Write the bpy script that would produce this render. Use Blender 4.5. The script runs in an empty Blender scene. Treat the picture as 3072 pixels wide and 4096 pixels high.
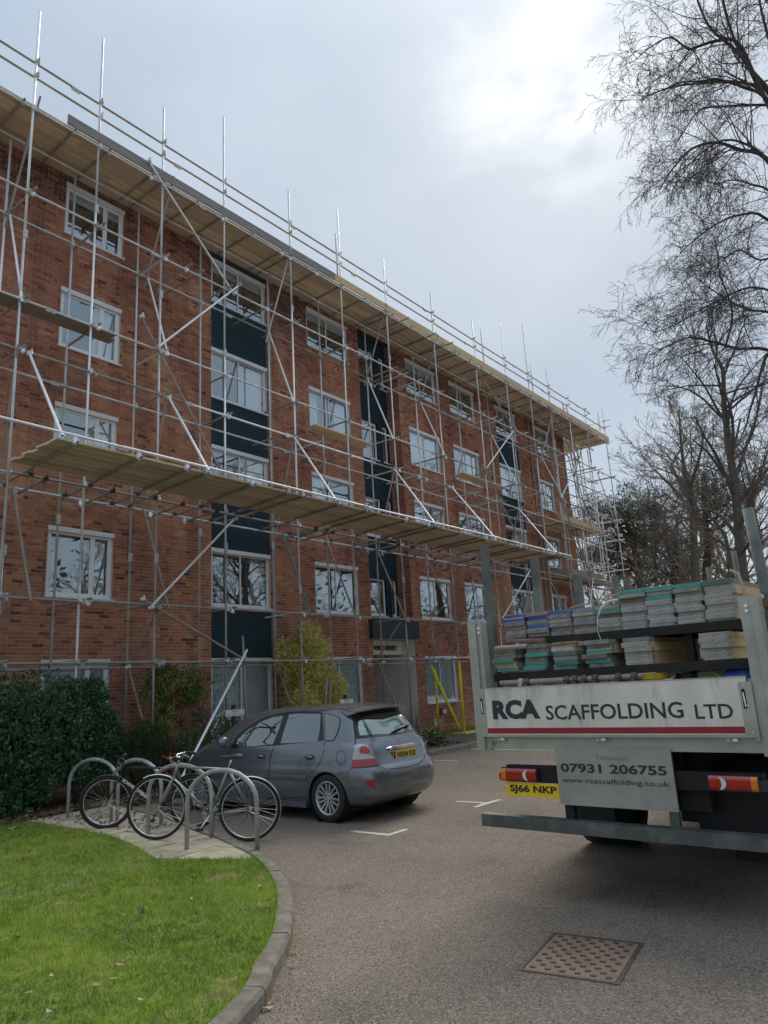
import bpy, bmesh, math, random
import numpy as np
from mathutils import Vector, Matrix
from mathutils.bvhtree import BVHTree

random.seed(7); rng = np.random.default_rng(7)
scene = bpy.context.scene
COL = scene.collection
R = math.radians

# ------------------------------------------------------------------ camera
F_PX, CX, CY, EYE = 2880.0, 1536.0, 2048.0, 1.72
def _n(v):
    v = np.array(v, float); return v / np.linalg.norm(v)
_U = _n([846 - CX, -9960 - CY, F_PX])
_X = _n([3865 - CX, 2605 - CY, F_PX]); _X = _n(_X - _U * (_X @ _U))
_Y = np.cross(_U, _X)
cam_d = bpy.data.cameras.new('camera'); cam = bpy.data.objects.new('camera', cam_d); COL.objects.link(cam)
cam_d.sensor_fit = 'HORIZONTAL'; cam_d.sensor_width = 36.0; cam_d.lens = 36.0 * F_PX / 3072.0
cam_d.clip_start = 0.05; cam_d.clip_end = 1200
rt = Vector((_X[0], _Y[0], _U[0])); up = -Vector((_X[1], _Y[1], _U[1])); bk = -Vector((_X[2], _Y[2], _U[2]))
cam.matrix_world = Matrix(((rt.x, up.x, bk.x, 0), (rt.y, up.y, bk.y, 0), (rt.z, up.z, bk.z, EYE), (0, 0, 0, 1)))
scene.camera = cam

def ray(px, py):
    d = np.array([(px - CX) / F_PX, (py - CY) / F_PX, 1.0]); return np.array([d @ _X, d @ _Y, d @ _U])
def gz(px, py, z=0.0):                      # surveyed point at height z
    r = ray(px, py); t = (z - EYE) / r[2]; return Vector((r[0] * t, r[1] * t, z))
def at(px, py, dist):                       # surveyed point at horizontal distance
    r = ray(px, py); t = dist / math.hypot(r[0], r[1]); return Vector((r[0] * t, r[1] * t, EYE + r[2] * t))

# ------------------------------------------------------------------ light
SUN_DIR = Vector((0.700, 0.258, 0.667)).normalized()
world = bpy.data.worlds.new('World'); scene.world = world; world.use_nodes = True
nt = world.node_tree; nt.nodes.clear()
N = lambda t, **k: _mk(nt, t, **k)
def _mk(tree, t, **k):
    n = tree.nodes.new(t)
    for a, b in k.items():
        if hasattr(n, a): setattr(n, a, b)
    return n
out = N('ShaderNodeOutputWorld'); bg = N('ShaderNodeBackground'); bg.inputs['Strength'].default_value = 0.1
sky = N('ShaderNodeTexSky'); sky.sky_type = 'NISHITA'; sky.sun_disc = False
sky.sun_elevation = math.asin(SUN_DIR.z); sky.sun_rotation = math.atan2(SUN_DIR.x, SUN_DIR.y)
tc = N('ShaderNodeTexCoord')
mp = N('ShaderNodeMapping'); mp.inputs['Scale'].default_value = (1, 1, 2.2)
n1 = N('ShaderNodeTexNoise'); n1.inputs['Scale'].default_value = 1.7; n1.inputs['Detail'].default_value = 7; n1.inputs['Roughness'].default_value = 0.5
n1.inputs['Distortion'].default_value = 0.25
n2 = N('ShaderNodeTexNoise'); n2.inputs['Scale'].default_value = 7.5; n2.inputs['Detail'].default_value = 8; n2.inputs['Roughness'].default_value = 0.5
nt.links.new(tc.outputs['Generated'], mp.inputs['Vector']); nt.links.new(mp.outputs[0], n1.inputs['Vector']); nt.links.new(mp.outputs[0], n2.inputs['Vector'])
cr = N('ShaderNodeValToRGB')
CLOUD = 1.0
cr.color_ramp.elements[0].position = 0.30; cr.color_ramp.elements[0].color = (1.50, 1.85, 2.26, 1)
cr.color_ramp.elements[1].position = 0.72; cr.color_ramp.elements[1].color = (2.10, 2.38, 2.72, 1)
nt.links.new(n1.outputs['Fac'], cr.inputs['Fac'])
# brightness near the hidden sun
dot = N('ShaderNodeVectorMath', operation='DOT_PRODUCT'); dot.inputs[1].default_value = SUN_DIR
nrm = N('ShaderNodeVectorMath', operation='NORMALIZE'); nt.links.new(tc.outputs['Generated'], nrm.inputs[0])
nt.links.new(nrm.outputs[0], dot.inputs[0])
pw = N('ShaderNodeMath', operation='POWER'); mx0 = N('ShaderNodeMath', operation='MAXIMUM'); mx0.inputs[1].default_value = 0.0
nt.links.new(dot.outputs['Value'], mx0.inputs[0]); nt.links.new(mx0.outputs[0], pw.inputs[0]); pw.inputs[1].default_value = 150
mr = N('ShaderNodeMapRange'); mr.inputs['From Min'].default_value = 0.38; mr.inputs['From Max'].default_value = 0.62
mr.inputs['To Min'].default_value = 0.15; mr.inputs['To Max'].default_value = 1.0
nt.links.new(n2.outputs['Fac'], mr.inputs['Value'])
gm = N('ShaderNodeMath', operation='MULTIPLY'); nt.links.new(pw.outputs[0], gm.inputs[0]); nt.links.new(mr.outputs[0], gm.inputs[1])
pw2 = N('ShaderNodeMath', operation='POWER'); nt.links.new(mx0.outputs[0], pw2.inputs[0]); pw2.inputs[1].default_value = 5
gl = N('ShaderNodeMix', data_type='RGBA', blend_type='ADD'); gl.inputs[0].default_value = 1.0
ga = N('ShaderNodeVectorMath', operation='SCALE'); ga.inputs[0].default_value = (1.7, 1.55, 1.3); nt.links.new(gm.outputs[0], ga.inputs['Scale'])
gb = N('ShaderNodeVectorMath', operation='SCALE'); gb.inputs[0].default_value = (0.22, 0.19, 0.13); nt.links.new(pw2.outputs[0], gb.inputs['Scale'])
gs = N('ShaderNodeVectorMath', operation='ADD'); nt.links.new(ga.outputs[0], gs.inputs[0]); nt.links.new(gb.outputs[0], gs.inputs[1])
nt.links.new(cr.outputs['Color'], gl.inputs[6]); nt.links.new(gs.outputs[0], gl.inputs[7])
# overcast skies are brighter overhead than at the horizon (CIE overcast, softened)
sep = N('ShaderNodeSeparateXYZ'); nt.links.new(nrm.outputs[0], sep.inputs[0])
ze = N('ShaderNodeMapRange'); ze.inputs['From Min'].default_value = 0.0; ze.inputs['From Max'].default_value = 1.0
ze.inputs['To Min'].default_value = 1.0; ze.inputs['To Max'].default_value = 1.8
z5 = N('ShaderNodeMath', operation='POWER'); zm = N('ShaderNodeMath', operation='MAXIMUM'); zm.inputs[1].default_value = 0.0; nt.links.new(sep.outputs['Z'], zm.inputs[0]); nt.links.new(zm.outputs[0], z5.inputs[0]); z5.inputs[1].default_value = 4.5; nt.links.new(z5.outputs[0], ze.inputs['Value'])
zs = N('ShaderNodeVectorMath', operation='SCALE'); nt.links.new(gl.outputs[2], zs.inputs[0]); nt.links.new(ze.outputs[0], zs.inputs['Scale'])
mixs = N('ShaderNodeMix', data_type='RGBA'); mixs.inputs[0].default_value = 0.95
nt.links.new(sky.outputs[0], mixs.inputs[6]); nt.links.new(zs.outputs[0], mixs.inputs[7])
nt.links.new(mixs.outputs[2], bg.inputs['Color']); nt.links.new(bg.outputs[0], out.inputs['Surface'])

sl = bpy.data.lights.new('sun', 'SUN'); sl.energy = 1.5; sl.angle = R(45); sl.color = (1.0, 0.93, 0.84)
so = bpy.data.objects.new('sun', sl); COL.objects.link(so); so.rotation_euler = SUN_DIR.to_track_quat('Z', 'Y').to_euler()
scene.view_settings.view_transform = 'Standard'; scene.view_settings.look = 'None'
scene.view_settings.gamma = 1.0; scene.view_settings.use_curve_mapping = False
scene.view_settings.exposure = 1.38
try:
    scene.cycles.max_bounces = 8; scene.cycles.diffuse_bounces = 5; scene.cycles.transparent_max_bounces = 8; scene.cycles.glossy_bounces = 3
except Exception: pass

# ------------------------------------------------------------------ materials
def rgb(h):
    h = h.lstrip('#'); v = [int(h[i:i + 2], 16) / 255 for i in (0, 2, 4)]
    return tuple((c / 12.92 if c <= 0.04045 else ((c + 0.055) / 1.055) ** 2.4) for c in v)
MATS = {}
def mat(name, c1, c2=None, rough=0.6, metal=0.0, scale=6.0, bump=0.0, bscale=60.0, spec=0.5, coat=0.0, detail=5, stretch=None,
        c3=None, c3scale=1.0, c3amt=0.5, rvar=0.0, emit=None, seed=0.0):
    """procedural material: two-colour noise, optional third patch colour, fine bump"""
    if name in MATS: return MATS[name]
    m = bpy.data.materials.new(name); m.use_nodes = True; t = m.node_tree; b = t.nodes['Principled BSDF']
    b.inputs['Roughness'].default_value = rough; b.inputs['Metallic'].default_value = metal
    b.inputs['Specular IOR Level'].default_value = spec
    if coat: b.inputs['Coat Weight'].default_value = coat; b.inputs['Coat Roughness'].default_value = 0.06
    tcn = t.nodes.new('ShaderNodeTexCoord'); mpn = t.nodes.new('ShaderNodeMapping'); mpn.inputs['Location'].default_value = (seed, seed, seed)
    if stretch: mpn.inputs['Scale'].default_value = stretch
    t.links.new(tcn.outputs['Object'], mpn.inputs['Vector'])
    if c2 is None: c2 = tuple(x * 0.8 for x in c1)
    nz = t.nodes.new('ShaderNodeTexNoise'); nz.inputs['Scale'].default_value = scale; nz.inputs['Detail'].default_value = detail
    t.links.new(mpn.outputs[0], nz.inputs['Vector'])
    rp = t.nodes.new('ShaderNodeMapRange'); rp.inputs['From Min'].default_value = 0.32; rp.inputs['From Max'].default_value = 0.68
    t.links.new(nz.outputs['Fac'], rp.inputs['Value'])
    mx = t.nodes.new('ShaderNodeMix'); mx.data_type = 'RGBA'; mx.inputs[6].default_value = (*c1, 1); mx.inputs[7].default_value = (*c2, 1)
    t.links.new(rp.outputs[0], mx.inputs[0]); last = mx.outputs[2]
    if c3 is not None:
        n3 = t.nodes.new('ShaderNodeTexNoise'); n3.inputs['Scale'].default_value = c3scale; n3.inputs['Detail'].default_value = 6; n3.inputs['Roughness'].default_value = 0.65
        t.links.new(mpn.outputs[0], n3.inputs['Vector'])
        r3 = t.nodes.new('ShaderNodeMapRange'); r3.inputs['From Min'].default_value = 0.52; r3.inputs['From Max'].default_value = 0.66; r3.inputs['To Max'].default_value = c3amt
        t.links.new(n3.outputs['Fac'], r3.inputs['Value'])
        m3 = t.nodes.new('ShaderNodeMix'); m3.data_type = 'RGBA'; t.links.new(r3.outputs[0], m3.inputs[0]); t.links.new(last, m3.inputs[6])
        m3.inputs[7].default_value = (*c3, 1); last = m3.outputs[2]
    t.links.new(last, b.inputs['Base Color'])
    if rvar:
        rr = t.nodes.new('ShaderNodeMapRange'); rr.inputs['To Min'].default_value = rough - rvar; rr.inputs['To Max'].default_value = rough + rvar
        t.links.new(nz.outputs['Fac'], rr.inputs['Value']); t.links.new(rr.outputs[0], b.inputs['Roughness'])
    if bump:
        nb = t.nodes.new('ShaderNodeTexNoise'); nb.inputs['Scale'].default_value = bscale; nb.inputs['Detail'].default_value = 4
        t.links.new(mpn.outputs[0], nb.inputs['Vector'])
        bp = t.nodes.new('ShaderNodeBump'); bp.inputs['Strength'].default_value = bump; bp.inputs['Distance'].default_value = 0.01
        t.links.new(nb.outputs['Fac'], bp.inputs['Height']); t.links.new(bp.outputs[0], b.inputs['Normal'])
    MATS[name] = m; return m

def attr_mat(name, ramp, rough=0.85, bump=0.4, bscale=90, spec=0.3, noise=0.25, nscale=30, trans=0.0, streak=0.0):
    """colour read from the per-piece 'tone' attribute (0..1), each piece keeps its own colour"""
    if name in MATS: return MATS[name]
    m = bpy.data.materials.new(name); m.use_nodes = True; t = m.node_tree; b = t.nodes['Principled BSDF']
    b.inputs['Roughness'].default_value = rough; b.inputs['Specular IOR Level'].default_value = spec
    a = t.nodes.new('ShaderNodeAttribute'); a.attribute_name = 'tone'
    c = t.nodes.new('ShaderNodeValToRGB'); els = c.color_ramp.elements
    while len(els) < len(ramp): els.new(0.5)
    for e, (p, col) in zip(els, ramp): e.position = p; e.color = (*col, 1)
    t.links.new(a.outputs['Fac'], c.inputs['Fac'])
    tcn = t.nodes.new('ShaderNodeTexCoord'); nz = t.nodes.new('ShaderNodeTexNoise'); nz.inputs['Scale'].default_value = nscale; nz.inputs['Detail'].default_value = 6
    t.links.new(tcn.outputs['Object'], nz.inputs['Vector'])
    mr = t.nodes.new('ShaderNodeMapRange'); mr.inputs['To Min'].default_value = 1 - noise; mr.inputs['To Max'].default_value = 1 + noise
    t.links.new(nz.outputs['Fac'], mr.inputs['Value'])
    vm = t.nodes.new('ShaderNodeVectorMath'); vm.operation = 'SCALE'; t.links.new(c.outputs['Color'], vm.inputs[0]); t.links.new(mr.outputs[0], vm.inputs['Scale'])
    if streak:
        ms_ = t.nodes.new('ShaderNodeMapping'); ms_.inputs['Scale'].default_value = (1.3, 1.3, 0.16); t.links.new(tcn.outputs['Object'], ms_.inputs['Vector'])
        n5 = t.nodes.new('ShaderNodeTexNoise'); n5.inputs['Scale'].default_value = 1.6; n5.inputs['Detail'].default_value = 7; n5.inputs['Roughness'].default_value = 0.65; t.links.new(ms_.outputs[0], n5.inputs['Vector'])
        r5 = t.nodes.new('ShaderNodeMapRange'); r5.inputs['From Min'].default_value = 0.38; r5.inputs['From Max'].default_value = 0.66; r5.inputs['To Min'].default_value = 1 + streak * .5; r5.inputs['To Max'].default_value = 1 - streak; t.links.new(n5.outputs['Fac'], r5.inputs['Value'])
        v5 = t.nodes.new('ShaderNodeVectorMath'); v5.operation = 'SCALE'; t.links.new(vm.outputs[0], v5.inputs[0]); t.links.new(r5.outputs[0], v5.inputs['Scale']); vm = v5
    t.links.new(vm.outputs[0], b.inputs['Base Color'])
    if trans:
        b.inputs['Transmission Weight'].default_value = 0.0
        tl = t.nodes.new('ShaderNodeBsdfTranslucent'); t.links.new(vm.outputs[0], tl.inputs['Color'])
        ms = t.nodes.new('ShaderNodeMixShader'); ms.inputs[0].default_value = trans
        o = t.nodes['Material Output']; t.links.new(b.outputs[0], ms.inputs[1]); t.links.new(tl.outputs[0], ms.inputs[2]); t.links.new(ms.outputs[0], o.inputs['Surface'])
    if bump:
        nb = t.nodes.new('ShaderNodeTexNoise'); nb.inputs['Scale'].default_value = bscale; t.links.new(tcn.outputs['Object'], nb.inputs['Vector'])
        bp = t.nodes.new('ShaderNodeBump'); bp.inputs['Strength'].default_value = bump; bp.inputs['Distance'].default_value = 0.006
        t.links.new(nb.outputs['Fac'], bp.inputs['Height']); t.links.new(bp.outputs[0], b.inputs['Normal'])
    MATS[name] = m; return m

def glass_mat(name, tint=(0.6, 0.68, 0.7), base=0.12, boost=2.2, rough=0.015, gcol=(0.92, 0.95, 0.97)):
    if name in MATS: return MATS[name]
    m = bpy.data.materials.new(name); m.use_nodes = True; t = m.node_tree; t.nodes.clear()
    o = t.nodes.new('ShaderNodeOutputMaterial'); g = t.nodes.new('ShaderNodeBsdfGlossy'); g.inputs['Roughness'].default_value = rough; g.inputs['Color'].default_value = (*gcol, 1)
    tr = t.nodes.new('ShaderNodeBsdfTransparent'); tr.inputs['Color'].default_value = (*tint, 1)
    fr = t.nodes.new('ShaderNodeFresnel'); ge = t.nodes.new('ShaderNodeNewGeometry'); im = t.nodes.new('ShaderNodeMapRange'); im.inputs['To Min'].default_value = 1.52; im.inputs['To Max'].default_value = 1 / 1.52; t.links.new(ge.outputs['Backfacing'], im.inputs['Value']); t.links.new(im.outputs[0], fr.inputs['IOR'])
    ma = t.nodes.new('ShaderNodeMath'); ma.operation = 'MULTIPLY_ADD'; ma.inputs[1].default_value = boost; ma.inputs[2].default_value = base; ma.use_clamp = True
    t.links.new(fr.outputs[0], ma.inputs[0])
    tcn = t.nodes.new('ShaderNodeTexCoord'); nz = t.nodes.new('ShaderNodeTexNoise'); nz.inputs['Scale'].default_value = 2.2; nz.inputs['Detail'].default_value = 1
    t.links.new(tcn.outputs['Object'], nz.inputs['Vector'])
    bp = t.nodes.new('ShaderNodeBump'); bp.inputs['Strength'].default_value = 0.06; bp.inputs['Distance'].default_value = 0.02
    t.links.new(nz.outputs['Fac'], bp.inputs['Height']); t.links.new(bp.outputs[0], g.inputs['Normal'])
    ms = t.nodes.new('ShaderNodeMixShader'); t.links.new(ma.outputs[0], ms.inputs[0]); t.links.new(tr.outputs[0], ms.inputs[1]); t.links.new(g.outputs[0], ms.inputs[2])
    t.links.new(ms.outputs[0], o.inputs['Surface']); MATS[name] = m; return m

# ------------------------------------------------------------------ mesh building
class MB:
    def __init__(s): s.v = []; s.f = []; s.m = []; s.mats = []; s.tone = None
    def mi(s, m):
        if m is None: return 0
        if m not in s.mats: s.mats.append(m)
        return s.mats.index(m)
    def add(s, vs, fs, m=None):
        k = len(s.v); s.v += [tuple(v) for v in vs]; s.f += [tuple(i + k for i in f) for f in fs]; s.m += [s.mi(m)] * len(fs); return s
    def box(s, a, b, m=None, M=None):
        x0, y0, z0 = a; x1, y1, z1 = b
        vs = [Vector(p) for p in ((x0, y0, z0), (x1, y0, z0), (x1, y1, z0), (x0, y1, z0), (x0, y0, z1), (x1, y0, z1), (x1, y1, z1), (x0, y1, z1))]
        if M is not None: vs = [M @ v for v in vs]
        return s.add(vs, [(0, 3, 2, 1), (4, 5, 6, 7), (0, 1, 5, 4), (1, 2, 6, 5), (2, 3, 7, 6), (3, 0, 4, 7)], m)
    def cbox(s, c, size, m=None, M=None):
        return s.box([c[i] - size[i] / 2 for i in range(3)], [c[i] + size[i] / 2 for i in range(3)], m, M)
    def quad(s, a, b, c, d, m=None): return s.add([a, b, c, d], [(0, 1, 2, 3)], m)
    def tube(s, p0, p1, r, n=8, m=None, r1=None, caps=True):
        return s.path([p0, p1], [r, r if r1 is None else r1], n, m, caps)
    def path(s, pts, rad, n=8, m=None, caps=True, closed=False):
        P = np.array([tuple(p) for p in pts], float); k = len(P)
        if not hasattr(rad, '__len__'): rad = [rad] * k
        if closed: T = np.roll(P, -1, 0) - np.roll(P, 1, 0)
        else:
            T = np.empty_like(P); T[1:-1] = P[2:] - P[:-2]; T[0] = P[1] - P[0]; T[-1] = P[-1] - P[-2]
        T /= (np.linalg.norm(T, axis=1)[:, None] + 1e-12)
        ref = np.array([0, 0, 1.0]) if abs(T[0][2]) < 0.9 else np.array([1.0, 0, 0])
        A = np.empty_like(P); a = np.cross(T[0], ref); a /= np.linalg.norm(a)
        for i in range(k):
            a = a - T[i] * (a @ T[i]); l = np.linalg.norm(a)
            a = a / l if l > 1e-9 else np.cross(T[i], ref); A[i] = a
        B = np.cross(T, A); ang = np.arange(n) * 2 * math.pi / n
        rr = np.array(rad)[:, None, None]
        V = P[:, None, :] + rr * (np.cos(ang)[None, :, None] * A[:, None, :] + np.sin(ang)[None, :, None] * B[:, None, :])
        V = V.reshape(-1, 3).tolist(); F = []
        seg = k if closed else k - 1
        for i in range(seg):
            i2 = (i + 1) % k
            for j in range(n):
                j2 = (j + 1) % n; F.append((i * n + j, i * n + j2, i2 * n + j2, i2 * n + j))
        if caps and not closed:
            F.append(tuple(reversed(range(n)))); F.append(tuple((k - 1) * n + j for j in range(n)))
        return s.add(V, F, m)
    def disc_prism(s, c, axis, r, t, n=20, m=None, r1=None):
        a = Vector(axis).normalized() * t / 2; c = Vector(c); return s.tube(c - a, c + a, r, n, m, r1)
    def prism(s, poly, p0, ax, ay, th, m=None):
        """2D polygon (CCW) in frame p0,ax,ay extruded by th along ax x ay"""
        ax, ay, p0 = Vector(ax), Vector(ay), Vector(p0); nn = ax.cross(ay).normalized() * th; k = len(poly)
        lo = [p0 + ax * x + ay * y for x, y in poly]; hi = [p + nn for p in lo]
        F = [tuple(reversed(range(k))), tuple(range(k, 2 * k))] + [(i, (i + 1) % k, k + (i + 1) % k, k + i) for i in range(k)]
        return s.add(lo + hi, F, m)
    def merge(s, o, M=None):
        k = len(s.v); s.v += [tuple(M @ Vector(v)) if M is not None else v for v in o.v]
        s.f += [tuple(i + k for i in f) for f in o.f]; s.m += [s.mi(o.mats[i]) if o.mats else 0 for i in o.m]; return s
    def mesh(s, name, m=None, smooth=False):
        me = bpy.data.meshes.new(name); me.from_pydata(s.v, [], s.f)
        ms = s.mats if s.mats else ([m] if m else [])
        for q in ms: me.materials.append(q)
        if len(ms) > 1: me.polygons.foreach_set('material_index', s.m)
        if smooth: me.polygons.foreach_set('use_smooth', [True] * len(me.polygons))
        me.update(); return me
    def build(s, name, m=None, parent=None, smooth=False, loc=None): return link(name, s.mesh(name, m, smooth), parent, loc)

def link(name, me, parent=None, loc=None):
    o = bpy.data.objects.new(name, me); COL.objects.link(o)
    if parent is not None: o.parent = parent
    if loc is not None: o.location = loc
    return o
def tag(o, label=None, cat=None, group=None, kind=None):
    if label: o['label'] = label
    if cat: o['category'] = cat
    if group: o['group'] = group
    if kind: o['kind'] = kind
    return o
def thing(name, label, cat, loc=(0, 0, 0), rotz=0.0, group=None):
    o = bpy.data.objects.new(name, None); COL.objects.link(o); o.location = loc; o.rotation_euler = (0, 0, rotz)
    o.empty_display_size = 0.2
    return tag(o, label, cat, group)
def raw_mesh(name, V, Fq, m, tone=None, smooth=False):
    """fast mesh from numpy arrays; Fq (n,k) all same size; tone per vertex"""
    me = bpy.data.meshes.new(name); V = np.asarray(V, np.float32); Fq = np.asarray(Fq, np.int32); nf, k = Fq.shape
    me.vertices.add(len(V)); me.vertices.foreach_set('co', V.ravel())
    me.loops.add(nf * k); me.loops.foreach_set('vertex_index', Fq.ravel())
    me.polygons.add(nf); me.polygons.foreach_set('loop_start', np.arange(nf, dtype=np.int32) * k)
    try: me.polygons.foreach_set('loop_total', np.full(nf, k, np.int32))
    except Exception: pass
    me.polygons.foreach_set('use_smooth', np.full(nf, bool(smooth)))
    me.materials.append(m); me.update(calc_edges=True)
    if tone is not None:
        a = me.attributes.new('tone', 'FLOAT', 'POINT'); a.data.foreach_set('value', np.asarray(tone, np.float32))
    return me
def text_mb(s, w=None, h=None, depth=0.002, bold=0.0, align='CENTER', spacing=1.0):
    """lettering as a mesh builder in its own XY plane, fitted to width w and/or height h, centred at origin"""
    cu = bpy.data.curves.new('t', 'FONT'); cu.body = s; cu.size = 1.0; cu.extrude = 0.01; cu.offset = bold; cu.space_character = spacing
    cu.resolution_u = 3
    o = bpy.data.objects.new('t', cu); COL.objects.link(o); dg = bpy.context.evaluated_depsgraph_get(); dg.update()
    me = bpy.data.meshes.new_from_object(o.evaluated_get(dg)); v = np.array([tuple(p.co) for p in me.vertices]); fs = [tuple(p.vertices) for p in me.polygons]
    bpy.data.objects.remove(o); bpy.data.curves.remove(cu); bpy.data.meshes.remove(me)
    lo, hi = v.min(0), v.max(0); c = (lo + hi) / 2; v = v - c; sz = hi - lo
    sx = (w / sz[0]) if w else None; sy = (h / sz[1]) if h else None
    if sx is None: sx = sy
    if sy is None: sy = sx
    v *= np.array([sx, sy, depth / sz[2]]); v[:, 2] += depth / 2
    mb = MB(); mb.add(v.tolist(), fs); return mb
def frame(o, right, upv):
    """matrix whose X is right, Y is up and Z their cross product"""
    r = Vector(right).normalized(); u = Vector(upv).normalized(); n = r.cross(u); o = Vector(o)
    return Matrix(((r.x, u.x, n.x, o.x), (r.y, u.y, n.y, o.y), (r.z, u.z, n.z, o.z), (0, 0, 0, 1)))

M_GALV = mat('galvanised_tube', (0.70, 0.73, 0.74), (0.55, 0.57, 0.58), rough=0.45, metal=0.25, scale=3, rvar=0.08, c3=(0.38, 0.37, 0.35), c3scale=1.2, c3amt=0.5)
M_GALV_D = mat('weathered_tube', (0.38, 0.35, 0.325), (0.27, 0.245, 0.22), rough=0.6, metal=0.1, scale=3, c3=(0.24, 0.16, 0.11), c3scale=1.2, c3amt=0.6)
M_GALV_B = mat('bright_tube', (0.92, 0.95, 0.97), (0.80, 0.83, 0.86), rough=0.35, metal=0.25, scale=3)
M_TEAL_T = mat('teal_painted_tube', (0.05, 0.30, 0.28), (0.10, 0.22, 0.20), rough=0.5, metal=0.1, scale=12)
M_COUP = mat('coupler_steel', (0.60, 0.61, 0.60), (0.34, 0.33, 0.31), rough=0.45, metal=0.35, scale=30, bump=0.2, bscale=90)
M_COUP_D = mat('dark_coupler', (0.08, 0.075, 0.07), (0.15, 0.12, 0.09), rough=0.6, metal=0.4, scale=20)
M_WOOD = mat('pine_board', (0.80, 0.66, 0.47), (0.66, 0.53, 0.37), rough=0.75, scale=7, stretch=(0.35, 5, 5), bump=0.25, bscale=40, c3=(0.48, 0.36, 0.25), c3scale=1.2, c3amt=0.6)
M_WOOD2 = mat('pine_board_brown', (0.68, 0.53, 0.38), (0.54, 0.42, 0.30), rough=0.8, scale=7, stretch=(0.35, 5, 5), bump=0.25, bscale=40, c3=(0.42, 0.32, 0.23), c3scale=1.2, c3amt=0.6, seed=5)
M_WOOD_N = mat('new_pine_board', (0.66, 0.50, 0.28), (0.56, 0.40, 0.21), rough=0.7, scale=5, stretch=(0.4, 6, 6), bump=0.2, bscale=40)
M_WOOD_W = mat('weathered_board', (0.34, 0.31, 0.27), (0.20, 0.18, 0.16), rough=0.9, scale=9, stretch=(0.3, 6, 6), bump=0.4, bscale=50, c3=(0.33, 0.30, 0.26), c3scale=2, c3amt=0.6)
M_BLACK = mat('black_rubber', (0.014, 0.014, 0.015), (0.024, 0.023, 0.023), rough=0.75, scale=20, bump=0.2, bscale=60)
M_BLACKP = mat('black_plastic', (0.02, 0.021, 0.023), (0.03, 0.03, 0.032), rough=0.45, scale=10)
M_WHITE = mat('white_paint', (0.74, 0.73, 0.68), (0.55, 0.54, 0.50), rough=0.7, scale=12, bump=0.2)
# ================================================================== ground
def ground_mat(name, c1, c2, c3, speck=180, bump=0.5, dark=(0.03, 0.028, 0.026), light=(0.35, 0.33, 0.30), stains=False):
    m = bpy.data.materials.new(name); m.use_nodes = True; t = m.node_tree; b = t.nodes['Principled BSDF']; b.inputs['Roughness'].default_value = 0.92
    b.inputs['Specular IOR Level'].default_value = 0.25
    tcn = t.nodes.new('ShaderNodeTexCoord'); O = tcn.outputs['Object']; L = t.links.new
    def noise(sc, det=4, ro=0.55):
        n = t.nodes.new('ShaderNodeTexNoise'); n.inputs['Scale'].default_value = sc; n.inputs['Detail'].default_value = det; n.inputs['Roughness'].default_value = ro; L(O, n.inputs['Vector']); return n.outputs['Fac']
    def mr(v, a, b_, lo=0.0, hi=1.0):
        n = t.nodes.new('ShaderNodeMapRange'); n.inputs['From Min'].default_value = a; n.inputs['From Max'].default_value = b_; n.inputs['To Min'].default_value = lo; n.inputs['To Max'].default_value = hi; L(v, n.inputs['Value']); return n.outputs[0]
    def mix(f, a, b_):
        n = t.nodes.new('ShaderNodeMix'); n.data_type = 'RGBA'; L(f, n.inputs[0])
        for i, q in ((6, a), (7, b_)):
            if isinstance(q, tuple): n.inputs[i].default_value = (*q, 1)
            else: L(q, n.inputs[i])
        return n.outputs[2]
    base = mix(mr(noise(0.55, 6, 0.6), 0.35, 0.65), c1, c2)
    base = mix(mr(noise(0.23, 4), 0.52, 0.68, 0, 0.75), base, c3)
    if stains:
        base = mix(mr(noise(1.1, 7, 0.7), 0.56, 0.68, 0, 0.6), base, tuple(v * 0.5 for v in c2))
        base = mix(mr(noise(3.7, 5, 0.6), 0.60, 0.70, 0, 0.35), base, tuple(v * 1.35 for v in c1))
        vc = t.nodes.new('ShaderNodeTexVoronoi'); vc.feature = 'DISTANCE_TO_EDGE'; vc.inputs['Scale'].default_value = 0.42; nw = t.nodes.new('ShaderNodeTexNoise'); nw.inputs['Scale'].default_value = 2.5; nw.inputs['Detail'].default_value = 6; L(O, nw.inputs['Vector'])
        wv = t.nodes.new('ShaderNodeMix'); wv.data_type = 'RGBA'; wv.blend_type = 'LINEAR_LIGHT'; wv.inputs[0].default_value = 0.35; L(O, wv.inputs[6]); L(nw.outputs['Color'], wv.inputs[7]); L(wv.outputs[2], vc.inputs['Vector'])
        base = mix(mr(vc.outputs['Distance'], 0.004, 0.0, 0, 0.35), base, tuple(v * 0.3 for v in c2))
    vo = t.nodes.new('ShaderNodeTexVoronoi'); vo.inputs['Scale'].default_value = speck; L(O, vo.inputs['Vector'])
    sp = t.nodes.new('ShaderNodeSeparateColor'); L(vo.outputs['Color'], sp.inputs[0])
    base = mix(mr(sp.outputs[0], 0.66, 0.86, 0, 0.7), base, light)
    base = mix(mr(sp.outputs[1], 0.6, 0.85, 0, 0.65), base, dark)
    L(base, b.inputs['Base Color'])
    bp = t.nodes.new('ShaderNodeBump'); bp.inputs['Strength'].default_value = bump; bp.inputs['Distance'].default_value = 0.008
    ad = t.nodes.new('ShaderNodeMath'); ad.operation = 'ADD'; L(vo.outputs['Distance'], ad.inputs[0]); L(noise(60, 3), ad.inputs[1]); L(ad.outputs[0], bp.inputs['Height']); L(bp.outputs[0], b.inputs['Normal'])
    MATS[name] = m; return m
M_ASPH = ground_mat('asphalt', (0.255, 0.205, 0.160), (0.190, 0.155, 0.123), (0.29, 0.225, 0.160), speck=120, bump=0.8, light=(0.36, 0.325, 0.28), stains=True)
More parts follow.
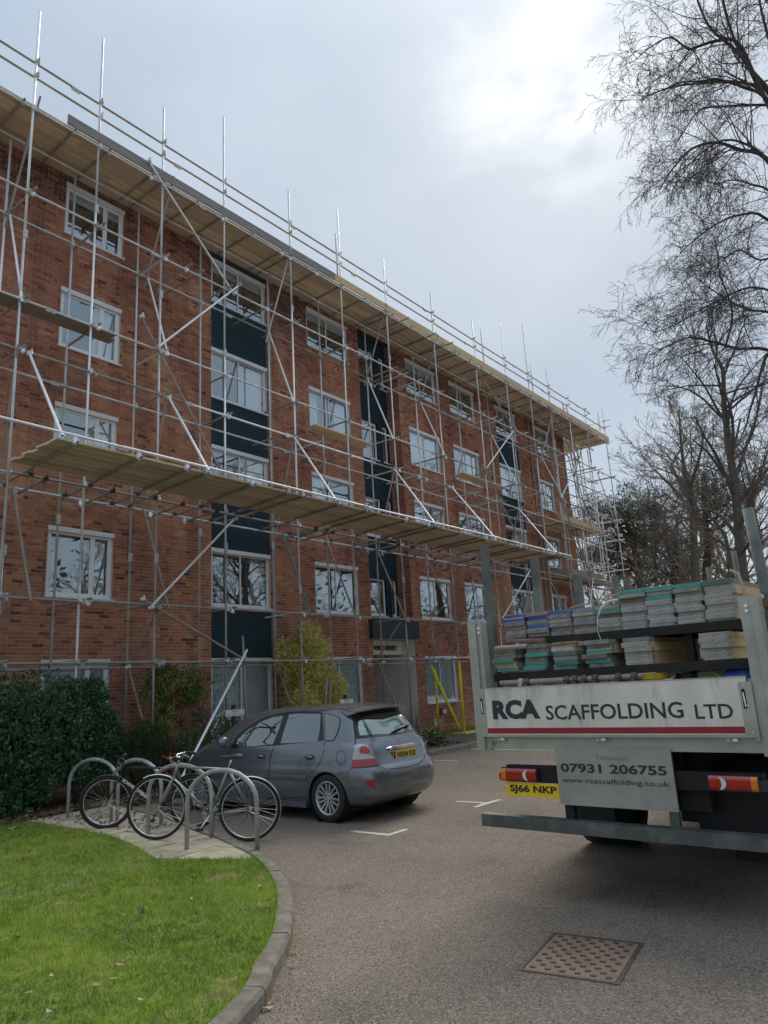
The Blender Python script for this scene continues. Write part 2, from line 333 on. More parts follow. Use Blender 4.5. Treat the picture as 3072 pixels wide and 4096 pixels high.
M_PATH = ground_mat('footpath_tarmac', (0.13, 0.115, 0.10), (0.10, 0.09, 0.08), (0.15, 0.12, 0.095), speck=80)
M_SOIL = ground_mat('bed_soil', (0.055, 0.038, 0.026), (0.035, 0.026, 0.018), (0.10, 0.065, 0.04), speck=30, bump=1.0, light=(0.22, 0.14, 0.08))
M_TURF = ground_mat('turf_base', (0.12, 0.16, 0.035), (0.16, 0.20, 0.04), (0.22, 0.21, 0.07), speck=60, dark=(0.03, 0.035, 0.01), light=(0.16, 0.20, 0.06))
M_KERB = mat('kerb_concrete', (0.24, 0.215, 0.175), (0.14, 0.128, 0.105), rough=0.92, scale=9, bump=0.8, bscale=120, c3=(0.11, 0.11, 0.07), c3scale=4, c3amt=0.6)
M_SLAB = mat('paving_slab', (0.50, 0.43, 0.31), (0.36, 0.31, 0.22), rough=0.9, scale=5, bump=0.5, bscale=90, c3=(0.20, 0.18, 0.12), c3scale=3, c3amt=0.5)
M_SLAB2 = mat('paving_slab_grey', (0.40, 0.36, 0.28), (0.28, 0.25, 0.19), rough=0.9, scale=5, bump=0.5, bscale=90, c3=(0.15, 0.14, 0.10), c3scale=3, c3amt=0.6, seed=3)

g = MB(); g.quad((-90, -70, 0), (130, -70, 0), (130, 120, 0), (-90, 120, 0)); tag(g.build('asphalt_yard', M_ASPH), kind='structure')

def kpx(a, b): return a / 1.276, 3200 + b / 1.276
KO = [(1050,190),(1150,225),(1235,265),(1330,310),(1420,385),(1480,480),(1500,580),(1495,680),(1480,770),(1440,860),(1400,930),(1380,1010),(1290,1140)]
ko = [gz(*kpx(a, b), 0.0) for a, b in KO]
def smooth_line(pts, n=6):
    P = [Vector(p) for p in pts]; P = [P[0] * 2 - P[1]] + P + [P[-1] * 2 - P[-2]]; out = []
    for i in range(1, len(P) - 2):
        for k in range(n):
            t = k / n; a, b, c, d = P[i - 1], P[i], P[i + 1], P[i + 2]
            out.append(0.5 * ((2 * b) + (c - a) * t + (2 * a - 5 * b + 4 * c - d) * t * t + (3 * b - a - 3 * c + d) * t ** 3))
    out.append(P[-2]); return out
# outer foot of the kerb: starts far up beside the planting bed, sweeps round the lawn, leaves the frame at the bottom
kerb_pts = [Vector((6.95, 12.3, 0)), Vector((6.9, 11.0, 0)), Vector((6.72, 9.9, 0)), Vector((6.45, 8.8, 0))] + [Vector((p.x, p.y, 0)) for p in ko] + [Vector((2.35, 3.12, 0)), Vector((1.5, 2.95, 0)), Vector((0.2, 3.0, 0))]
kl = smooth_line(kerb_pts, 5)
# resample into kerb stones of ~0.91 m
def resample(pl, step):
    out = [pl[0].copy()]; acc = 0.0
    for a, b in zip(pl, pl[1:]):
        d = (b - a).length; s = 0.0
        while acc + (d - s) >= step:
            s += step - acc; out.append(a.lerp(b, s / d)); acc = 0.0
        acc += d - s
    return out
fine = resample(kl, 0.1517)
def inward(i):
    a = fine[max(i - 1, 0)]; b = fine[min(i + 1, len(fine) - 1)]; t = (b - a).normalized(); return Vector((t.y, -t.x, 0))
kerb = thing('lawn_kerb', 'curved worn concrete kerb of long stones edging the lawn in front', 'kerb')
KH, KW = 0.105, 0.125
inner_line = []
for i in range(len(fine)): inner_line.append(fine[i] + inward(i) * KW)
i = 0
while i < len(fine) - 1:
    j = min(i + 6, len(fine) - 1); mb = MB(); vs = []; hj = random.uniform(-0.004, 0.004)
    for k in range(i, j + 1):
        p = fine[k]; n = inward(k)
        e = (0.006 if k == i else -0.006 if k == j else 0)
        tdir = Vector((-n.y, n.x, 0)) * -1
        p = p + tdir * -e
        for off, z in ((0, 0), (0.004, KH - 0.028 + hj), (0.022, KH - 0.004 + hj), (KW, KH + hj), (KW, 0.0)):
            vs.append(p + n * off + Vector((0, 0, z)))
    m = j - i + 1; fs = []
    for k in range(m - 1):
        for q in range(4): fs.append((k * 5 + q, (k + 1) * 5 + q, (k + 1) * 5 + q + 1, k * 5 + q + 1))
    fs.append((0, 1, 2, 3, 4)); fs.append(tuple(reversed([(m - 1) * 5 + q for q in range(5)])))
    mb.add(vs, fs); mb.build('kerb_stone', M_KERB, kerb); i = j

# lawn and paving inside the kerb
LZ = 0.085
slab_line = [gz(*kpx(a, b), LZ) for a, b in [(1235,305),(1000,300),(800,300),(740,270),(700,240),(640,210),(560,180),(450,160),(340,140),(180,112),(0,100)]]
lawn_in = [p for p in inner_line if p.y < slab_line[0].y + 0.02 or p.x < 4.5]
lawn_poly = [Vector((p.x, p.y, LZ)) for p in lawn_in] + [Vector((-6, 3.0, LZ)), Vector((-6, 14, LZ)), Vector((3.5, 13.2, LZ))] + list(reversed(slab_line))
mb = MB(); mb.add(lawn_poly, [tuple(range(len(lawn_poly)))]); lawn = mb.build('lawn_ground', M_TURF); tag(lawn, kind='structure')
me = lawn.data; bm = bmesh.new(); bm.from_mesh(me); bmesh.ops.triangulate(bm, faces=bm.faces[:]); 
for f in bm.faces:
    if f.normal.z < 0: f.normal_flip()
bm.to_mesh(me); bm.free()

pave_in = [p for p in inner_line if p.y >= slab_line[0].y - 0.05]
pave_poly = [Vector((p.x, p.y, LZ - 0.03)) for p in pave_in] + [Vector((p.x, p.y, LZ - 0.03)) for p in slab_line] + [Vector((3.5, 13.2, LZ - 0.03)), Vector((6.8, 13.2, LZ - 0.03))]
def inpoly(x, y, poly):
    c = False; n = len(poly); j = n - 1
    for i in range(n):
        a, b = poly[i], poly[j]
        if (a[1] > y) != (b[1] > y) and x < (b[0] - a[0]) * (y - a[1]) / (b[1] - a[1] + 1e-12) + a[0]: c = not c
        j = i
    return c
paving = MB(); paving.add(pave_poly, [tuple(range(len(pave_poly)))]); pv = paving.build('paved_strip', M_SOIL); tag(pv, kind='structure')
bm = bmesh.new(); bm.from_mesh(pv.data); bmesh.ops.triangulate(bm, faces=bm.faces[:])
for f in bm.faces:
    if f.normal.z < 0: f.normal_flip()
bm.to_mesh(pv.data); bm.free()
# slabs: clipped to the paved polygon with bmesh bisect against its (locally convex) edges
def clip_poly(sub, clip):
    """Sutherland-Hodgman against a convex clip polygon (CCW)"""
    out = sub[:]
    for i in range(len(clip)):
        a, b = clip[i], clip[(i + 1) % len(clip)]; inp = out; out = []
        if not inp: break
        def side(p): return (b[0] - a[0]) * (p[1] - a[1]) - (b[1] - a[1]) * (p[0] - a[0])
        for k in range(len(inp)):
            p, q = inp[k - 1], inp[k]; sp, sq = side(p), side(q)
            if sq >= 0:
                if sp < 0: t = sp / (sp - sq); out.append((p[0] + (q[0] - p[0]) * t, p[1] + (q[1] - p[1]) * t))
                out.append(q)
            elif sp >= 0: t = sp / (sp - sq); out.append((p[0] + (q[0] - p[0]) * t, p[1] + (q[1] - p[1]) * t))
    return out
ang = R(97); ux, uy = math.cos(ang), math.sin(ang)
def clip_general(quad):
    # intersect the slab with the paved polygon: quad is convex, so clip the polygon by the quad
    return clip_poly([(p.x, p.y) for p in pave_poly], quad)
nslab = 0
for iu in range(-2, 13):
    for iv in range(-6, 7):
        u0 = iu * 0.62; v0 = iv * 0.62 + (0.31 if iu % 2 else 0)
        g0 = 0.006
        cs = []
        for a, b in ((u0 + g0, v0 + g0), (u0 + 0.62 - g0, v0 + g0), (u0 + 0.62 - g0, v0 + 0.62 - g0), (u0 + g0, v0 + 0.62 - g0)):
            cs.append((5.6 + a * ux - b * uy, 6.3 + a * uy + b * ux))
        pl = clip_general(cs)
        if len(pl) < 3: continue
        area = 0.5 * abs(sum(pl[k - 1][0] * pl[k][1] - pl[k][0] * pl[k - 1][1] for k in range(len(pl))))
        if area < 0.01: continue
        ar = 0.5 * sum(pl[k - 1][0] * pl[k][1] - pl[k][0] * pl[k - 1][1] for k in range(len(pl)))
        if ar < 0: pl = pl[::-1]
        tl = random.uniform(-0.004, 0.004)
        mb = MB(); mb.prism(pl, (0, 0, LZ - 0.03), (1, 0, 0), (0, 1, 0), 0.034 + tl); mb.build('paving_slab', random.choice([M_SLAB, M_SLAB, M_SLAB2]), pv); nslab += 1

# grass blades
def blades(poly, n, zb, hmin, hmax, wid, seed, name, bbox, dens=None, lean=0.5):
    r = np.random.default_rng(seed); P = []
    while len(P) < n:
        k = n * 2; xs = r.uniform(bbox[0], bbox[2], k); ys = r.uniform(bbox[1], bbox[3], k)
        for x, y in zip(xs, ys):
            if dens is not None and r.random() > dens(x, y): continue
            if inpoly(x, y, poly): P.append((x, y))
            if len(P) >= n: break
    P = np.array(P); n = len(P)
    def vnoise(sc, sd):
        q = P / sc; i = np.floor(q).astype(int); f = q - i; f = f * f * (3 - 2 * f)
        def hsh(a_, b_): return (np.sin(a_ * 127.1 + b_ * 311.7 + sd * 17.3) * 43758.5453) % 1.0
        h00, h10, h01, h11 = hsh(i[:, 0], i[:, 1]), hsh(i[:, 0] + 1, i[:, 1]), hsh(i[:, 0], i[:, 1] + 1), hsh(i[:, 0] + 1, i[:, 1] + 1)
        return (h00 * (1 - f[:, 0]) + h10 * f[:, 0]) * (1 - f[:, 1]) + (h01 * (1 - f[:, 0]) + h11 * f[:, 0]) * f[:, 1]
    patch = 0.6 * vnoise(0.55, 1) + 0.4 * vnoise(0.22, 2); patch2 = vnoise(0.075, 3); dry = vnoise(0.30, 4) * vnoise(0.09, 5)
    ci = np.floor(P / 0.05 + 0.35 * np.sin(P[:, ::-1] * 37)).astype(int); ch = (np.sin(ci[:, 0] * 12.9898 + ci[:, 1] * 78.233) * 43758.5453) % 1.0; ch2 = (np.sin(ci[:, 0] * 39.3 + ci[:, 1] * 11.1) * 24634.63) % 1.0
    h = r.uniform(hmin, hmax, n) * (0.45 + 0.9 * patch2) * (0.75 + 0.5 * patch); a = r.uniform(0, 2 * np.pi, n); w = wid * r.uniform(0.6, 1.3, n)
    la = ch * 2 * np.pi + r.normal(0, 0.7, n); ln = h * (0.25 + ch2 * lean * 1.5) * r.uniform(0.5, 1.3, n)
    dx, dy = np.cos(a) * w / 2, np.sin(a) * w / 2; lx, ly = np.cos(la) * ln, np.sin(la) * ln
    z = np.full(n, zb)
    V = np.stack([np.stack([P[:, 0] - dx, P[:, 1] - dy, z], 1), np.stack([P[:, 0] + dx, P[:, 1] + dy, z], 1),
                  np.stack([P[:, 0] + dx * .7 + lx * .4, P[:, 1] + dy * .7 + ly * .4, z + h * .6], 1),
                  np.stack([P[:, 0] + lx, P[:, 1] + ly, z + h * (1 - 0.25 * ln / h)], 1),
                  np.stack([P[:, 0] - dx * .7 + lx * .4, P[:, 1] - dy * .7 + ly * .4, z + h * .6], 1)], 1).reshape(-1, 3)
    k = np.arange(n)[:, None] * 5
    T = np.concatenate([k + np.array([[0, 1, 2]]), k + np.array([[0, 2, 4]]), k + np.array([[4, 2, 3]])], 0)
    tone = np.clip(0.02 + 0.62 * patch + 0.28 * ch2 + r.normal(0, 0.12, n), 0, 0.86)
    tone = np.where(r.random(n) < 0.05 + 2.6 * np.clip(dry - 0.36, 0, 1), r.uniform(0.88, 1.0, n), tone)
    me = raw_mesh(name, V, T, attr_mat('grass_blade', [(0, (0.07, 0.15, 0.02)), (0.45, (0.21, 0.36, 0.038)), (0.85, (0.46, 0.55, 0.10)), (0.9, (0.45, 0.40, 0.17)), (1, (0.55, 0.47, 0.24))], rough=0.6, bump=0, noise=0.1, trans=0.5), np.repeat(tone, 5))
    return tag(link(name, me), kind='stuff')
lp = [(p.x, p.y) for p in lawn_poly]
o = blades(lp, 110000, LZ - 0.005, 0.026, 0.066, 0.0048, 3, 'lawn_grass', (-0.5, 3.0, 5.6, 6.6)); o['label'] = 'short bright green lawn grass inside the curved kerb'; 
o = blades(lp, 52000, LZ - 0.005, 0.028, 0.068, 0.0080, 4, 'lawn_grass_far', (1.2, 6.2, 5.8, 13.2))
# grass creeping over the kerb edge and moss tufts at its foot
def edge_tufts():
    r = np.random.default_rng(11); V = []; T = []; tone = []
    for i in range(len(inner_line) - 1):
        p = inner_line[i]
        if p.y > slab_line[0].y: continue
        n = inward(i)
        for k in range(46):
            s = r.random(); q = p.lerp(inner_line[i + 1], s) + n * r.normal(0.01, 0.02); h = r.uniform(0.02, 0.05); a = r.uniform(0, 6.28); w = 0.0028
            l = -n * r.uniform(-0.01, 0.035); b = len(V)
            V += [(q.x - w * math.cos(a), q.y - w * math.sin(a), LZ + 0.0), (q.x + w * math.cos(a), q.y + w * math.sin(a), LZ), (q.x + l.x, q.y + l.y, LZ + h)]
            T.append((b, b + 1, b + 2)); t0 = r.uniform(0.3, 0.85); tone += [t0] * 3
    for i in range(0, len(fine) - 1):
        if fine[i].y > 7.5 or r.random() < 0.35: continue
        n = inward(i)
        for k in range(int(r.integers(4, 26))):
            q = fine[i] - n * abs(r.normal(0.0, 0.02)) + Vector((r.normal(0, 0.03), r.normal(0, 0.03), 0)); h = r.uniform(0.004, 0.02); a = r.uniform(0, 6.28); w = 0.003; b = len(V)
            V += [(q.x - w * math.cos(a), q.y - w * math.sin(a), 0.0), (q.x + w * math.cos(a), q.y + w * math.sin(a), 0.0), (q.x + r.normal(0, .006), q.y + r.normal(0, .006), h)]
            T.append((b, b + 1, b + 2)); tone += [r.uniform(0.5, 0.95)] * 3
    return tag(link('kerb_edge_grass', raw_mesh('kerb_edge_grass', V, T, MATS['grass_blade'], tone)), kind='stuff')
edge_tufts()
def kerb_grit():
    r = np.random.default_rng(19); V = []; T = []; tone = []
    for i in range(len(fine) - 1):
        if fine[i].y > 8: continue
        n = inward(i)
        for k in range(int(r.integers(8, 34))):
            q = fine[i].lerp(fine[i + 1], r.random()) - n * abs(r.normal(0.0, 0.09)); s = r.uniform(.002, .009); a = r.uniform(0, 6.28); b = len(V)
            V += [(q.x, q.y, .004), (q.x + s * math.cos(a), q.y + s * math.sin(a), .003 + s * .5), (q.x + s * math.cos(a + 1.3), q.y + s * math.sin(a + 1.3), .004)]; T.append((b, b + 1, b + 2)); tone += [r.uniform(0, 1)] * 3
    m = attr_mat('grit', [(0, (.03, .022, .015)), (.6, (.10, .065, .04)), (1, (.32, .22, .14))], rough=.9, bump=0)
    return tag(link('kerb_grit', raw_mesh('kerb_grit', V, T, m, tone)), kind='stuff')
kerb_grit()

# planting bed along the building, far kerb, footpath, grass strip
mb = MB(); mb.box((-4, 11.15, 0.004), (14.2, 13.79, 0.10)); tag(mb.build('planting_bed', M_SOIL), kind='structure')
mb = MB(); mb.add([(14.2, 10.75, 0.02), (17.0, 10.95, 0.02), (34, 12.1, 0.02), (34, 12.6, 0.115), (19, 12.0, 0.115), (14.2, 12.2, 0.115)][:0] or [(14.2, 10.6, 0.12), (17.3, 10.7, 0.12), (40, 10.9, 0.12), (40, 11.95, 0.12), (17.3, 11.95, 0.12), (14.2, 11.95, 0.12)], [(0, 1, 2, 3, 4, 5)]); tag(mb.build('footpath', M_PATH), kind='structure')
mb = MB(); mb.box((14.2, 11.95, 0.004), (17.0, 13.79, 0.13)); tag(mb.build('entrance_bed', M_SOIL), kind='structure')
mb = MB(); mb.box((17.0, 11.95, 0.004), (18.9, 17.5, 0.127)); tag(mb.build('entrance_path', M_PATH), kind='structure')
mb = MB(); mb.box((18.9, 11.95, 0.004), (40, 13.79, 0.13)); tag(mb.build('verge', M_TURF), kind='structure')
verge_poly = [(18.9, 11.97), (34, 11.97), (34, 13.76), (18.9, 13.76)]
o = blades(verge_poly, 14000, 0.13, 0.03, 0.07, 0.012, 9, 'verge_grass', (18.9, 11.9, 27, 13.8))
fk = thing('footpath_kerb', 'low concrete kerb along the footpath beyond the parked car', 'kerb')
fkp = smooth_line([Vector((11.2, 10.95, 0)), Vector((13.0, 10.75, 0)), Vector((14.6, 10.42, 0)), Vector((16.9, 10.52, 0)), Vector((20, 10.6, 0)), Vector((26, 10.7, 0)), Vector((34, 10.8, 0))], 4)
fr_ = resample(fkp, 0.91)
for a, b in zip(fr_, fr_[1:]):
    t = (b - a).normalized(); n = Vector((-t.y, t.x, 0)); a2 = a + t * 0.006; b2 = b - t * 0.006
    mb = MB(); mb.add([a2, b2, b2 + n * 0.14, a2 + n * 0.14] + [a2 + Vector((0, 0, 0.1)) + n * .015, b2 + Vector((0, 0, 0.1)) + n * .015, b2 + n * 0.14 + Vector((0, 0, 0.125)), a2 + n * 0.14 + Vector((0, 0, 0.125))],
                      [(0, 3, 2, 1), (4, 5, 6, 7), (0, 1, 5, 4), (1, 2, 6, 5), (2, 3, 7, 6), (3, 0, 4, 7)]); mb.build('kerb_stone', M_KERB, fk)
# painted bay marks
def stripe(name, pts, w, lab):
    mb = MB()
    for a, b in pts:
        a, b = Vector(a), Vector(b); t = (b - a).normalized() * 1.0; n = Vector((-t.y, t.x, 0)) * w / 2
        mb.add([a - n, b - n, b + n, a + n], [(0, 1, 2, 3)])
    bm = bmesh.new(); me = mb.mesh(name, M_LINE); 
    o = link(name, me); o.location.z = 0.004; tag(o, lab, 'road marking'); return o
M_LINE = mat('worn_line_paint', (0.62, 0.60, 0.52), (0.50, 0.48, 0.41), rough=0.85, scale=30, bump=0.6, bscale=120, c3=(0.22, 0.20, 0.17), c3scale=22, c3amt=0.8)
stripe('bay_marking', [((7.11, 6.28, 0), (7.10, 5.66, 0))], 0.075, 'short worn white line across the back of the grey car bay').data
o = bpy.data.objects['bay_marking']; mb = MB()
mb.add([(7.065, 6.28, 0), (7.145, 6.28, 0), (7.145, 5.745, 0), (7.46, 5.745, 0), (7.46, 5.67, 0), (7.065, 5.67, 0)], [(5, 4, 3, 2, 1, 0)]); me = mb.mesh('bay_marking', M_LINE); o.data = me; o['label'] = 'worn white L-shaped bay corner painted just behind the grey car'
mb = MB(); mb.add([(9.36, 6.25, 0), (9.44, 6.25, 0), (9.44, 5.78, 0), (9.74, 5.74, 0), (9.74, 5.66, 0), (9.05, 5.68, 0), (9.05, 5.76, 0), (9.36, 5.78, 0)], [tuple(range(7, -1, -1))])
o = mb.build('bay_marking', M_LINE); o.location.z = 0.004; tag(o, 'worn white T-shaped bay mark on the asphalt left of the truck bumper', 'road marking')
mb = MB(); mb.add([(14.0, 10.2, 0), (14.08, 10.2, 0), (14.05, 9.2, 0), (13.97, 9.2, 0)], [(0, 1, 2, 3)]); mb2 = mb
o = mb.build('bay_marking', M_LINE); o.location.z = 0.004; tag(o, 'thin white bay line right of the grey car near the far kerb', 'road marking')
mb = MB(); mb.box((16.3, 7.2, 0.0), (16.45, 10.25, 0.002)); o = mb.build('bay_marking', mat('cream_line_paint', (0.62, 0.52, 0.34), (0.5, 0.42, 0.28), rough=0.85, scale=20)); o.location.z = 0.003; tag(o, 'long cream line on the asphalt seen under the truck bed', 'road marking')

# manhole cover
mc = [gz(1900 + a / 1.843, 3500 + b / 1.843) for a, b in [(630, 422), (1240, 510), (1040, 800), (350, 698)]]
org = mc[3]; ex = (mc[2] - mc[3]); ey = (mc[0] - mc[3]); W = ex.length; Hh = 0.66; ex.normalize(); ey = Vector((-ex.y, ex.x, 0)) if ey.dot(Vector((-ex.y, ex.x, 0))) > 0 else Vector((ex.y, -ex.x, 0))
M_IRON = mat('rusty_iron', (0.30, 0.20, 0.13), (0.21, 0.155, 0.115), rough=0.75, metal=0.15, scale=7, bump=0.5, bscale=150, c3=(0.14, 0.12, 0.11), c3scale=3, c3amt=0.7)
M_IRON_D = mat('worn_iron_stud', (0.09, 0.08, 0.08), (0.14, 0.11, 0.09), rough=0.5, metal=0.4, scale=20)
mh = thing('manhole_cover', 'square rusty iron manhole cover with raised studs set in the asphalt', 'manhole cover', tuple(org))
mh.matrix_world = Matrix(((ex.x, ey.x, 0, org.x), (ex.y, ey.y, 0, org.y), (0, 0, 1 if ex.cross(ey).z > 0 else -1, 0), (0, 0, 0, 1)))
sg = 1 if ex.cross(ey).z > 0 else -1
mb = MB()
def zb(a, b): return (min(a * sg, b * sg), max(a * sg, b * sg))
z0, z1 = zb(-0.01, 0.006)
for a, b in (((-0.022, -0.022), (W + 0.022, 0)), ((-0.022, Hh), (W + 0.022, Hh + 0.022)), ((-0.022, 0), (0, Hh)), ((W, 0), (W + 0.022, Hh))): mb.box((a[0], a[1], z0), (b[0], b[1], z1))
mb.build('rim', M_IRON_D, mh)
mb = MB(); z0, z1 = zb(-0.01, 0.0045); mb.box((0.006, 0.006, z0), (W - 0.006, Hh - 0.006, z1)); mb.build('plate', M_IRON, mh)
z0, z1 = zb(0.0, 0.0105); k = 0; nx = 6
smb = MB(); smb.box((-0.016, -0.011, z0), (0.016, 0.011, z1)); sme = smb.mesh('stud', M_IRON_D)
for j in range(11):
    for i in range(6 if j % 2 == 0 else 5):
        x = 0.05 + (W - 0.10) * (i + (0.5 if j % 2 else 0)) / 5; y = 0.045 + (Hh - 0.09) * j / 10
        link('stud', sme, mh, (x, y, 0))
# dark stain patch beside the cover and loose grit is left to the asphalt material; fallen leaves are pieces
M_LEAF = mat('dead_leaf', (0.33, 0.20, 0.11), (0.22, 0.13, 0.07), rough=0.8, scale=30)
M_LEAF2 = mat('pale_dead_leaf', (0.50, 0.36, 0.25), (0.38, 0.27, 0.18), rough=0.8, scale=30)
M_LEAF3 = mat('dark_dead_leaf', (0.05, 0.04, 0.03), (0.08, 0.05, 0.03), rough=0.8, scale=30)
def leaf(px, py, z, s, m, lab):
    p = gz(px, py, z + 0.012); pts = []; mb = MB(); n = 8
    a0 = random.uniform(0, 6.28); curl = random.uniform(0.1, 0.35) * s
    for k in range(n):
        t = k / n * 2 * math.pi; rr = s * (1 if k % 2 == 0 else 0.62) * (0.55 + 0.45 * abs(math.cos(t)))
        pts.append((rr * math.cos(t), rr * math.sin(t) * 0.8, curl * math.cos(t) ** 2 + random.uniform(0, .15) * s))
    mb.add([(0, 0, 0)] + pts, [(0, 1 + k, 1 + (k + 1) % n) for k in range(n)]); th = 0.0006
    mb.add([(0, 0, -th)] + [(x, y, q - th) for x, y, q in pts], [(0, 1 + (k + 1) % n, 1 + k) for k in range(n)])
    o = mb.build('fallen_leaf', m, None, loc=p); o.rotation_euler = (random.uniform(-.2, .2), random.uniform(-.2, .2), a0)
    return tag(o, lab, 'leaf', 'dead leaves scattered on the lawn and by the kerb')
for (a, b, s, m, lab) in [(292, 532, .034, 2, 'curled pale leaf standing in the left of the lawn below the paving'), (550, 460, .032, 3, 'small dark leaf on the lawn, upper middle'), (787, 483, .036, 3, 'dark upright leaf near the middle of the lawn'),
        (985, 505, .034, 2, 'pale tan leaf on the lawn right of centre'), (632, 590, .034, 1, 'brown leaf in the middle of the lawn left of a grey twig'), (725, 582, .055, 3, 'long grey-brown curled leaf in the middle of the lawn'),
        (472, 700, .045, 3, 'dark pointed leaf standing in the lower left lawn'), (90, 705, .05, 3, 'dark leaf at the left edge of the lawn'), (645, 815, .042, 1, 'tan leaf low in the middle of the lawn'), (612, 842, .034, 2, 'pale leaf just below left of the tan leaf'),
        (260, 905, .036, 2, 'cream leaf low on the left of the lawn'), (505, 945, .05, 1, 'large orange-brown leaf near the bottom of the lawn'), (146, 985, .034, 1, 'rounded brown leaf near the bottom left corner'), (720, 1020, .03, 2, 'small pale leaf at the bottom of the lawn'),
        (578, 912, .024, 2, 'tiny pale leaf right of the large orange-brown leaf'), (1200, 915, .028, 1, 'tan leaf near the kerb at the lower right of the lawn'), (250, 1082, .028, 2, 'small pale leaf at the very bottom of the lawn'), (152, 258, .04, 3, 'dark leaf high on the left of the lawn'),
        (1328, 445, .05, 2, 'pale dry leaf on the lawn edge by the bend of the kerb'), (58, 148, .06, 2, 'pale upturned leaf on the lawn beside the paving at far left')]:
    px, py = kpx(a, b); leaf(px, py, LZ + 0.02, s, {1: M_LEAF, 2: M_LEAF2, 3: M_LEAF3}[m], lab)
for (a, b, s, m, lab) in [(1368, 1062, .036, 2, 'pink-tan leaf on the asphalt at the foot of the kerb, lowest one'), (1340, 1066, .03, 1, 'brown leaf touching the kerb next to the lowest pink-tan leaf'), (1376, 1040, .03, 1, 'brown leaf just above the lowest pink-tan leaf'),
        (1490, 847, .03, 1, 'orange leaf on the asphalt right of the kerb bend'), (1500, 778, .034, 1, 'rust leaf on the asphalt beside the kerb bend'), (1268, 283, .05, 3, 'dark folded leaf lying by the kerb under the bicycle wheel')]:
    px, py = kpx(a, b); leaf(px, py, 0.0, s, {1: M_LEAF, 2: M_LEAF2, 3: M_LEAF3}[m], lab)
# ================================================================== apartment building
YW = 13.8; XE = 32.79; ZT = 13.45; XW = 4.5
bld = thing('apartment_building', 'five storey red brick apartment block with dark blue painted brick strips, wrapped in scaffolding', 'building', (0, 0, 0))
M_MORTAR = mat('mortar', (0.60, 0.45, 0.36), (0.48, 0.35, 0.27), rough=0.95, scale=5, bump=0.4, bscale=120)
M_BRICK = attr_mat('red_brick', [(0.0, (0.10, 0.048, 0.040)), (0.12, (0.20, 0.082, 0.058)), (0.35, (0.33, 0.135, 0.086)), (0.6, (0.41, 0.185, 0.108)), (0.82, (0.48, 0.26, 0.14)), (1.0, (0.50, 0.31, 0.17))], rough=0.9, bump=0.5, bscale=70, noise=0.25, nscale=22, streak=0.30)
M_BLUEBR = attr_mat('blue_painted_brick', [(0, (0.015, 0.036, 0.048)), (1, (0.020, 0.047, 0.062))], rough=0.75, spec=0.2, bump=0.7, bscale=60, noise=0.15, nscale=9)
M_BLUE = mat('dark_blue_paint', (0.017, 0.038, 0.050), (0.022, 0.047, 0.060), rough=0.6, scale=3, bump=0.1)
M_FRAME = mat('window_frame_grey', (0.76, 0.77, 0.80), (0.68, 0.69, 0.72), rough=0.45, scale=8)
M_FRAMEW = mat('window_frame_white', (0.85, 0.86, 0.87), (0.78, 0.79, 0.80), rough=0.4, scale=8)
M_GASK = mat('dark_gasket', (0.03, 0.03, 0.035), (0.05, 0.05, 0.055), rough=0.6)
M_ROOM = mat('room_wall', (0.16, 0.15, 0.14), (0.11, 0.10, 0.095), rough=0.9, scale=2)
M_CURT = mat('white_curtain', (0.88, 0.90, 0.90), (0.76, 0.78, 0.79), rough=0.9, scale=10, stretch=(8, 8, 0.4))
M_CURTG = mat('grey_net_curtain', (0.60, 0.64, 0.62), (0.44, 0.48, 0.46), rough=0.9, scale=10, stretch=(8, 8, 0.4))
M_BLINDW = mat('roller_blind', (0.80, 0.83, 0.86), (0.70, 0.74, 0.78), rough=0.8)
M_SLATG = mat('shutter_slat', (0.34, 0.33, 0.31), (0.26, 0.25, 0.24), rough=0.6)
M_GLASS = glass_mat('window_glass', tint=(0.94, 0.965, 0.97), base=0.13, boost=2.3, gcol=(0.84, 0.91, 0.95))
M_CREAM = mat('cream_tile', (0.86, 0.83, 0.74), (0.78, 0.75, 0.66), rough=0.5, scale=3, c3=(0.4, 0.38, 0.3), c3scale=1.5, c3amt=0.4)
M_CREAMP = mat('cream_board', (0.82, 0.78, 0.64), (0.76, 0.72, 0.58), rough=0.6, scale=3)

HEADS = [2.53, 5.17, 7.81, 10.47, 13.08]
SILL = [1.03, 3.74, 6.4, 9.07, 11.78]
cols = {'A': (6.91, 8.34), 'B': (10.93, 12.84), 'C': (14.52, 16.38), 'D': (19.54, 21.40), 'E': (22.36, 24.22), 'F': (25.90, 27.74), 'G': (29.63, 31.05)}
wins = []      # x0,x1,z0,z1,col,floor
for c, (a, b) in cols.items():
    for f in range(5):
        z0 = SILL[f]
        if f == 0 and c in 'BC': z0 = 0.18
        wins.append((a, b, z0, HEADS[f], c, f))
blue = [(10.93, 12.84, 0.0, 13.4), (25.90, 27.74, 0.0, 13.4)]
recess = (16.92, 19.03, 0.0, 13.5)

openings = [(w[0], w[1], w[2], w[3]) for w in wins] + [recess]
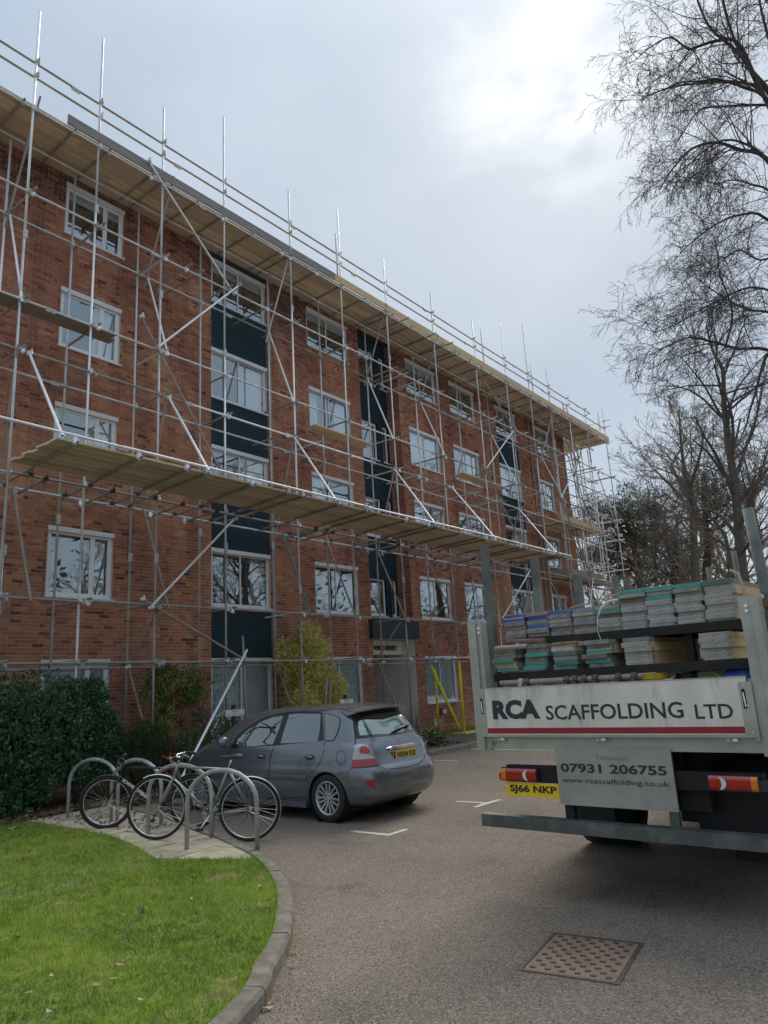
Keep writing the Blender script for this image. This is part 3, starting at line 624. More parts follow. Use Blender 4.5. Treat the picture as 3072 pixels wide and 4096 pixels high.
# brick courses
bv, bt = {'red': [], 'blue': []}, {'red': [], 'blue': []}
prng = np.random.default_rng(21)
def patch(x, z):
    return (math.sin(x * 0.9 + 1.7 * math.sin(z * 0.6)) * math.cos(z * 0.8 + math.sin(x * 0.7)) + 0.5 * math.sin(x * 2.3 + z * 1.9))
BR = []
for k in range(int(ZT / 0.075)):
    z0 = k * 0.075; zc = z0 + 0.0375
    cuts = sorted((a, b) for a, b, c, d in openings if c < zc < d)
    spans = []; x = XW
    for a, b in cuts:
        if a > x: spans.append((x, a))
        x = max(x, b)
    if x < XE: spans.append((x, XE))
    sp2 = []
    for s0, s1 in spans:
        cc = [s0] + [q for q in (10.93, 12.84, 25.90, 27.74) if s0 + .01 < q < s1 - .01] + [s1]; sp2 += list(zip(cc, cc[1:]))
    spans = sp2
    for s0, s1 in spans:
        xs = 3.0 + (0.1125 if k % 2 else 0.0) - 0.225
        edges = [s0]
        n0 = math.floor((s0 - xs) / 0.225) + 1
        e = xs + n0 * 0.225
        while e < s1 - 0.03:
            if e > s0 + 0.04: edges.append(e)
            e += 0.225
        # occasional pairs of headers, as in the photo
        ed2 = []
        for i, q in enumerate(edges):
            ed2.append(q)
            nx_ = edges[i + 1] if i + 1 < len(edges) else s1
            if nx_ - q > 0.2 and prng.random() < 0.10: ed2.append(q + 0.1125)
        ed2.append(s1)
        for a, b in zip(ed2, ed2[1:]):
            if b - a < 0.03: continue
            xc = (a + b) / 2; isb = any(p - 0.01 < xc < q + 0.01 for p, q, _, _ in blue)
            BR.append((a + 0.005, b - 0.005, z0 + 0.0045, z0 + 0.0705, 'blue' if isb else 'red', b - a < 0.15))
def brick_verts(b, y=YW, axis=0, flip=1):
    a, c, z0, z1, kd, hd = b; j = prng.uniform(-0.0025, 0.0015, 5)
    yf = y + (j[0] if kd == 'red' else j[0] * 0.3) ; yb = y + 0.013
    return [(a + j[1] * .6, yf, z0 + j[2] * .5), (c + j[3] * .6, yf + j[4] * .6, z0), (c, yf, z1 + j[2] * .5), (a, yf + j[3] * .5, z1), (a, yb, z0), (c, yb, z0), (c, yb, z1), (a, yb, z1)]
BF = np.array([(0, 1, 2, 3), (4, 0, 3, 7), (1, 5, 6, 2), (3, 2, 6, 7), (4, 5, 1, 0)])
def tone_of(b):
    xc, zc = (b[0] + b[1]) / 2, (b[2] + b[3]) / 2
    t = 0.47 + 0.15 * patch(xc, zc) + prng.normal(0, 0.135)
    if prng.random() < (0.07 if b[5] else 0.02): t = prng.uniform(0, 0.12)
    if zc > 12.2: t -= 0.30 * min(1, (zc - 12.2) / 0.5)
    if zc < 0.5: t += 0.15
    return float(min(max(t, 0), 1))
# the 300 bricks that show largest stand as parts of the wall
vis = [b for b in BR if b[4] == 'red' and b[0] > 5.9 and 2.55 < b[2] < 5.6 and not (b[0] < 6.95 and b[2] > 5.2)]
vis.sort(key=lambda b: (b[0] ** 2 + (b[2] - 1.7) ** 2 * 1.2)); near = set(id(b) for b in vis[:300])
wall = MB()
# wall core behind the brick faces, with the openings left out
xsn = sorted(set([XW, XE] + [v for o in openings for v in o[:2]])); zsn = sorted(set([0.0, ZT] + [min(v, ZT) for o in openings for v in o[2:4]]))
for a, b in zip(xsn, xsn[1:]):
    for c, d in zip(zsn, zsn[1:]):
        xc, zc = (a + b) / 2, (c + d) / 2
        if any(o[0] < xc < o[1] and o[2] < zc < o[3] for o in openings): continue
        wall.quad((a, YW + 0.0048, c), (b, YW + 0.0048, c), (b, YW + 0.0048, d), (a, YW + 0.0048, d))
# gable end and back
wall.quad((XE, YW + 0.007, 0), (XE, 24, 0), (XE, 24, ZT), (XE, YW + 0.007, ZT)); wall.quad((XW, 24, 0), (XW, 24, ZT), (XE, 24, ZT), (XE, 24, 0)); wall.quad((XW, YW + .003, 0), (XW, YW + .003, ZT), (XW, 24, ZT), (XW, 24, 0))
wo = wall.build('wall', M_MORTAR, bld)
for ba, bb_, _, _ in blue:
    zc_ = 0.0
    for a_, b_, c_, d_ in sorted([o for o in openings if ba - .01 < (o[0] + o[1]) / 2 < bb_ + .01], key=lambda o: o[2]) + [(0, 0, ZT, ZT)]:
        if c_ > zc_ + .02: bq = MB(); bq.box((ba, YW + 0.0022, zc_), (bb_, YW + 0.0042, c_)); bq.build('painted_panel', M_BLUE, bld)
        zc_ = d_

for kd, m, nm in (('red', M_BRICK, 'brickwork'), ('blue', M_BLUEBR, 'painted_brickwork')):
    V = []; T = []; 
    for b in BR:
        if b[4] != kd or id(b) in near: continue
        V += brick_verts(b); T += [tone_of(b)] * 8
    n = len(V) // 8; Fq = (np.arange(n)[:, None, None] * 8 + BF[None]).reshape(-1, 4)
    tag(link(nm, raw_mesh(nm, V, Fq, m, T), bld), kind='stuff')
# shared meshes for the nearest bricks
var = []
for q in range(28):
    t = 0.44 + prng.normal(0, 0.16)
    if q in (3, 17): t = 0.05
    for ln in (0.215, 0.1025):
        v = [(x, y - YW, z) for x, y, z in brick_verts((-ln / 2, ln / 2, 0, 0.065, 'red', False))]
        var.append((ln, raw_mesh('brick', v, BF, M_BRICK, [min(max(t, 0), 1)] * 8)))
for b in BR:
    if id(b) not in near: continue
    ln = b[1] - b[0]; cand = [m for l, m in var if abs(l - ln) < 0.02]
    if cand: link('brick', random.choice(cand), wo, ((b[0] + b[1]) / 2, YW, b[2]))
    else:
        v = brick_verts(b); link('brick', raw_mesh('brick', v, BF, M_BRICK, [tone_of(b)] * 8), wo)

def pleats(mb, x0, x1, z0, z1, y, amp=0.02, wl=0.09, m=None):
    n = max(4, int((x1 - x0) / wl * 4)); P = []
    for i in range(n + 1):
        x = x0 + (x1 - x0) * i / n; yy = y + amp * math.sin(i * math.pi / 2) + random.uniform(-.003, .003)
        P += [(x, yy, z0), (x, yy, z1)]
    mb.add(P, [(2 * i, 2 * i + 2, 2 * i + 3, 2 * i + 1) for i in range(n)], m)
def bars(mb, x0, x1, z0, z1, y0, y1, w, m=None, wb=None):
    wb = wb or w
    mb.box((x0, y0, z0), (x0 + w, y1, z1), m); mb.box((x1 - w, y0, z0), (x1, y1, z1), m)
    mb.box((x0 + w, y0, z1 - w), (x1 - w, y1, z1), m); mb.box((x0 + w, y0, z0), (x1 - w, y1, z0 + wb), m)
def window(x0, x1, z0, z1, col_, f, yw=YW, split=0.5, lintel=True, style='slide', parent=bld, cover=None):
    y = yw + 0.055; fr_m = M_FRAME if style != 'case' else M_FRAMEW
    mb = MB(); bars(mb, x0 + .003, x1 - .003, z0 + 0.03, z1 - 0.003, y, y + 0.07, 0.045, fr_m)
    if lintel: mb.box((x0 - 0.01, yw - 0.012, z1 - 0.085), (x1 + 0.01, yw + 0.05, z1 + 0.012), M_FRAME)
    W_ = mb.build('window', None, parent)
    sb = MB(); sb.box((x0 - 0.03, yw - 0.045, z0 - 0.005), (x1 + 0.03, y, z0 + 0.028), M_FRAME); sb.build('sill', None, W_)
    zt = z1 - (0.085 if lintel else 0.045); zi = z0 + 0.075; xi0, xi1 = x0 + .048, x1 - .048
    xm = xi0 + (xi1 - xi0) * split
    for k, (a, b) in enumerate(((xi0, xm), (xm, xi1))):
        if b - a < 0.05: continue
        s = MB(); yo = 0.006 if (k == 0) else (0.03 if style == 'slide' else 0.006)
        bars(s, a + (0.002 if k else 0), b, zi, zt, y + yo, y + yo + 0.028, 0.034 if style == 'slide' else 0.05, fr_m)
        so_ = s.build('sash', None, W_)
        p = MB(); p.box((a + .03, y + yo + 0.012, zi + .03), (b - .03, y + yo + 0.018, zt - .03), M_GLASS)
        g_ = MB(); bars(g_, a + .032, b - .032, zi + .032, zt - .032, y + yo + 0.004, y + yo + 0.011, 0.008, M_GASK)
        p.build('pane', None, W_); g_.build('gasket', None, W_)
    if style == 'slide':
        h = MB(); h.box((x1 - 0.11, y - 0.008, z0 + 0.05), (x1 - 0.08, y + 0.002, z0 + 0.062), M_BLACKP); h.box((x0 + 0.08, y - 0.008, z0 + 0.05), (x0 + 0.11, y + 0.002, z0 + 0.062), M_BLACKP)
        h.build('drain_cap', None, W_)
    yi = y + (0.10 if f == 0 else 0.14)
    if cover == 'left' or cover == 'both':
        c = MB(); pleats(c, x0 + .03, x0 + (x1 - x0) * (0.30 if cover == 'both' else 0.42), z0 + .03, z1 - .06, yi, 0.022, 0.10, M_CURT); c.build('curtain', None, W_)
    if cover == 'right' or cover == 'both':
        c = MB(); pleats(c, x0 + (x1 - x0) * (0.68 if cover == 'both' else 0.55), x1 - .03, z0 + .03, z1 - .06, yi, 0.022, 0.10, M_CURT); c.build('curtain', None, W_)
    if cover == 'sheer':
        c = MB(); pleats(c, x0 + (x1 - x0) * .72, x1 - .03, z0 + .03, z1 - .06, yi, 0.016, 0.08, M_CURTG); c.build('curtain', None, W_)
    if cover in ('net', 'full'):
        c = MB(); pleats(c, x0 + .03, x1 - .03, z0 + .03, z1 - .06, yi, 0.016, 0.08, M_CURT); c.build('curtain', None, W_)
    if cover == 'blind':
        c = MB(); c.box((x0 + .05, yi - .05, z1 - 0.30), (x1 - .05, yi - .045, z1 - .05), M_BLINDW); c.build('roller_blind', None, W_)
        c = MB()
        for q in range(2): c.box((x0 + 0.3 + q * .6, yi + .3, z0 + .45 + q * .02), (x0 + 0.75 + q * .6, yi + .32, z0 + .47 + q * .02), M_CURT)
        c.build('ceiling_light', None, W_)
    if cover == 'shutter':
        c = MB(); n = int((z1 - z0 - .15) / 0.075)
        for q in range(n):
            zz = z0 + .06 + q * .075; c.add([(x0 + .06, yi - .04, zz), (x1 - .06, yi - .04, zz), (x1 - .06, yi, zz + .055), (x0 + .06, yi, zz + .055)], [(0, 1, 2, 3)], M_SLATG)
        c.box((x0 + (x1 - x0) / 2 - .03, yi - .045, z0 + .05), (x0 + (x1 - x0) / 2 + .03, yi - .01, z1 - .05), M_FRAME)
        c.build('shutter', None, W_)
    if yw == YW:
        rv = MB(); a, b, c, d = x0, x1, z0, z1; y0, y1 = YW + 0.006, YW + 0.16
        rv.quad((a, y0, c), (a, y1, c), (a, y1, d), (a, y0, d)); rv.quad((b, y0, c), (b, y0, d), (b, y1, d), (b, y1, c)); rv.quad((a, y0, d), (a, y1, d), (b, y1, d), (b, y0, d)); rv.quad((a, y0, c), (b, y0, c), (b, y1, c), (a, y1, c)); rv.build('reveal', M_MORTAR, W_)
    # shallow room behind
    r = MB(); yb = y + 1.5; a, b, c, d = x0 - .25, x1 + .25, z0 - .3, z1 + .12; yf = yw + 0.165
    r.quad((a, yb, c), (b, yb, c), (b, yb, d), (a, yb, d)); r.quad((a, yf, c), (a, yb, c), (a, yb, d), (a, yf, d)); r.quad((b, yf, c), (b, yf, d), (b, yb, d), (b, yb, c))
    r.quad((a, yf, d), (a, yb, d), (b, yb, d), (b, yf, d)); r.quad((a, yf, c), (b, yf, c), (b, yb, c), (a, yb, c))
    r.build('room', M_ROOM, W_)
    return W_
cover = {('A', 1): 'sheer', ('A', 2): 'right', ('A', 3): 'right', ('A', 4): 'blind', ('B', 1): 'sheer', ('B', 2): 'right', ('B', 3): 'right', ('B', 4): 'blind', ('C', 1): None, ('C', 2): 'left', ('C', 3): 'both', ('C', 4): 'blind',
         ('D', 1): None, ('D', 2): 'both', ('D', 3): 'full', ('D', 4): 'blind', ('E', 1): 'sheer', ('E', 2): None, ('E', 3): 'right', ('E', 4): 'shutter', ('F', 1): 'both', ('F', 2): 'right', ('F', 3): 'left', ('F', 4): 'shutter',
         ('G', 1): 'net', ('G', 2): None, ('G', 3): 'full', ('G', 4): 'shutter'}
for a, b, c, d, col_, f in wins:
    st = 'case' if col_ == 'A' else 'slide'
    cv = cover.get((col_, f), 'net')
    window(a, b, c, d, col_, f, split=0.70 if col_ == 'A' else 0.5, style=st, cover=cv, lintel=True)
# table lamp seen in the first floor window at the left
lm = MB(); lm.path([(7.9, 14.35, 3.8), (7.9, 14.35, 4.02)], [0.05, 0.03], 10); lm.path([(7.9, 14.35, 4.0), (7.9, 14.35, 4.24)], [0.2, 0.11], 16)
tag(lm.build('table_lamp', mat('lamp_shade', (0.5, 0.45, 0.38), (0.42, 0.38, 0.32), rough=0.8)), 'pale cone-shaped lampshade behind the first floor window at the far left', 'lamp')

# recess: side return in brick, back wall in blue paint, narrow windows
RY = 14.35; rx0, rx1 = recess[0], recess[1]
rb = MB(); rb.quad((rx0, YW + .007, 0), (rx0, RY, 0), (rx0, RY, ZT), (rx0, YW + .007, ZT)); rb.quad((rx1 + .007, YW, 3.1), (rx1 + .007, YW, ZT), (rx1 + .007, RY, ZT), (rx1 + .007, RY, 3.1)); rb.build('recess_side', M_MORTAR, bld)
V, T = [], []
for k in range(int(3.1 / 0.075) + 1, int(ZT / 0.075)):
    z0 = k * .075; ys = [YW + .004, YW + .1 if k % 2 else YW + .21, (YW + .32 if k % 2 else YW + .43), RY]
    for a, b in zip(ys, ys[1:]):
        a += .005; b -= .005; x = rx1 + prng.uniform(-.002, .002)
        V += [(x, a, z0 + .005), (x, b, z0 + .005), (x, b, z0 + .07), (x, a, z0 + .07), (x + .012, a, z0 + .005), (x + .012, b, z0 + .005), (x + .012, b, z0 + .07), (x + .012, a, z0 + .07)]
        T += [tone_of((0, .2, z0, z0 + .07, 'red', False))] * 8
n = len(V) // 8; tag(link('recess_brickwork', raw_mesh('recess_brickwork', V, (np.arange(n)[:, None, None] * 8 + BF[None, :, ::-1]).reshape(-1, 4), M_BRICK, T), bld), kind='stuff')
V, T = [], []
ro = []
for f in range(1, 5):
    z0, z1 = (3.83, 5.06) if f == 1 else (SILL[f], HEADS[f] - 0.05)
    ro += [(17.02, 18.40, z0, z1), (18.70, 18.99, z0, z1)]
for k in range(int(3.1 / 0.075) + 1, int(ZT / 0.075)):
    z0 = k * 0.075; zc = z0 + .0375; cuts = sorted((a, b) for a, b, c, d in ro if c < zc < d); x = rx0; sp_ = []
    for a, b in cuts: sp_.append((x, a)); x = b
    sp_.append((x, rx1))
    for s0, s1 in sp_:
        xs = s0 + (0.1125 if k % 2 else 0.225); e = [s0]
        while xs < s1 - .05: e.append(xs); xs += .225
        e.append(s1)
        for a, b in zip(e, e[1:]):
            if b - a > .02: V += brick_verts((a + .004, b - .004, z0 + .004, z0 + .071, 'blue', False), y=RY); T += [0.5] * 8
n = len(V) // 8; tag(link('recess_painted_brickwork', raw_mesh('recess_painted_brickwork', V, (np.arange(n)[:, None, None] * 8 + BF[None]).reshape(-1, 4), M_BLUEBR, T), bld), kind='stuff')
rb = MB(); xs_ = sorted(set([rx0, rx1] + [v for o in ro for v in o[:2]])); zs_ = sorted(set([3.1, ZT] + [v for o in ro for v in o[2:]]))
for a, b in zip(xs_, xs_[1:]):
    for c, d in zip(zs_, zs_[1:]):
        if not any(o[0] < (a + b) / 2 < o[1] and o[2] < (c + d) / 2 < o[3] for o in ro): rb.quad((a, RY + .007, c), (b, RY + .007, c), (b, RY + .007, d), (a, RY + .007, d))
rb.build('recess_wall', M_BLUE, bld)
for i, (a, b, c, d) in enumerate(ro):
    window(a, b, c, d, 'R', i, yw=RY, split=1.0, style='slide', lintel=False, cover='left' if i in (4, 5) else None)
# entrance porch: canopy fascia, name board, tiled side wall, ceiling, door
cp = MB(); cp.box((16.76, 13.64, 3.09), (19.12, 14.34, 3.62), M_BLUE); cp.box((16.74, 13.62, 3.60), (19.14, 14.34, 3.63), M_GASK); cp.build('canopy', None, bld)
nb = MB(); nb.box((16.93, RY - 0.10, 2.62), (19.02, RY - 0.06, 3.085), M_CREAMP); nbo = nb.build('name_board', None, bld)
nb = MB(); bars(nb, 17.0, 18.98, 2.625, 3.08, RY - 0.112, RY - 0.101, 0.022, mat('cream_trim', (0.60, 0.56, 0.44), rough=0.6)); nb.build('board_trim', None, nbo)
tm = text_mb('WESTBERRY', w=1.20, h=0.155, depth=0.018, bold=0.035); l = MB(); l.merge(tm, frame((18.06, RY - 0.103, 2.84), (1, 0, 0), (0, 0, 1))); l.build('lettering', mat('black_letter', (0.012, 0.012, 0.014), rough=0.4), nbo)
pw_ = MB(); pw_.quad((rx1 + .004, YW + .01, 0.1), (rx1 + .004, YW + .01, 3.09), (rx1 + .004, 17.6, 3.09), (rx1 + .004, 17.6, 0.1)); pw_.quad((rx0, 13.9, 0), (rx0, 17.6, 0), (rx0, 17.6, 3.1), (rx0, 13.9, 3.1)); pw_.quad((rx0, 13.82, 3.088), (rx1, 13.82, 3.088), (rx1, 17.6, 3.088), (rx0, 17.6, 3.088)); pw_.quad((rx0, 17.6, 0), (rx1, 17.6, 0), (rx1, 17.6, 3.1), (rx0, 17.6, 3.1)); po = pw_.build('porch_wall', M_CREAMP, bld)
tl = MB().mesh  # tiles of the porch side wall
for r_ in range(10):
    for c_ in range(8):
        y0 = YW + .015 + c_ * .30; z0 = 0.13 + r_ * .295
        b_ = MB(); b_.box((rx1 - .006, y0 + .003, z0 + .003), (rx1 + .002, min(y0 + .297, 17.6), min(z0 + .292, 3.085))); b_.build('tile', M_CREAM, po)
dr = MB(); bars(dr, 17.2, 18.8, 0.13, 2.5, 17.40, 17.46, 0.07, M_FRAME); dr.box((17.98, 17.4, .2), (18.04, 17.46, 2.43), M_FRAME); do = dr.build('entrance_door', None, bld)
dg_ = MB(); dg_.box((17.27, 17.42, .2), (18.73, 17.43, 2.43)); dg_.build('pane', M_GLASS, do)
# drainpipes, wall boxes, roof
for x in (12.93, 28.9):
    d_ = MB(); d_.tube((x, YW - .045, 0.1), (x, YW - .045, 13.3), .038, 10, M_GALV_D)
    for z in (1.5, 4.2, 6.9, 9.5, 12): d_.box((x - .055, YW - .09, z), (x + .055, YW - .001, z + .05), M_GALV_D)
    d_.build('drainpipe', None, bld)
d_ = MB(); d_.box((20.05, YW - .07, 0.66), (20.25, YW, 0.86), M_BLACKP); d_.box((20.3, YW - .08, 0.70), (20.42, YW, 0.82), M_FRAME); d_.build('meter_box', None, bld)
d_ = MB(); d_.disc_prism((19.85, YW - .03, 2.87), (0, 1, 0), .05, .06, 14, mat('red_bell', (.35, .03, .03), rough=.4)); d_.box((19.8, YW - .04, 0.35), (19.92, YW, 0.55), M_FRAME); d_.build('alarm_bell', None, bld)
rf = MB(); rf.box((XW - .1, YW + .15, ZT), (XE + .1, 24.1, ZT + .22)); rf.build('roof', M_GASK, bld)
# ================================================================== scaffold
YO, YI = 12.45, 13.40; TR = 0.0242
sc = thing('scaffold', 'tall galvanised tube scaffold with timber decks standing along the whole brick facade', 'scaffold', (0, 0, 0))
def tmat():
    q = random.random(); return M_GALV if q < 0.62 else (M_GALV_B if q < 0.75 else M_GALV_D)
def tube(name, a, b, m=None, hollow=False):
    mb = MB(); a, b = Vector(a), Vector(b); mb.tube(a, b, TR, 10, m or tmat(), caps=not hollow)
    if hollow:
        d = (b - a).normalized()
        for p, s in ((a, 1), (b, -1)):
            mb.tube(p, p + d * s * 0.06, TR * 0.82, 10, M_BLACKP); 
            q = MB(); q.path([p - d * s * 0.001, p + d * s * 0.001], [TR, TR], 10); 
            # thin rim ring
            n = 10; ax = d.orthogonal().normalized(); ay = d.cross(ax)
            vs = [p + (ax * math.cos(t) + ay * math.sin(t)) * r for r in (TR, TR * 0.8) for t in [k * 2 * math.pi / n for k in range(n)]]
            mb.add(vs, [(k, (k + 1) % n, n + (k + 1) % n, n + k) for k in range(n)], M_GALV)
    o = mb.build(name, None, sc, smooth=False); 
    return o
def shade(o):
    me = o.data; me.polygons.foreach_set('use_smooth', [len(p.vertices) == 4 for p in me.polygons]); return o
XF = [5.47, 6.87, 8.46, 10.25, 12.54, 14.61, 16.80, 19.46, 22.24, 24.60, 26.65, 28.60, 30.60, 32.64, 35.06]
TOP = [15.6, 16.05, 15.3, 16.25, 15.35, 15.85, 15.2, 15.1, 15.12, 16.17, 16.66, 15.14, 14.64, 14.4, 15.12]
XL = [4.22] + XF; TL = [15.4] + TOP
couplers = []   # (pos, dir2)
LZF = {'A': 2.40, 'B': 3.50, 'C': 5.68, 'D': 8.0, 'G': 9.0, 'E': 11.28, 'F': 13.18}
for i, (x, zt) in enumerate(zip(XL, TL)):
    # each standard is made of stacked tubes: darker old tube low down, newer tube above
    if x == 4.22:
        cutz = [0.1, 5.6, zt]
    else:
        c1 = random.uniform(3.9, 5.0) ; c2 = random.choice([9.6, 10.4, 11.7]); cutz = [0.1 if x < 18.5 else 0.13, c1, c2, zt]
    for k, (a, b) in enumerate(zip(cutz, cutz[1:])):
        m = M_GALV_D if (k == 0 and random.random() < 0.75) else (M_GALV_B if k and random.random() < .35 else M_GALV)
        shade(tube('standard', (x, YO, a), (x, YO, b - 0.003), m))
        if k: couplers.append(((x, YO, a), 'sleeve'))
    bz = random.uniform(4.2, 6.5)
    shade(tube('standard', (x + .02, YI, 0.1), (x + .02, YI, bz), M_GALV_D)); shade(tube('standard', (x + .02, YI, bz + .003), (x + .02, YI, 13.08), M_GALV if random.random() < .6 else M_GALV_B)); couplers.append(((x + .02, YI, bz), 'sleeve'))
    for z in (2.40, 3.50, 5.68, 8.0, 9.0, 11.28, 13.18, 13.99, 14.33): 
        if not (z > 14.4): couplers.append(((x, YO, z), 'front'))
    for z in (2.35, 5.68, 8.0, 11.28, 13.10): couplers.append(((x + .02, YI, z), 'back'))
for x, z0, z1 in ((14.43, 13.5, 14.9), (22.8, 13.5, 14.92), (26.9, 13.5, 14.82), (34.27, 13.6, 14.6)): shade(tube('guard_post', (x, YO - .05, z0), (x, YO - .05, z1), M_GALV))
for x, y in ((5.0, 12.1), (5.1, 12.25), (5.18, 11.95)): shade(tube('standard', (x, y, .1), (x + .08, y, 5.75), M_GALV_D))
def run(name, x0, x1, y, z, step=6.4, off=0.0, mats=None, zj=0.022):
    x = x0 - off * step
    while x < x1:
        a, b = max(x, x0), min(x + step, x1)
        if b - a > 0.3:
            shade(tube(name, (a, y, z + random.uniform(-zj, zj)), (b - .002, y, z + random.uniform(-zj, zj)), mats or tmat(), hollow=True)); couplers.append(((b, y, z), 'hsleeve'))
        x += step
e = .052
run('ledger', 4.1, 18.6, YO - e, 2.40, off=.3, mats=M_GALV_D); run('ledger', 19.0, 35.4, YO - e, 2.40, off=.5, mats=M_GALV)
run('ledger', 4.1, 35.4, YO - e, 3.50, off=.55, mats=M_GALV_D)
run('ledger', 4.1, 35.4, YI + e, 2.33, off=.1, mats=M_GALV_D)
run('ledger', 4.1, 35.4, YI - e, 5.68, off=.4, mats=M_GALV); run('ledger', 4.1, 35.4, YO - e, 5.66, off=.8, mats=M_GALV_D)
run('ledger', 4.1, 35.6, YO - e, 8.0, off=.2); run('ledger', 4.1, 35.4, YI - e, 8.0, off=.6)
run('ledger', 4.1, 35.4, YO - e, 9.0, off=.7)
run('ledger', 4.1, 35.9, YO - e, 11.28, off=.35, mats=M_GALV); run('ledger', 4.1, 35.4, YI - e, 11.28, off=.9)
run('ledger', 4.1, 35.4, YO - e, 13.16, off=.15, mats=M_GALV); run('ledger', 4.1, 35.4, YI - e, 13.10, off=.45, mats=M_GALV)
run('guard_rail', 4.1, 35.2, YO + e, 13.99, off=.25, mats=M_GALV_D); run('guard_rail', 4.1, 33.3, YO + e, 14.33, off=.65, mats=M_GALV_D)
# transoms
for i, x in enumerate(XL):
    for z, y0, y1 in ((2.44, YO - .18, 13.74), (3.54, YO - .16, 13.72), (8.05, YO - .16, 13.70), (9.05, YO - .12, 13.66), (11.33, YO - .17, 13.72)):
        if z == 2.44 and 18 < x < 19.6: continue
        xo = x + (.07 if random.random() < .7 else .12)
        shade(tube('transom', (xo, y0 - random.uniform(0, .06), z), (xo + random.uniform(-.06, .06), y1, z + random.uniform(-.01, .01)), M_GALV_D if random.random() < .6 else M_GALV, hollow=True)); couplers.append(((xo, YO - e, z - .02), 'top'))
for x in (9.1, 9.45, 11.6, 15.5, 17.2, 17.45, 18.2, 23.1, 23.5, 25.6, 27.3, 29.5):
    shade(tube('transom', (x, YO - .25, 11.33), (x, 13.72, 11.33), M_GALV_D if random.random() < .5 else M_GALV, hollow=True)); couplers.append(((x, YO - e, 11.3), 'top'))
for x in (12.2, 13.3, 17.9, 18.3, 21.2, 22.9, 23.2, 26.0):
    shade(tube('transom', (x, YO - .25, 8.05), (x, 13.68, 8.05), M_GALV_D if random.random() < .5 else M_GALV, hollow=True)); couplers.append(((x, YO - e, 8.02), 'top'))
x = 4.2; k = 0
while x < 35.2:
    shade(tube('transom', (x, YO - .12 - random.uniform(0, .05), 13.215), (x + random.uniform(-.04, .04), 13.70, 13.205), M_GALV_D, hollow=True)); couplers.append(((x, YO - e, 13.19), 'top')); k += 1
    x += random.choice([.78, .95, 1.05]) if k % 5 else .3
for x, L in ((17.5, .38), (19.0, .42), (20.0, .45)): shade(tube('transom', (x, YO - L, 13.22), (x, 13.5, 13.22), M_GALV_D, hollow=True))
# fan deck over the footpath
fx0, fx1 = 5.36, 24.1; fz = 5.735
run('fan_edge_tube', 3.9, 24.35, 10.50, 5.86, step=6.4, off=.6, mats=M_GALV_B)
x = fx0 + .25; k = 0
while x < fx1:
    yo = 10.40; long_ = True
    shade(tube('fan_transom', (x, yo, fz), (x + .32 * (1 if k % 3 else .6), 13.66, fz - .02), M_GALV_D, hollow=True)); couplers.append(((x, 10.50, 5.80), 'top'))
    for yy in (12.40, 13.35): couplers.append(((x + .2, yy, fz - .03), 'dark'))
    x += (1.15, 1.0, .42)[k % 3]; k += 1
for i, x in enumerate((6.0, 7.3, 8.9, 9.8, 12.9, 13.5, 16.3, 17.0, 20.4, 21.5)):
    shade(tube('fan_transom', (x, 12.15, 5.60), (x + .1, 13.62, 5.60), M_GALV_D, hollow=True)); couplers.append(((x, 12.2, 5.60), 'dark')); couplers.append(((x, 13.34, 5.62), 'top'))
# fan stays
for a, b in ((5.65, 5.38), (8.64, 8.22), (12.39, 11.79), (16.57, 15.75), (19.7, 18.95), (24.35, 23.2)):
    shade(tube('fan_stay', (a, YO - .08, 8.0), (b, 10.46, 5.80), M_GALV_B, hollow=True)); couplers.append(((b, 10.5, 5.84), 'top')); couplers.append(((a, YO - .08, 7.96), 'front'))
# zig-zag braces across the scaffold
for x in (5.45, 8.6, 12.4, 16.6, 19.5, 24.4, 28.85, 32.5):
    shade(tube('brace', (x + .1, YO - .1, 13.5), (x + .05, YI - .02, 11.0), M_GALV_D if random.random() < .6 else M_GALV, hollow=True))
    shade(tube('brace', (x + .08, YI - .1, 11.3), (x + .02, YO - .1, 8.92), M_GALV_B, hollow=True))
    shade(tube('brace', (x, YO - .1, 8.05), (x + .25, YI - .06, 5.72), M_GALV_D, hollow=True))
for x in (5.95, 8.72, 12.82, 14.5, 16.71, 19.31, 24.5, 28.4):
    m = M_GALV_D if x != 12.82 else M_TEAL_T
    shade(tube('brace', (x, YI - .1, 5.70), (x, YO - .1, 3.44), m, hollow=True))
for x in (5.6, 8.55, 12.6, 16.55, 19.15, 24.5):
    shade(tube('brace', (x, YO, 3.44), (x - .06, YI, 2.36), M_GALV_D, hollow=True))
shade(tube('brace', (19.12, YI, 2.45), (19.35, YO + .05, 0.14), M_GALV_D)); shade(tube('brace', (16.6, YI, 2.40), (16.75, YO, .16), M_GALV_D)); shade(tube('brace', (12.6, YI, 2.40), (12.75, YO, .14), M_GALV_D)); shade(tube('brace', (8.5, YI, 2.40), (8.65, YO, .14), M_GALV_D))
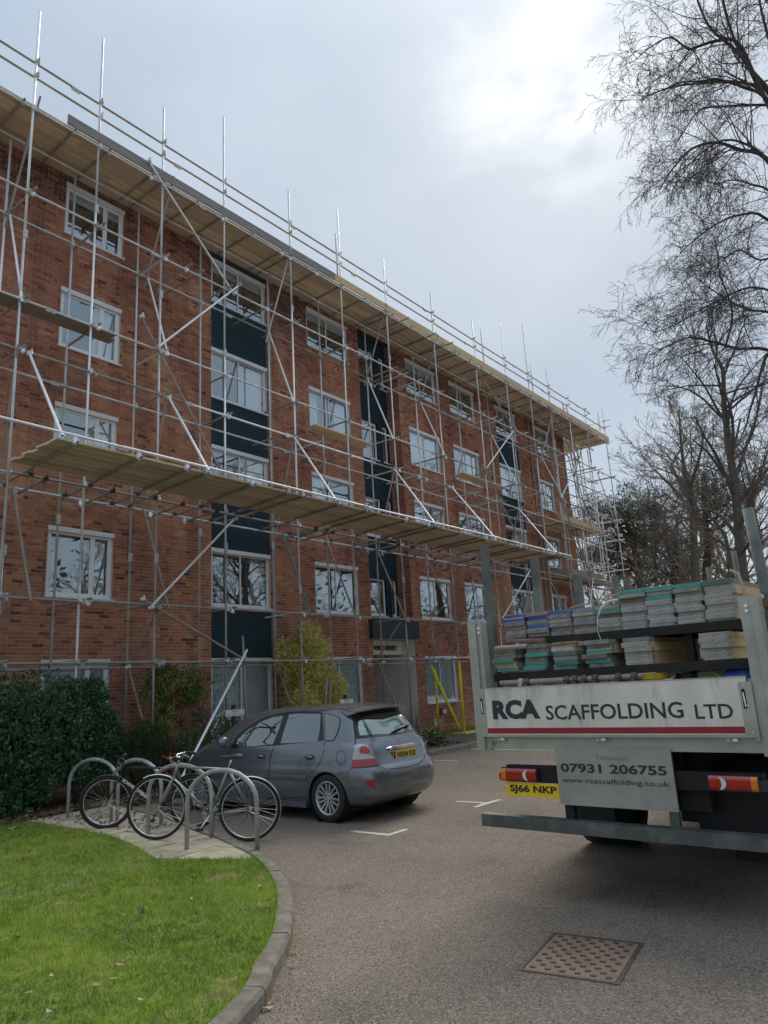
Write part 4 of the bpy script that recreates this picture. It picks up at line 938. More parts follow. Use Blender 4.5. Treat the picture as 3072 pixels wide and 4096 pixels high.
# long face braces
yb = YO - .11
for (a, b, c, d, m) in ((8.01, 13.48, 10.45, 11.2, M_GALV), (8.30, 8.98, 10.62, 11.5, M_GALV_B), (7.93, 9.58, 10.35, 6.15, M_GALV_D), (8.28, 3.44, 10.4, 5.52, M_GALV_B), (8.1, 3.60, 10.62, 2.44, M_GALV_D),
                        (22.0, 13.06, 24.68, 11.22, M_GALV_D), (22.1, 9.1, 24.6, 11.2, M_GALV_B), (21.87, 9.2, 24.45, 6.4, M_GALV_D), (28.2, 13.2, 30.75, 11.15, M_GALV_D), (28.35, 9.05, 30.7, 11.15, M_GALV_B), (28.05, 9.45, 30.6, 5.9, M_GALV_D),
                        (22.25, 3.7, 24.75, 5.6, M_GALV_B), (30.0, 4.4, 30.85, 5.85, M_GALV_B), (30.8, 8.9, 32.9, 6.6, M_GALV), (33.0, 11.1, 34.9, 8.2, M_GALV)):
    shade(tube('face_brace', (a, yb, b), (c, yb, d), m, hollow=True)); couplers.append(((a, yb, b), 'front')); couplers.append(((c, yb, d), 'front'))
# raker from the first lift out to the ground
shade(tube('raker', (10.62, 12.2, 2.62), (7.55, 10.55, 0.12), M_GALV_B, hollow=True))
shade(tube('standard', (10.9, 12.5, .1), (10.72, 12.45, 2.95), M_GALV_D))
shade(tube('brace', (13.6, 12.5, 1.9), (13.75, 12.9, .12), M_GALV_D)); shade(tube('brace', (13.45, 12.5, 1.95), (13.6, 12.9, .12), M_GALV_D))
# yellow foam sleeves at the footpath end
M_YEL = mat('yellow_foam', (0.80, 0.70, 0.02), (0.70, 0.60, 0.02), rough=0.6, scale=10, c3=(0.35, 0.30, 0.05), c3scale=5, c3amt=0.4)
for a, b, r in (((19.46, YO, 0.17), (19.46, YO, 2.30), .040), ((19.48, YI, 0.14), (19.48, YI, 2.12), .036), ((19.14, YI - .1, 2.2), (19.33, YO + .08, 0.28), .046)):
    mb = MB(); mb.tube(a, b, r, 14, M_YEL); o = mb.build('foam_sleeve', None, sc); shade(o)
mb = MB(); mb.box((19.2, 12.2, .13), (20.6, 12.7, .165)); tag(mb.build('sole_board', M_WOOD), 'flat timber sole board under the foot of the yellow wrapped tubes', 'board')
# return bays beyond the gable
for x in (33.3, 35.06):
    for y in (13.5, 15.0, 16.6): shade(tube('standard', (x, y, .1), (x, y, 14.6 if y > 14 else 13.1), M_GALV if y != 15 else M_GALV_D))
for z in (2.4, 3.5, 5.7, 6.5, 8.0, 9.0, 10.2, 11.28, 13.1):
    for x in (33.25, 35.02): shade(tube('ledger', (x, YO - .3, z + .05), (x, 16.9, z + .05), M_GALV, hollow=True))
for z in (3.5, 5.7, 8.0, 9.0, 11.28):
    for y in (13.5, 15.0): shade(tube('transom', (33.0, y, z), (35.5, y, z), M_GALV_D, hollow=True))
for z in (13.95, 14.3): shade(tube('guard_rail', (35.06, YO - .35, z + .05), (35.1, 14.9, z + .05), M_GALV, hollow=True))
for x in (29.6, 31.6, 32.0, 33.9): shade(tube('standard', (x, 12.75, 3.0), (x, 12.75, 9.1), M_GALV if x != 31.6 else M_GALV_D))
for z in (6.5, 7.4): shade(tube('guard_rail', (28.4, YO + .05, z), (34.6, YO + .05, z), M_GALV, hollow=True)); 
for z in (9.5, 10.2): shade(tube('guard_rail', (28.4, YO + .05, z), (35.6, YO + .05, z), M_GALV_D, hollow=True))
# decks
def deck(x0, x1, ys, z, L=3.96, mats=(M_WOOD, M_WOOD2), name='deck_board', off=0.0, th=.038, drop=()):
    for r_, y in enumerate(ys):
        x = x0 - L * ((r_ * .37 + off) % 1); 
        while x < x1:
            a, b = max(x, x0 + random.uniform(-.06, .02)), min(x + L, x1)
            if b - a > .2 and (r_, int(x)) not in drop:
                mb = MB(); tw = random.uniform(-.002, .002); mb.box((a + .004, y + .005, z + tw), (b - .004, y + .219, z + th + tw)); mb.build(name, random.choice(mats), sc)
            x += L
deck(4.1, 35.3, [YO - .03 + .226 * k for k in range(6)], 13.243, mats=(M_WOOD2, M_WOOD, M_WOOD2))
deck(fx0, fx1, [10.53 + .228 * k for k in range(7)], fz + .026, mats=(M_WOOD, M_WOOD, M_WOOD_W if False else M_WOOD2), off=.2)
deck(33.1, 35.3, [13.81 + .226 * k for k in range(5)], 13.243, mats=(M_WOOD,))
deck(28.6, 32.75, [YO + .0 + .226 * k for k in range(5)], 8.10, mats=(M_WOOD, M_WOOD2), off=.3)
deck(28.7, 34.2, [YO + .0 + .226 * k for k in range(5)], 5.80, mats=(M_WOOD, M_WOOD_W), off=.6)
def toe(x0, x1, y, z, h, m, L=3.96):
    x = x0
    while x < x1 - .1:
        b = min(x + L, x1); mb = MB(); mb.box((x, y, z + random.uniform(-.006, .006)), (b - .006, y + .038, z + h)); mb.build('toe_board', m, sc); x += L
toe(6.15, 14.28, YO - .075, 13.285, .225, M_WOOD_W); toe(14.3, 35.3, YO - .075, 13.285, .225, M_WOOD_N, 3.9)
toe(28.62, 32.8, YO - .04, 8.14, .225, M_WOOD_N); toe(28.75, 32.2, YO - .04, 5.84, .225, M_WOOD_W); 
mb = MB(); mb.box((28.5, YO, 5.84), (28.54, 13.3, 6.06)); mb.build('toe_board', M_WOOD_W, sc)
mb = MB(); mb.box((28.5, YO, 8.14), (28.54, 13.3, 8.36)); 
# loose planks resting on guard lift transoms
for (x0, x1, y0, z, nb_, lab, m) in ((4.15, 7.5, 12.55, 9.078, 2, 'dark plank pair in front of the third floor window at far left', M_WOOD_W), (13.5, 15.9, 12.62, 9.078 - .42, 2, 'new plank pair below the third floor window right of the first blue strip', M_WOOD), (20.9, 24.0, 12.6, 9.078 - .3, 2, 'pale plank pair between the recess and the far blue strip', M_WOOD)):
    for k in range(nb_):
        mb = MB(); mb.box((x0 + k * .12, y0 + k * .235, z), (x1 + k * .10, y0 + .225 + k * .235, z + .038)); o = mb.build('loose_plank', m); tag(o, ('front of ' if k == 0 else 'rear of ') + lab, 'plank', 'loose planks left on the scaffold')
# couplers: one shared mesh per kind
def coup_mesh(m, vert=True):
    mb = MB(); mb.path([(0, 0, -.028), (0, 0, .028)], [.037, .037], 10, m); mb.path([(-.032, -.052, 0), (.032, -.052, 0)], [.035, .035], 8, m)
    mb.box((.030, -.03, -.012), (.062, .012, .012), m); mb.tube((.048, .0, 0), (.048, -.045, 0), .008, 6, m); mb.box((-.012, -.105, .022), (.012, -.06, .038), m); mb.tube((0, -.08, .03), (0, -.08, .072), .008, 6, m); mb.cbox((0, -.08, .062), (.026, .026, .014), m)
    return mb.mesh('coupler')
CM = coup_mesh(M_COUP); CMB = coup_mesh(M_GALV_B); CMD = coup_mesh(M_COUP_D)
sm = MB(); sm.path([(0, 0, -.10), (0, 0, .10)], [.030, .030], 10, M_COUP); sm.box((.02, -.02, -.09), (.055, .02, .09), M_COUP); SLV = sm.mesh('sleeve_coupler')
def keyf(c): p = c[0]; return (p[0] ** 2 + p[1] ** 2 + (p[2] - 1.7) ** 2)
couplers.sort(key=keyf); nC = nS = 0; rest = MB()
for p, kd in couplers:
    if kd in ('sleeve', 'hsleeve'):
        o = link('sleeve_coupler', SLV, sc, p); 
        if kd == 'hsleeve': o.rotation_euler = (0, R(90), 0)
        continue
    me = CMD if kd == 'dark' else (CMB if random.random() < .4 else CM)
    rot = {'front': 0.0, 'back': math.pi * 0, 'top': 0.0, 'dark': 0.0}[kd]
    if nC < 296:
        o = link('coupler', me, sc, p); o.rotation_euler = (random.uniform(-.15, .15) + (R(90) if kd == 'top' else 0), 0, rot + random.uniform(-.3, .3)); nC += 1
    else:
        src = me; T_ = Matrix.Translation(p); k0 = len(rest.v); rest.v += [tuple(T_ @ v.co) for v in src.vertices]; rest.f += [tuple(i + k0 for i in q.vertices) for q in src.polygons]; rest.m += [rest.mi(M_COUP)] * len(src.polygons)
if rest.v: tag(rest.build('couplers', None, sc), kind='stuff')
# ladders
def ladder(a, b, w, n, lab, m=M_GALV_D):
    a, b = Vector(a), Vector(b); side = Vector((1, 0, 0)) * w / 2; root = thing('ladder', lab, 'ladder', tuple(a), 0, 'ladders in the far access bay of the scaffold')
    for s in (-1, 1): mb = MB(); mb.tube(side * s, b - a + side * s, .022, 6, m); mb.build('rail', None, root)
    rm = MB(); rm.tube(-side, side, .014, 6, m); rme = rm.mesh('rung')
    for k in range(1, n): link('rung', rme, root, (b - a) * (k / n))
ladder((32.0, 12.85, 11.3), (31.4, 12.95, 14.45), .42, 12, 'short ladder rising above the top deck near its far end')
ladder((32.3, 12.8, 8.2), (31.2, 13.1, 13.0), .42, 18, 'long ladder up to the top deck at the far corner')
ladder((33.6, 13.3, 8.2), (34.2, 13.6, 13.0), .42, 18, 'ladder standing beyond the gable corner against the sky')
ladder((30.0, 12.9, 8.2), (29.6, 13.1, 11.6), .40, 12, 'ladder in front of the far third floor window')
ladder((31.3, 12.9, 5.85), (30.6, 13.0, 9.2), .40, 12, 'ladder between the two lower far decks')
# ================================================================== parked car
M_PAINT = mat('grey_blue_metallic_paint', (0.18, 0.197, 0.225), (0.16, 0.176, 0.20), rough=0.27, metal=0.6, scale=3, coat=1.0, c3=(0.15, 0.155, 0.165), c3scale=2, c3amt=0.25)
M_CGLASS = glass_mat('car_glass', tint=(0.26, 0.30, 0.30), base=0.16, boost=2.4, rough=0.01, gcol=(0.80, 0.88, 0.88))
M_TRIM = mat('black_car_trim', (0.018, 0.018, 0.02), (0.026, 0.026, 0.03), rough=0.4)
M_CHROME = mat('chrome', (0.85, 0.86, 0.88), (0.7, 0.71, 0.73), rough=0.12, metal=1.0)
M_ALLOY = mat('alloy_wheel', (0.62, 0.62, 0.63), (0.50, 0.50, 0.51), rough=0.35, metal=0.75, scale=8)
M_LRED = mat('red_lamp_lens', (0.52, 0.004, 0.010), (0.22, 0.002, 0.004), rough=0.12, scale=60, stretch=(1, 1, 3), coat=1.0)
M_LCLR = mat('clear_lamp_lens', (0.50, 0.50, 0.50), (0.24, 0.24, 0.25), rough=0.1, scale=45, stretch=(1, 1, 2), metal=0.5, coat=1.0)
M_LORG = mat('amber_lamp_lens', (0.75, 0.22, 0.01), (0.6, 0.15, 0.01), rough=0.2, scale=30, coat=0.6)
M_PLATEY = mat('yellow_plate', (0.85, 0.58, 0.02), (0.78, 0.52, 0.02), rough=0.35, scale=5)
M_LETTER = mat('plate_black', (0.012, 0.012, 0.013), rough=0.4)
M_SHUT = mat('panel_gap', (0.006, 0.006, 0.007), rough=0.8)
CARX, CARY = 8.245, 6.20
car = thing('parked_car', 'grey blue five door hatchback parked nose-in facing the building', 'car', (CARX, CARY, 0))
tab = [(.17, .34, 4.10, .74), (.20, .20, 4.18, .79), (.26, .08, 4.22, .822), (.33, .03, 4.25, .838), (.42, .0, 4.27, .846), (.52, -.005, 4.27, .849), (.60, .0, 4.24, .849), (.645, .018, 4.21, .848), (.67, .036, 4.18, .846), (.70, .060, 4.14, .843),
       (.80, .100, 4.02, .838), (.90, .130, 3.86, .826), (.95, .150, 3.68, .815), (.985, .165, 3.52, .80), (1.05, .205, 3.38, .778), (1.15, .275, 3.20, .742), (1.25, .35, 3.00, .706), (1.33, .415, 2.82, .676), (1.39, .47, 2.65, .645),
       (1.425, .52, 2.48, .605), (1.45, .62, 2.32, .55), (1.468, .78, 2.12, .46), (1.478, 1.0, 1.9, .33), (1.482, 1.3, 1.6, .12)]
tz = [t[0] for t in tab]
def prof(z): return [float(np.interp(z, tz, [t[k] for t in tab])) for k in (1, 2, 3)]
zs = sorted(set(list(np.linspace(.17, .645, 9)) + [.645, .66, .67, .685, .70] + list(np.linspace(.72, .985, 7)) + list(np.linspace(1.0, 1.39, 9)) + [1.41, 1.425, 1.44, 1.45, 1.46, 1.468, 1.474, 1.478, 1.482]))
NP = 112; V = []; ths = []
for k in range(NP): ths.append(2 * math.pi * k / NP)
for z in zs:
    yr, yf, w = prof(z)
    cy_ = 1.9 if z < 1.4 else (yr + yf) / 2
    for t in ths:
        c, s = math.cos(t), math.sin(t)
        nr = 6.5 if z < 0.98 else 5.0; nf = 4.2 if z < .98 else 4.5
        n_ = nr if s < 0 else nf
        x = w * math.copysign(abs(c) ** (2 / n_), c); yy = math.copysign(abs(s) ** (2 / n_), s)
        y = cy_ + (yy * (yf - cy_) if s > 0 else yy * (cy_ - yr))
        # slight barrel plan shape and shoulder crease
        V.append((x, y, z))
F = []
for i in range(len(zs) - 1):
    for j in range(NP): j2 = (j + 1) % NP; F.append((i * NP + j, i * NP + j2, (i + 1) * NP + j2, (i + 1) * NP + j))
F.append(tuple(reversed(range(NP)))); F.append(tuple((len(zs) - 1) * NP + j for j in range(NP)))
me = bpy.data.meshes.new('body'); me.from_pydata(V, [], F); me.materials.append(M_PAINT); me.update()
body0 = bpy.data.objects.new('body', me); COL.objects.link(body0)
cut = MB()
for sx in (-1, 1):
    for wy in (.765, 3.44): cut.tube((sx * .56, wy, .30), (sx * 1.0, wy, .30), .335, 40)
    # door handle hollows stay in the handle parts
cme = cut.mesh('cut'); co = bpy.data.objects.new('cut', cme); COL.objects.link(co)
md = body0.modifiers.new('b', 'BOOLEAN'); md.operation = 'DIFFERENCE'; md.solver = 'EXACT'; md.object = co
dg = bpy.context.evaluated_depsgraph_get(); dg.update(); be = bpy.data.meshes.new_from_object(body0.evaluated_get(dg)); be.name = 'body'
bpy.data.objects.remove(co); bpy.data.objects.remove(body0)
be.polygons.foreach_set('use_smooth', [True] * len(be.polygons))
try: be.set_sharp_from_angle(angle=R(38))
except Exception: pass
if not be.materials: be.materials.append(M_PAINT)
body = link('body', be, car)
bvh = BVHTree.FromPolygons([tuple(v.co) for v in be.vertices], [tuple(p.vertices) for p in be.polygons])
EYEP = Vector((-CARX, -CARY, EYE))
def hit(px, py):
    r = ray(px, py); loc, nor, idx, d = bvh.ray_cast(EYEP, Vector((r[0], r[1], r[2])).normalized()); return loc, nor
def ccw(pl):
    a = sum(pl[k - 1][0] * pl[k][1] - pl[k][0] * pl[k - 1][1] for k in range(len(pl))); return pl if a > 0 else pl[::-1]
def decal(name, poly, m, off=0.003, cell=9, parent=None, mirror=True, scale=(1.508, 700, 2700), smooth=True, nm2=None):
    s, ox, oy = scale; pl = ccw([(ox + a / s, oy + b / s) for a, b in poly])
    xs = [p[0] for p in pl]; ys = [p[1] for p in pl]; mb = MB(); x = min(xs)
    while x < max(xs):
        y = min(ys)
        while y < max(ys):
            q = clip_poly([(x, y), (x + cell, y), (x + cell, y + cell), (x, y + cell)], pl)
            if len(q) >= 3:
                vs = []
                for a, b in q:
                    h, n = hit(a, b)
                    if h is None: vs = None; break
                    if n.dot(h - EYEP) > 0: n = -n
                    vs.append(h + n * off)
                if vs: mb.add(vs, [tuple(reversed(range(len(vs))))])
            y += cell
        x += cell
    if not mb.v: print('decal missed', name); return None
    me = mb.mesh(name, m); bm = bmesh.new(); bm.from_mesh(me); bmesh.ops.remove_doubles(bm, verts=bm.verts[:], dist=0.0004)
    for f in bm.faces: f.smooth = smooth
    bm.to_mesh(me); bm.free(); o = link(name, me, parent or car)
    if mirror:
        me2 = me.copy(); 
        for v in me2.vertices: v.co.x = -v.co.x
        me2.flip_normals(); link(nm2 or name, me2, parent or car)
    return o
def seam(name, pts, w=0.0035, m=None, off=0.0022, parent=None, mirror=True, scale=(1.508, 700, 2700), step=14):
    s, ox, oy = scale; P = []
    q = [Vector((ox + a / s, oy + b / s, 0)) for a, b in pts]
    for a, b in zip(q, q[1:]):
        n = max(1, int((b - a).length / step))
        for k in range(n): P.append(a.lerp(b, k / n))
    P.append(q[-1]); H = []
    for p in P:
        h, n = hit(p.x, p.y)
        if h is not None:
            if n.dot(h - EYEP) > 0: n = -n
            H.append((h + n * off, n))
    if len(H) < 2: return
    mb = MB(); vs = []
    for i, (h, n) in enumerate(H):
        t = (H[min(i + 1, len(H) - 1)][0] - H[max(i - 1, 0)][0]).normalized(); b = t.cross(n).normalized() * w; vs += [h - b, h + b]
    mb.add(vs, [(2 * i, 2 * i + 1, 2 * i + 3, 2 * i + 2) for i in range(len(H) - 1)]); me = mb.mesh(name, m or M_SHUT); link(name, me, parent or car)
    if mirror:
        me2 = me.copy()
        for v in me2.vertices: v.co.x = -v.co.x
        me2.flip_normals(); link(name, me2, parent or car)
# side glazing: black surround then glass
decal('window_surround', [(342, 440), (365, 375), (440, 310), (520, 262), (600, 236), (690, 222), (780, 219), (889, 222), (900, 405), (620, 424), (440, 443)], M_TRIM, 0.002)
decal('window', [(365, 434), (385, 380), (450, 325), (530, 278), (600, 253), (655, 241), (632, 320), (592, 418), (480, 430)], M_CGLASS, 0.005, nm2='window')
decal('window', [(638, 413), (655, 345), (692, 236), (780, 233), (880, 236), (876, 320), (862, 402), (750, 408)], M_CGLASS, 0.005)
decal('window_surround', [(898, 228), (960, 240), (998, 258), (1000, 290), (985, 350), (960, 398), (905, 402)], M_TRIM, 0.002)
decal('window', [(904, 234), (958, 246), (991, 262), (993, 290), (978, 348), (955, 392), (909, 396)], M_CGLASS, 0.005)
# rear screen
decal('rear_screen_surround', [(1072, 255), (1110, 228), (1345, 205), (1385, 240), (1470, 330), (1465, 338), (1280, 368), (1088, 386), (1076, 320)], M_TRIM, 0.002, mirror=False)
decal('rear_screen', [(1108, 266), (1200, 240), (1330, 222), (1385, 262), (1450, 325), (1445, 333), (1280, 356), (1115, 366), (1105, 320)], glass_mat('rear_glass', tint=(0.20, 0.25, 0.24), base=0.30, boost=2.2, gcol=(0.72, 0.84, 0.80)), 0.005, mirror=False)
# lamps
LAMP = decal('tail_lamp', [(1084, 424), (1118, 419), (1162, 428), (1190, 460), (1204, 505), (1070, 512), (1077, 465)], M_LCLR, 0.008)
decal('lens', [(1112, 445), (1125, 433), (1150, 432), (1172, 446), (1180, 468), (1160, 476), (1122, 474), (1112, 460)], M_LRED, 0.012, parent=LAMP, mirror=False)
decal('lens', [(1072, 512), (1200, 506), (1214, 525), (1226, 545), (1150, 554), (1064, 560)], M_LRED, 0.009, parent=LAMP, mirror=False)
for o in list(LAMP.children):
    m2 = o.data.copy()
    for v in m2.vertices: v.co.x = -v.co.x
    m2.flip_normals(); l2 = [c for c in car.children if c.name.startswith('tail_lamp') and c is not LAMP]
    link('lens', m2, l2[0] if l2 else car)
decal('reflector', [(1150, 637), (1200, 632), (1202, 682), (1168, 672), (1150, 655)], M_LRED, 0.006)
# shut lines
seam('door_gap', [(275, 470), (262, 520), (262, 590), (275, 690), (300, 745)]); seam('door_gap', [(603, 425), (580, 470), (568, 560), (568, 640), (578, 735)], w=.005)
seam('door_gap', [(900, 402), (895, 470), (870, 540), (820, 590), (800, 660), (795, 735)]); seam('door_gap', [(300, 742), (500, 750), (793, 737)])
seam('hatch_gap', [(1068, 240), (1082, 300), (1086, 385), (1088, 424)], w=.005); seam('hatch_gap', [(1186, 455), (1205, 510), (1232, 548), (1265, 566), (1300, 568), (1400, 555), (1470, 538), (1505, 500), (1512, 470)], w=.005, mirror=False)
seam('bumper_gap', [(985, 592), (1045, 590), (1062, 562)]); seam('bumper_gap', [(1062, 562), (1150, 558), (1228, 548)])
seam('fuel_flap', [(1002 + 29 * math.cos(t), 498 + 40 * math.sin(t)) for t in [k * 2 * math.pi / 18 for k in range(19)]], w=.0028, mirror=False, step=30)
seam('sill_gap', [(800, 735), (805, 785)]); seam('bumper_crease', [(1050, 700), (1180, 690), (1350, 650), (1500, 600)], w=.006, m=M_PAINT, off=.004, mirror=False)
seam('screen_wire', [(1110, 290), (1200, 262), (1380, 270)], w=.0008, mirror=False)
# rub strips, sills
for sx in (-1, 1):
    for y0, y1 in ((1.12, 1.86), (1.88, 2.95)):
        mb = MB(); n = 8; vs = []
        for k in range(n + 1):
            y = y0 + (y1 - y0) * k / n
            for z, o_ in ((.515, .002), (.525, .014), (.565, .014), (.58, .002)):
                h = bvh.ray_cast(Vector((sx * 2, y, z)), Vector((-sx, 0, 0)))[0]; vs.append((h.x + sx * o_, y, z))
        fs = [(4 * k + j, 4 * k + j + 1, 4 * k + j + 5, 4 * k + j + 4) for k in range(n) for j in range(3)]
        mb.add(vs, fs if sx < 0 else [tuple(reversed(f)) for f in fs]); mb.build('rub_strip', M_PAINT, car, smooth=False)
    mb = MB(); mb.box((sx * .80 - .03, 1.16, .165), (sx * .80 + .03, 3.05, .24)); mb.build('side_sill', M_PAINT, car)
    # handles
    for y in (1.06, 2.03):
        h = bvh.ray_cast(Vector((sx * 2, y, .82)), Vector((-sx, 0, 0)))[0]
        mb = MB(); mb.path([(h.x + sx * .004, y - .075, .80), (h.x + sx * .030, y - .05, .82), (h.x + sx * .034, y, .825), (h.x + sx * .030, y + .05, .82), (h.x + sx * .004, y + .075, .81)], [.012, .018, .019, .018, .012], 8); mb.build('door_handle', M_PAINT, car, smooth=True)
        mb = MB(); n = 16; mb.add([(h.x + sx * .003, y + .085 * math.cos(t), .812 + .034 * math.sin(t)) for t in [k * 2 * math.pi / n for k in range(n)]], [tuple(range(n))]); mb.build('handle_cup', M_SHUT, car)
    # mirrors
    mb = MB(); mb.path([(sx * .86, 2.76, 1.0), (sx * .93, 2.74, 1.01), (sx * 1.0, 2.71, 1.03), (sx * 1.02, 2.70, 1.03)], [.055, .085, .075, .03], 12); mo = mb.build('door_mirror', M_PAINT, car, smooth=True)
    mb = MB(); mb.tube((sx * .80, 2.78, .97), (sx * .88, 2.75, 1.0), .03, 8); mb.build('mirror_stalk', M_TRIM, mo)
    mb = MB(); mb.path([(sx * .93, 2.655, 1.012), (sx * .93, 2.648, 1.012)], [.068, .066], 14); mb.build('mirror_glass', M_CGLASS, mo)
# spoiler
mb = MB(); vs = []; n = 14
for k in range(n + 1):
    t = k / n * 2 - 1; x = .60 * t; yy = .30 + .10 * t * t; z = 1.415 - .035 * t * t
    vs += [(x, yy, z - .012), (x, yy - .004, z + .004), (x, yy + .16, z + .038), (x * .98, yy + .34, z + .052), (x, yy + .16, z - .045)]
fs = []
for k in range(n):
    for j in range(5): fs.append((5 * k + j, 5 * k + 5 + j, 5 * k + 5 + (j + 1) % 5, 5 * k + (j + 1) % 5))
fs += [(0, 1, 2, 3, 4), tuple(reversed([5 * n + j for j in range(5)]))]
mb.add(vs, [tuple(reversed(f)) for f in fs]); spo = mb.build('spoiler', M_PAINT, car, smooth=False)
# tailgate: chrome grip, badge, plate, wiper, scripts
h = lambda x, z: bvh.ray_cast(Vector((x, -2, z)), Vector((0, 1, 0)))[0]
def rear_bar(name, x0, x1, z0, z1, th, m, n=14, parent=None):
    mb = MB(); vs = []
    for k in range(n + 1):
        x = x0 + (x1 - x0) * k / n; y = h(x, (z0 + z1) / 2).y; e_ = min(1, min(k, n - k) / 1.5); zc = (z0 + z1) / 2; hh = (z1 - z0) / 2 * (0.35 + .65 * e_)
        vs += [(x, y, zc - hh), (x, y - th * e_, zc - hh * .6), (x, y - th * e_, zc + hh * .8), (x, y, zc + hh)]
    mb.add(vs, [(4 * k + j, 4 * k + 4 + j, 4 * k + 5 + j, 4 * k + j + 1) for k in range(n) for j in range(3)]); return mb.build(name, m, parent or car, smooth=False)
rear_bar('chrome_grip', -.335, .375, .852, .905, .028, M_CHROME)
py_ = h(0.0, .785).y; pt = Matrix.Translation((.03, py_ - .012, .785)) @ Matrix.Rotation(R(0), 4, 'X')
mb = MB(); mb.box((.03 - .26, py_ - .014, .727), (.03 + .26, py_ - .004, .84)); plo = mb.build('number_plate', M_PLATEY, car)
mb = MB(); mb.box((.03 - .26, py_ - .0155, .727), (.03 - .215, py_ - .0142, .84)); mb.build('plate_band', mat('plate_blue', (.01, .03, .2), rough=.4), plo)
mb = MB(); mb.merge(text_mb('WR04 FLB', w=.425, h=.076, depth=.0015, bold=.03), frame((.05, py_ - .0145, .786), (1, 0, 0), (0, 0, 1))); mb.build('lettering', M_LETTER, plo)
mb = MB(); mb.merge(text_mb('GB', w=.026, h=.016, depth=.001), frame((.03 - .2375, py_ - .0157, .745), (1, 0, 0), (0, 0, 1))); mb.build('lettering', M_WHITE, plo)
by = h(.02, .965).y
bd = MB(); 
for (a, b, c, d) in ((-.038, -.024, -.028, .028), (.024, .038, -.028, .028), (-.026, .026, -.006, .004)): bd.box((.03 + a, by - .016, .965 + c), (.03 + b, by - .006, .965 + d))
bd.box((.03 - .05, by - .009, .965 - .042), (.03 - .044, by - .004, .965 + .04)); bd.box((.03 + .044, by - .009, .965 - .042), (.03 + .05, by - .004, .965 + .04)); bd.box((.03 - .05, by - .009, .965 + .036), (.03 + .05, by - .004, .965 + .042)); bd.box((.03 - .044, by - .009, .965 - .044), (.03 + .044, by - .004, .965 - .038))
bd.build('badge', M_CHROME, car)
for s_, x, z, w in (('CIVIC', .56, .86, .15), ('1.6', .55, .70, .06)):
    y = h(x, z).y; mb = MB(); mb.merge(text_mb(s_, w=w, h=.026, depth=.004, bold=.01), frame((x, y - .008, z), Vector((1, .28, 0)), (0, 0, 1))); mb.build('lettering', M_CHROME, car)
a, b = h(.32, 1.14), h(-.12, 1.07); mb = MB(); mb.path([a + Vector((0, -.03, 0)), (a + b) / 2 + Vector((0, -.045, .015)), b + Vector((0, -.025, 0))], [.012, .016, .006], 6); mb.path([a + Vector((0, -.04, .0)), a + Vector((0, .0, -.012))], [.03, .03], 10); mb.build('wiper', M_BLACKP, car, smooth=True)
mb = MB(); mb.path([(.0, .72, 1.462), (.0, .73, 1.485)], [.03, .018], 8); mb.tube((.0, .73, 1.48), (.14, .60, 1.60), .004, 5); mb.build('aerial', M_BLACKP, car)
# wheels
def lathe(prof_, n=40, m=None):
    mb = MB(); vs = []; 
    for x, r in prof_:
        for k in range(n): t = 2 * math.pi * k / n; vs.append((x, r * math.cos(t), r * math.sin(t)))
    fs = [(i * n + k, i * n + (k + 1) % n, (i + 1) * n + (k + 1) % n, (i + 1) * n + k) for i in range(len(prof_) - 1) for k in range(n)]
    mb.add(vs, fs, m); return mb
ty = lathe([(-.085, .205), (-.098, .225), (-.10, .262), (-.088, .296), (-.065, .305), (.065, .305), (.088, .296), (.10, .262), (.098, .225), (.085, .205)], 48); TYRE = ty.mesh('tyre', M_BLACK, smooth=True)
rm_ = lathe([(-.094, .214), (-.098, .205), (-.085, .192), (-.02, .182), (.07, .182), (.085, .205)], 48); RIM = rm_.mesh('rim', M_ALLOY, smooth=True)
sp_ = MB()
for k in range(7):
    for d_ in (-1, 1):
        t = 2 * math.pi * k / 7 + .22; 
        for a, b, w0, w1 in ((.045, .188, .024, .024),):
            ax = Vector((0, math.cos(t), math.sin(t))); ay = Vector((0, -math.sin(t), math.cos(t))); o0 = ay * d_ * .014; o1 = ay * d_ * .036
            p0, p1 = ax * a + o0, ax * b + o1; xx = -.074
            sp_.add([(xx, *(p0 - ay * w0 / 2)[1:]), (xx, *(p0 + ay * w0 / 2)[1:]), (xx - .012, *(p1 + ay * w1 / 2)[1:]), (xx - .012, *(p1 - ay * w1 / 2)[1:]),
                     (xx + .03, *(p0 - ay * w0 / 2)[1:]), (xx + .03, *(p0 + ay * w0 / 2)[1:]), (xx + .02, *(p1 + ay * w1 / 2)[1:]), (xx + .02, *(p1 - ay * w1 / 2)[1:])], [(0, 1, 2, 3), (0, 4, 5, 1), (1, 5, 6, 2), (2, 6, 7, 3), (3, 7, 4, 0)])
sp_.tube((-.082, 0, 0), (-.04, 0, 0), .058, 20); SPK = sp_.mesh('spokes', M_ALLOY)
nut = MB()
nut.tube((-.088, 0, 0), (-.08, 0, 0), .009, 6)
NUT = nut.mesh('wheel_nuts', M_SHUT); dk = MB(); dk.tube((-.02, 0, 0), (.0, 0, 0), .18, 24); DSK = dk.mesh('brake_disc', M_SHUT)
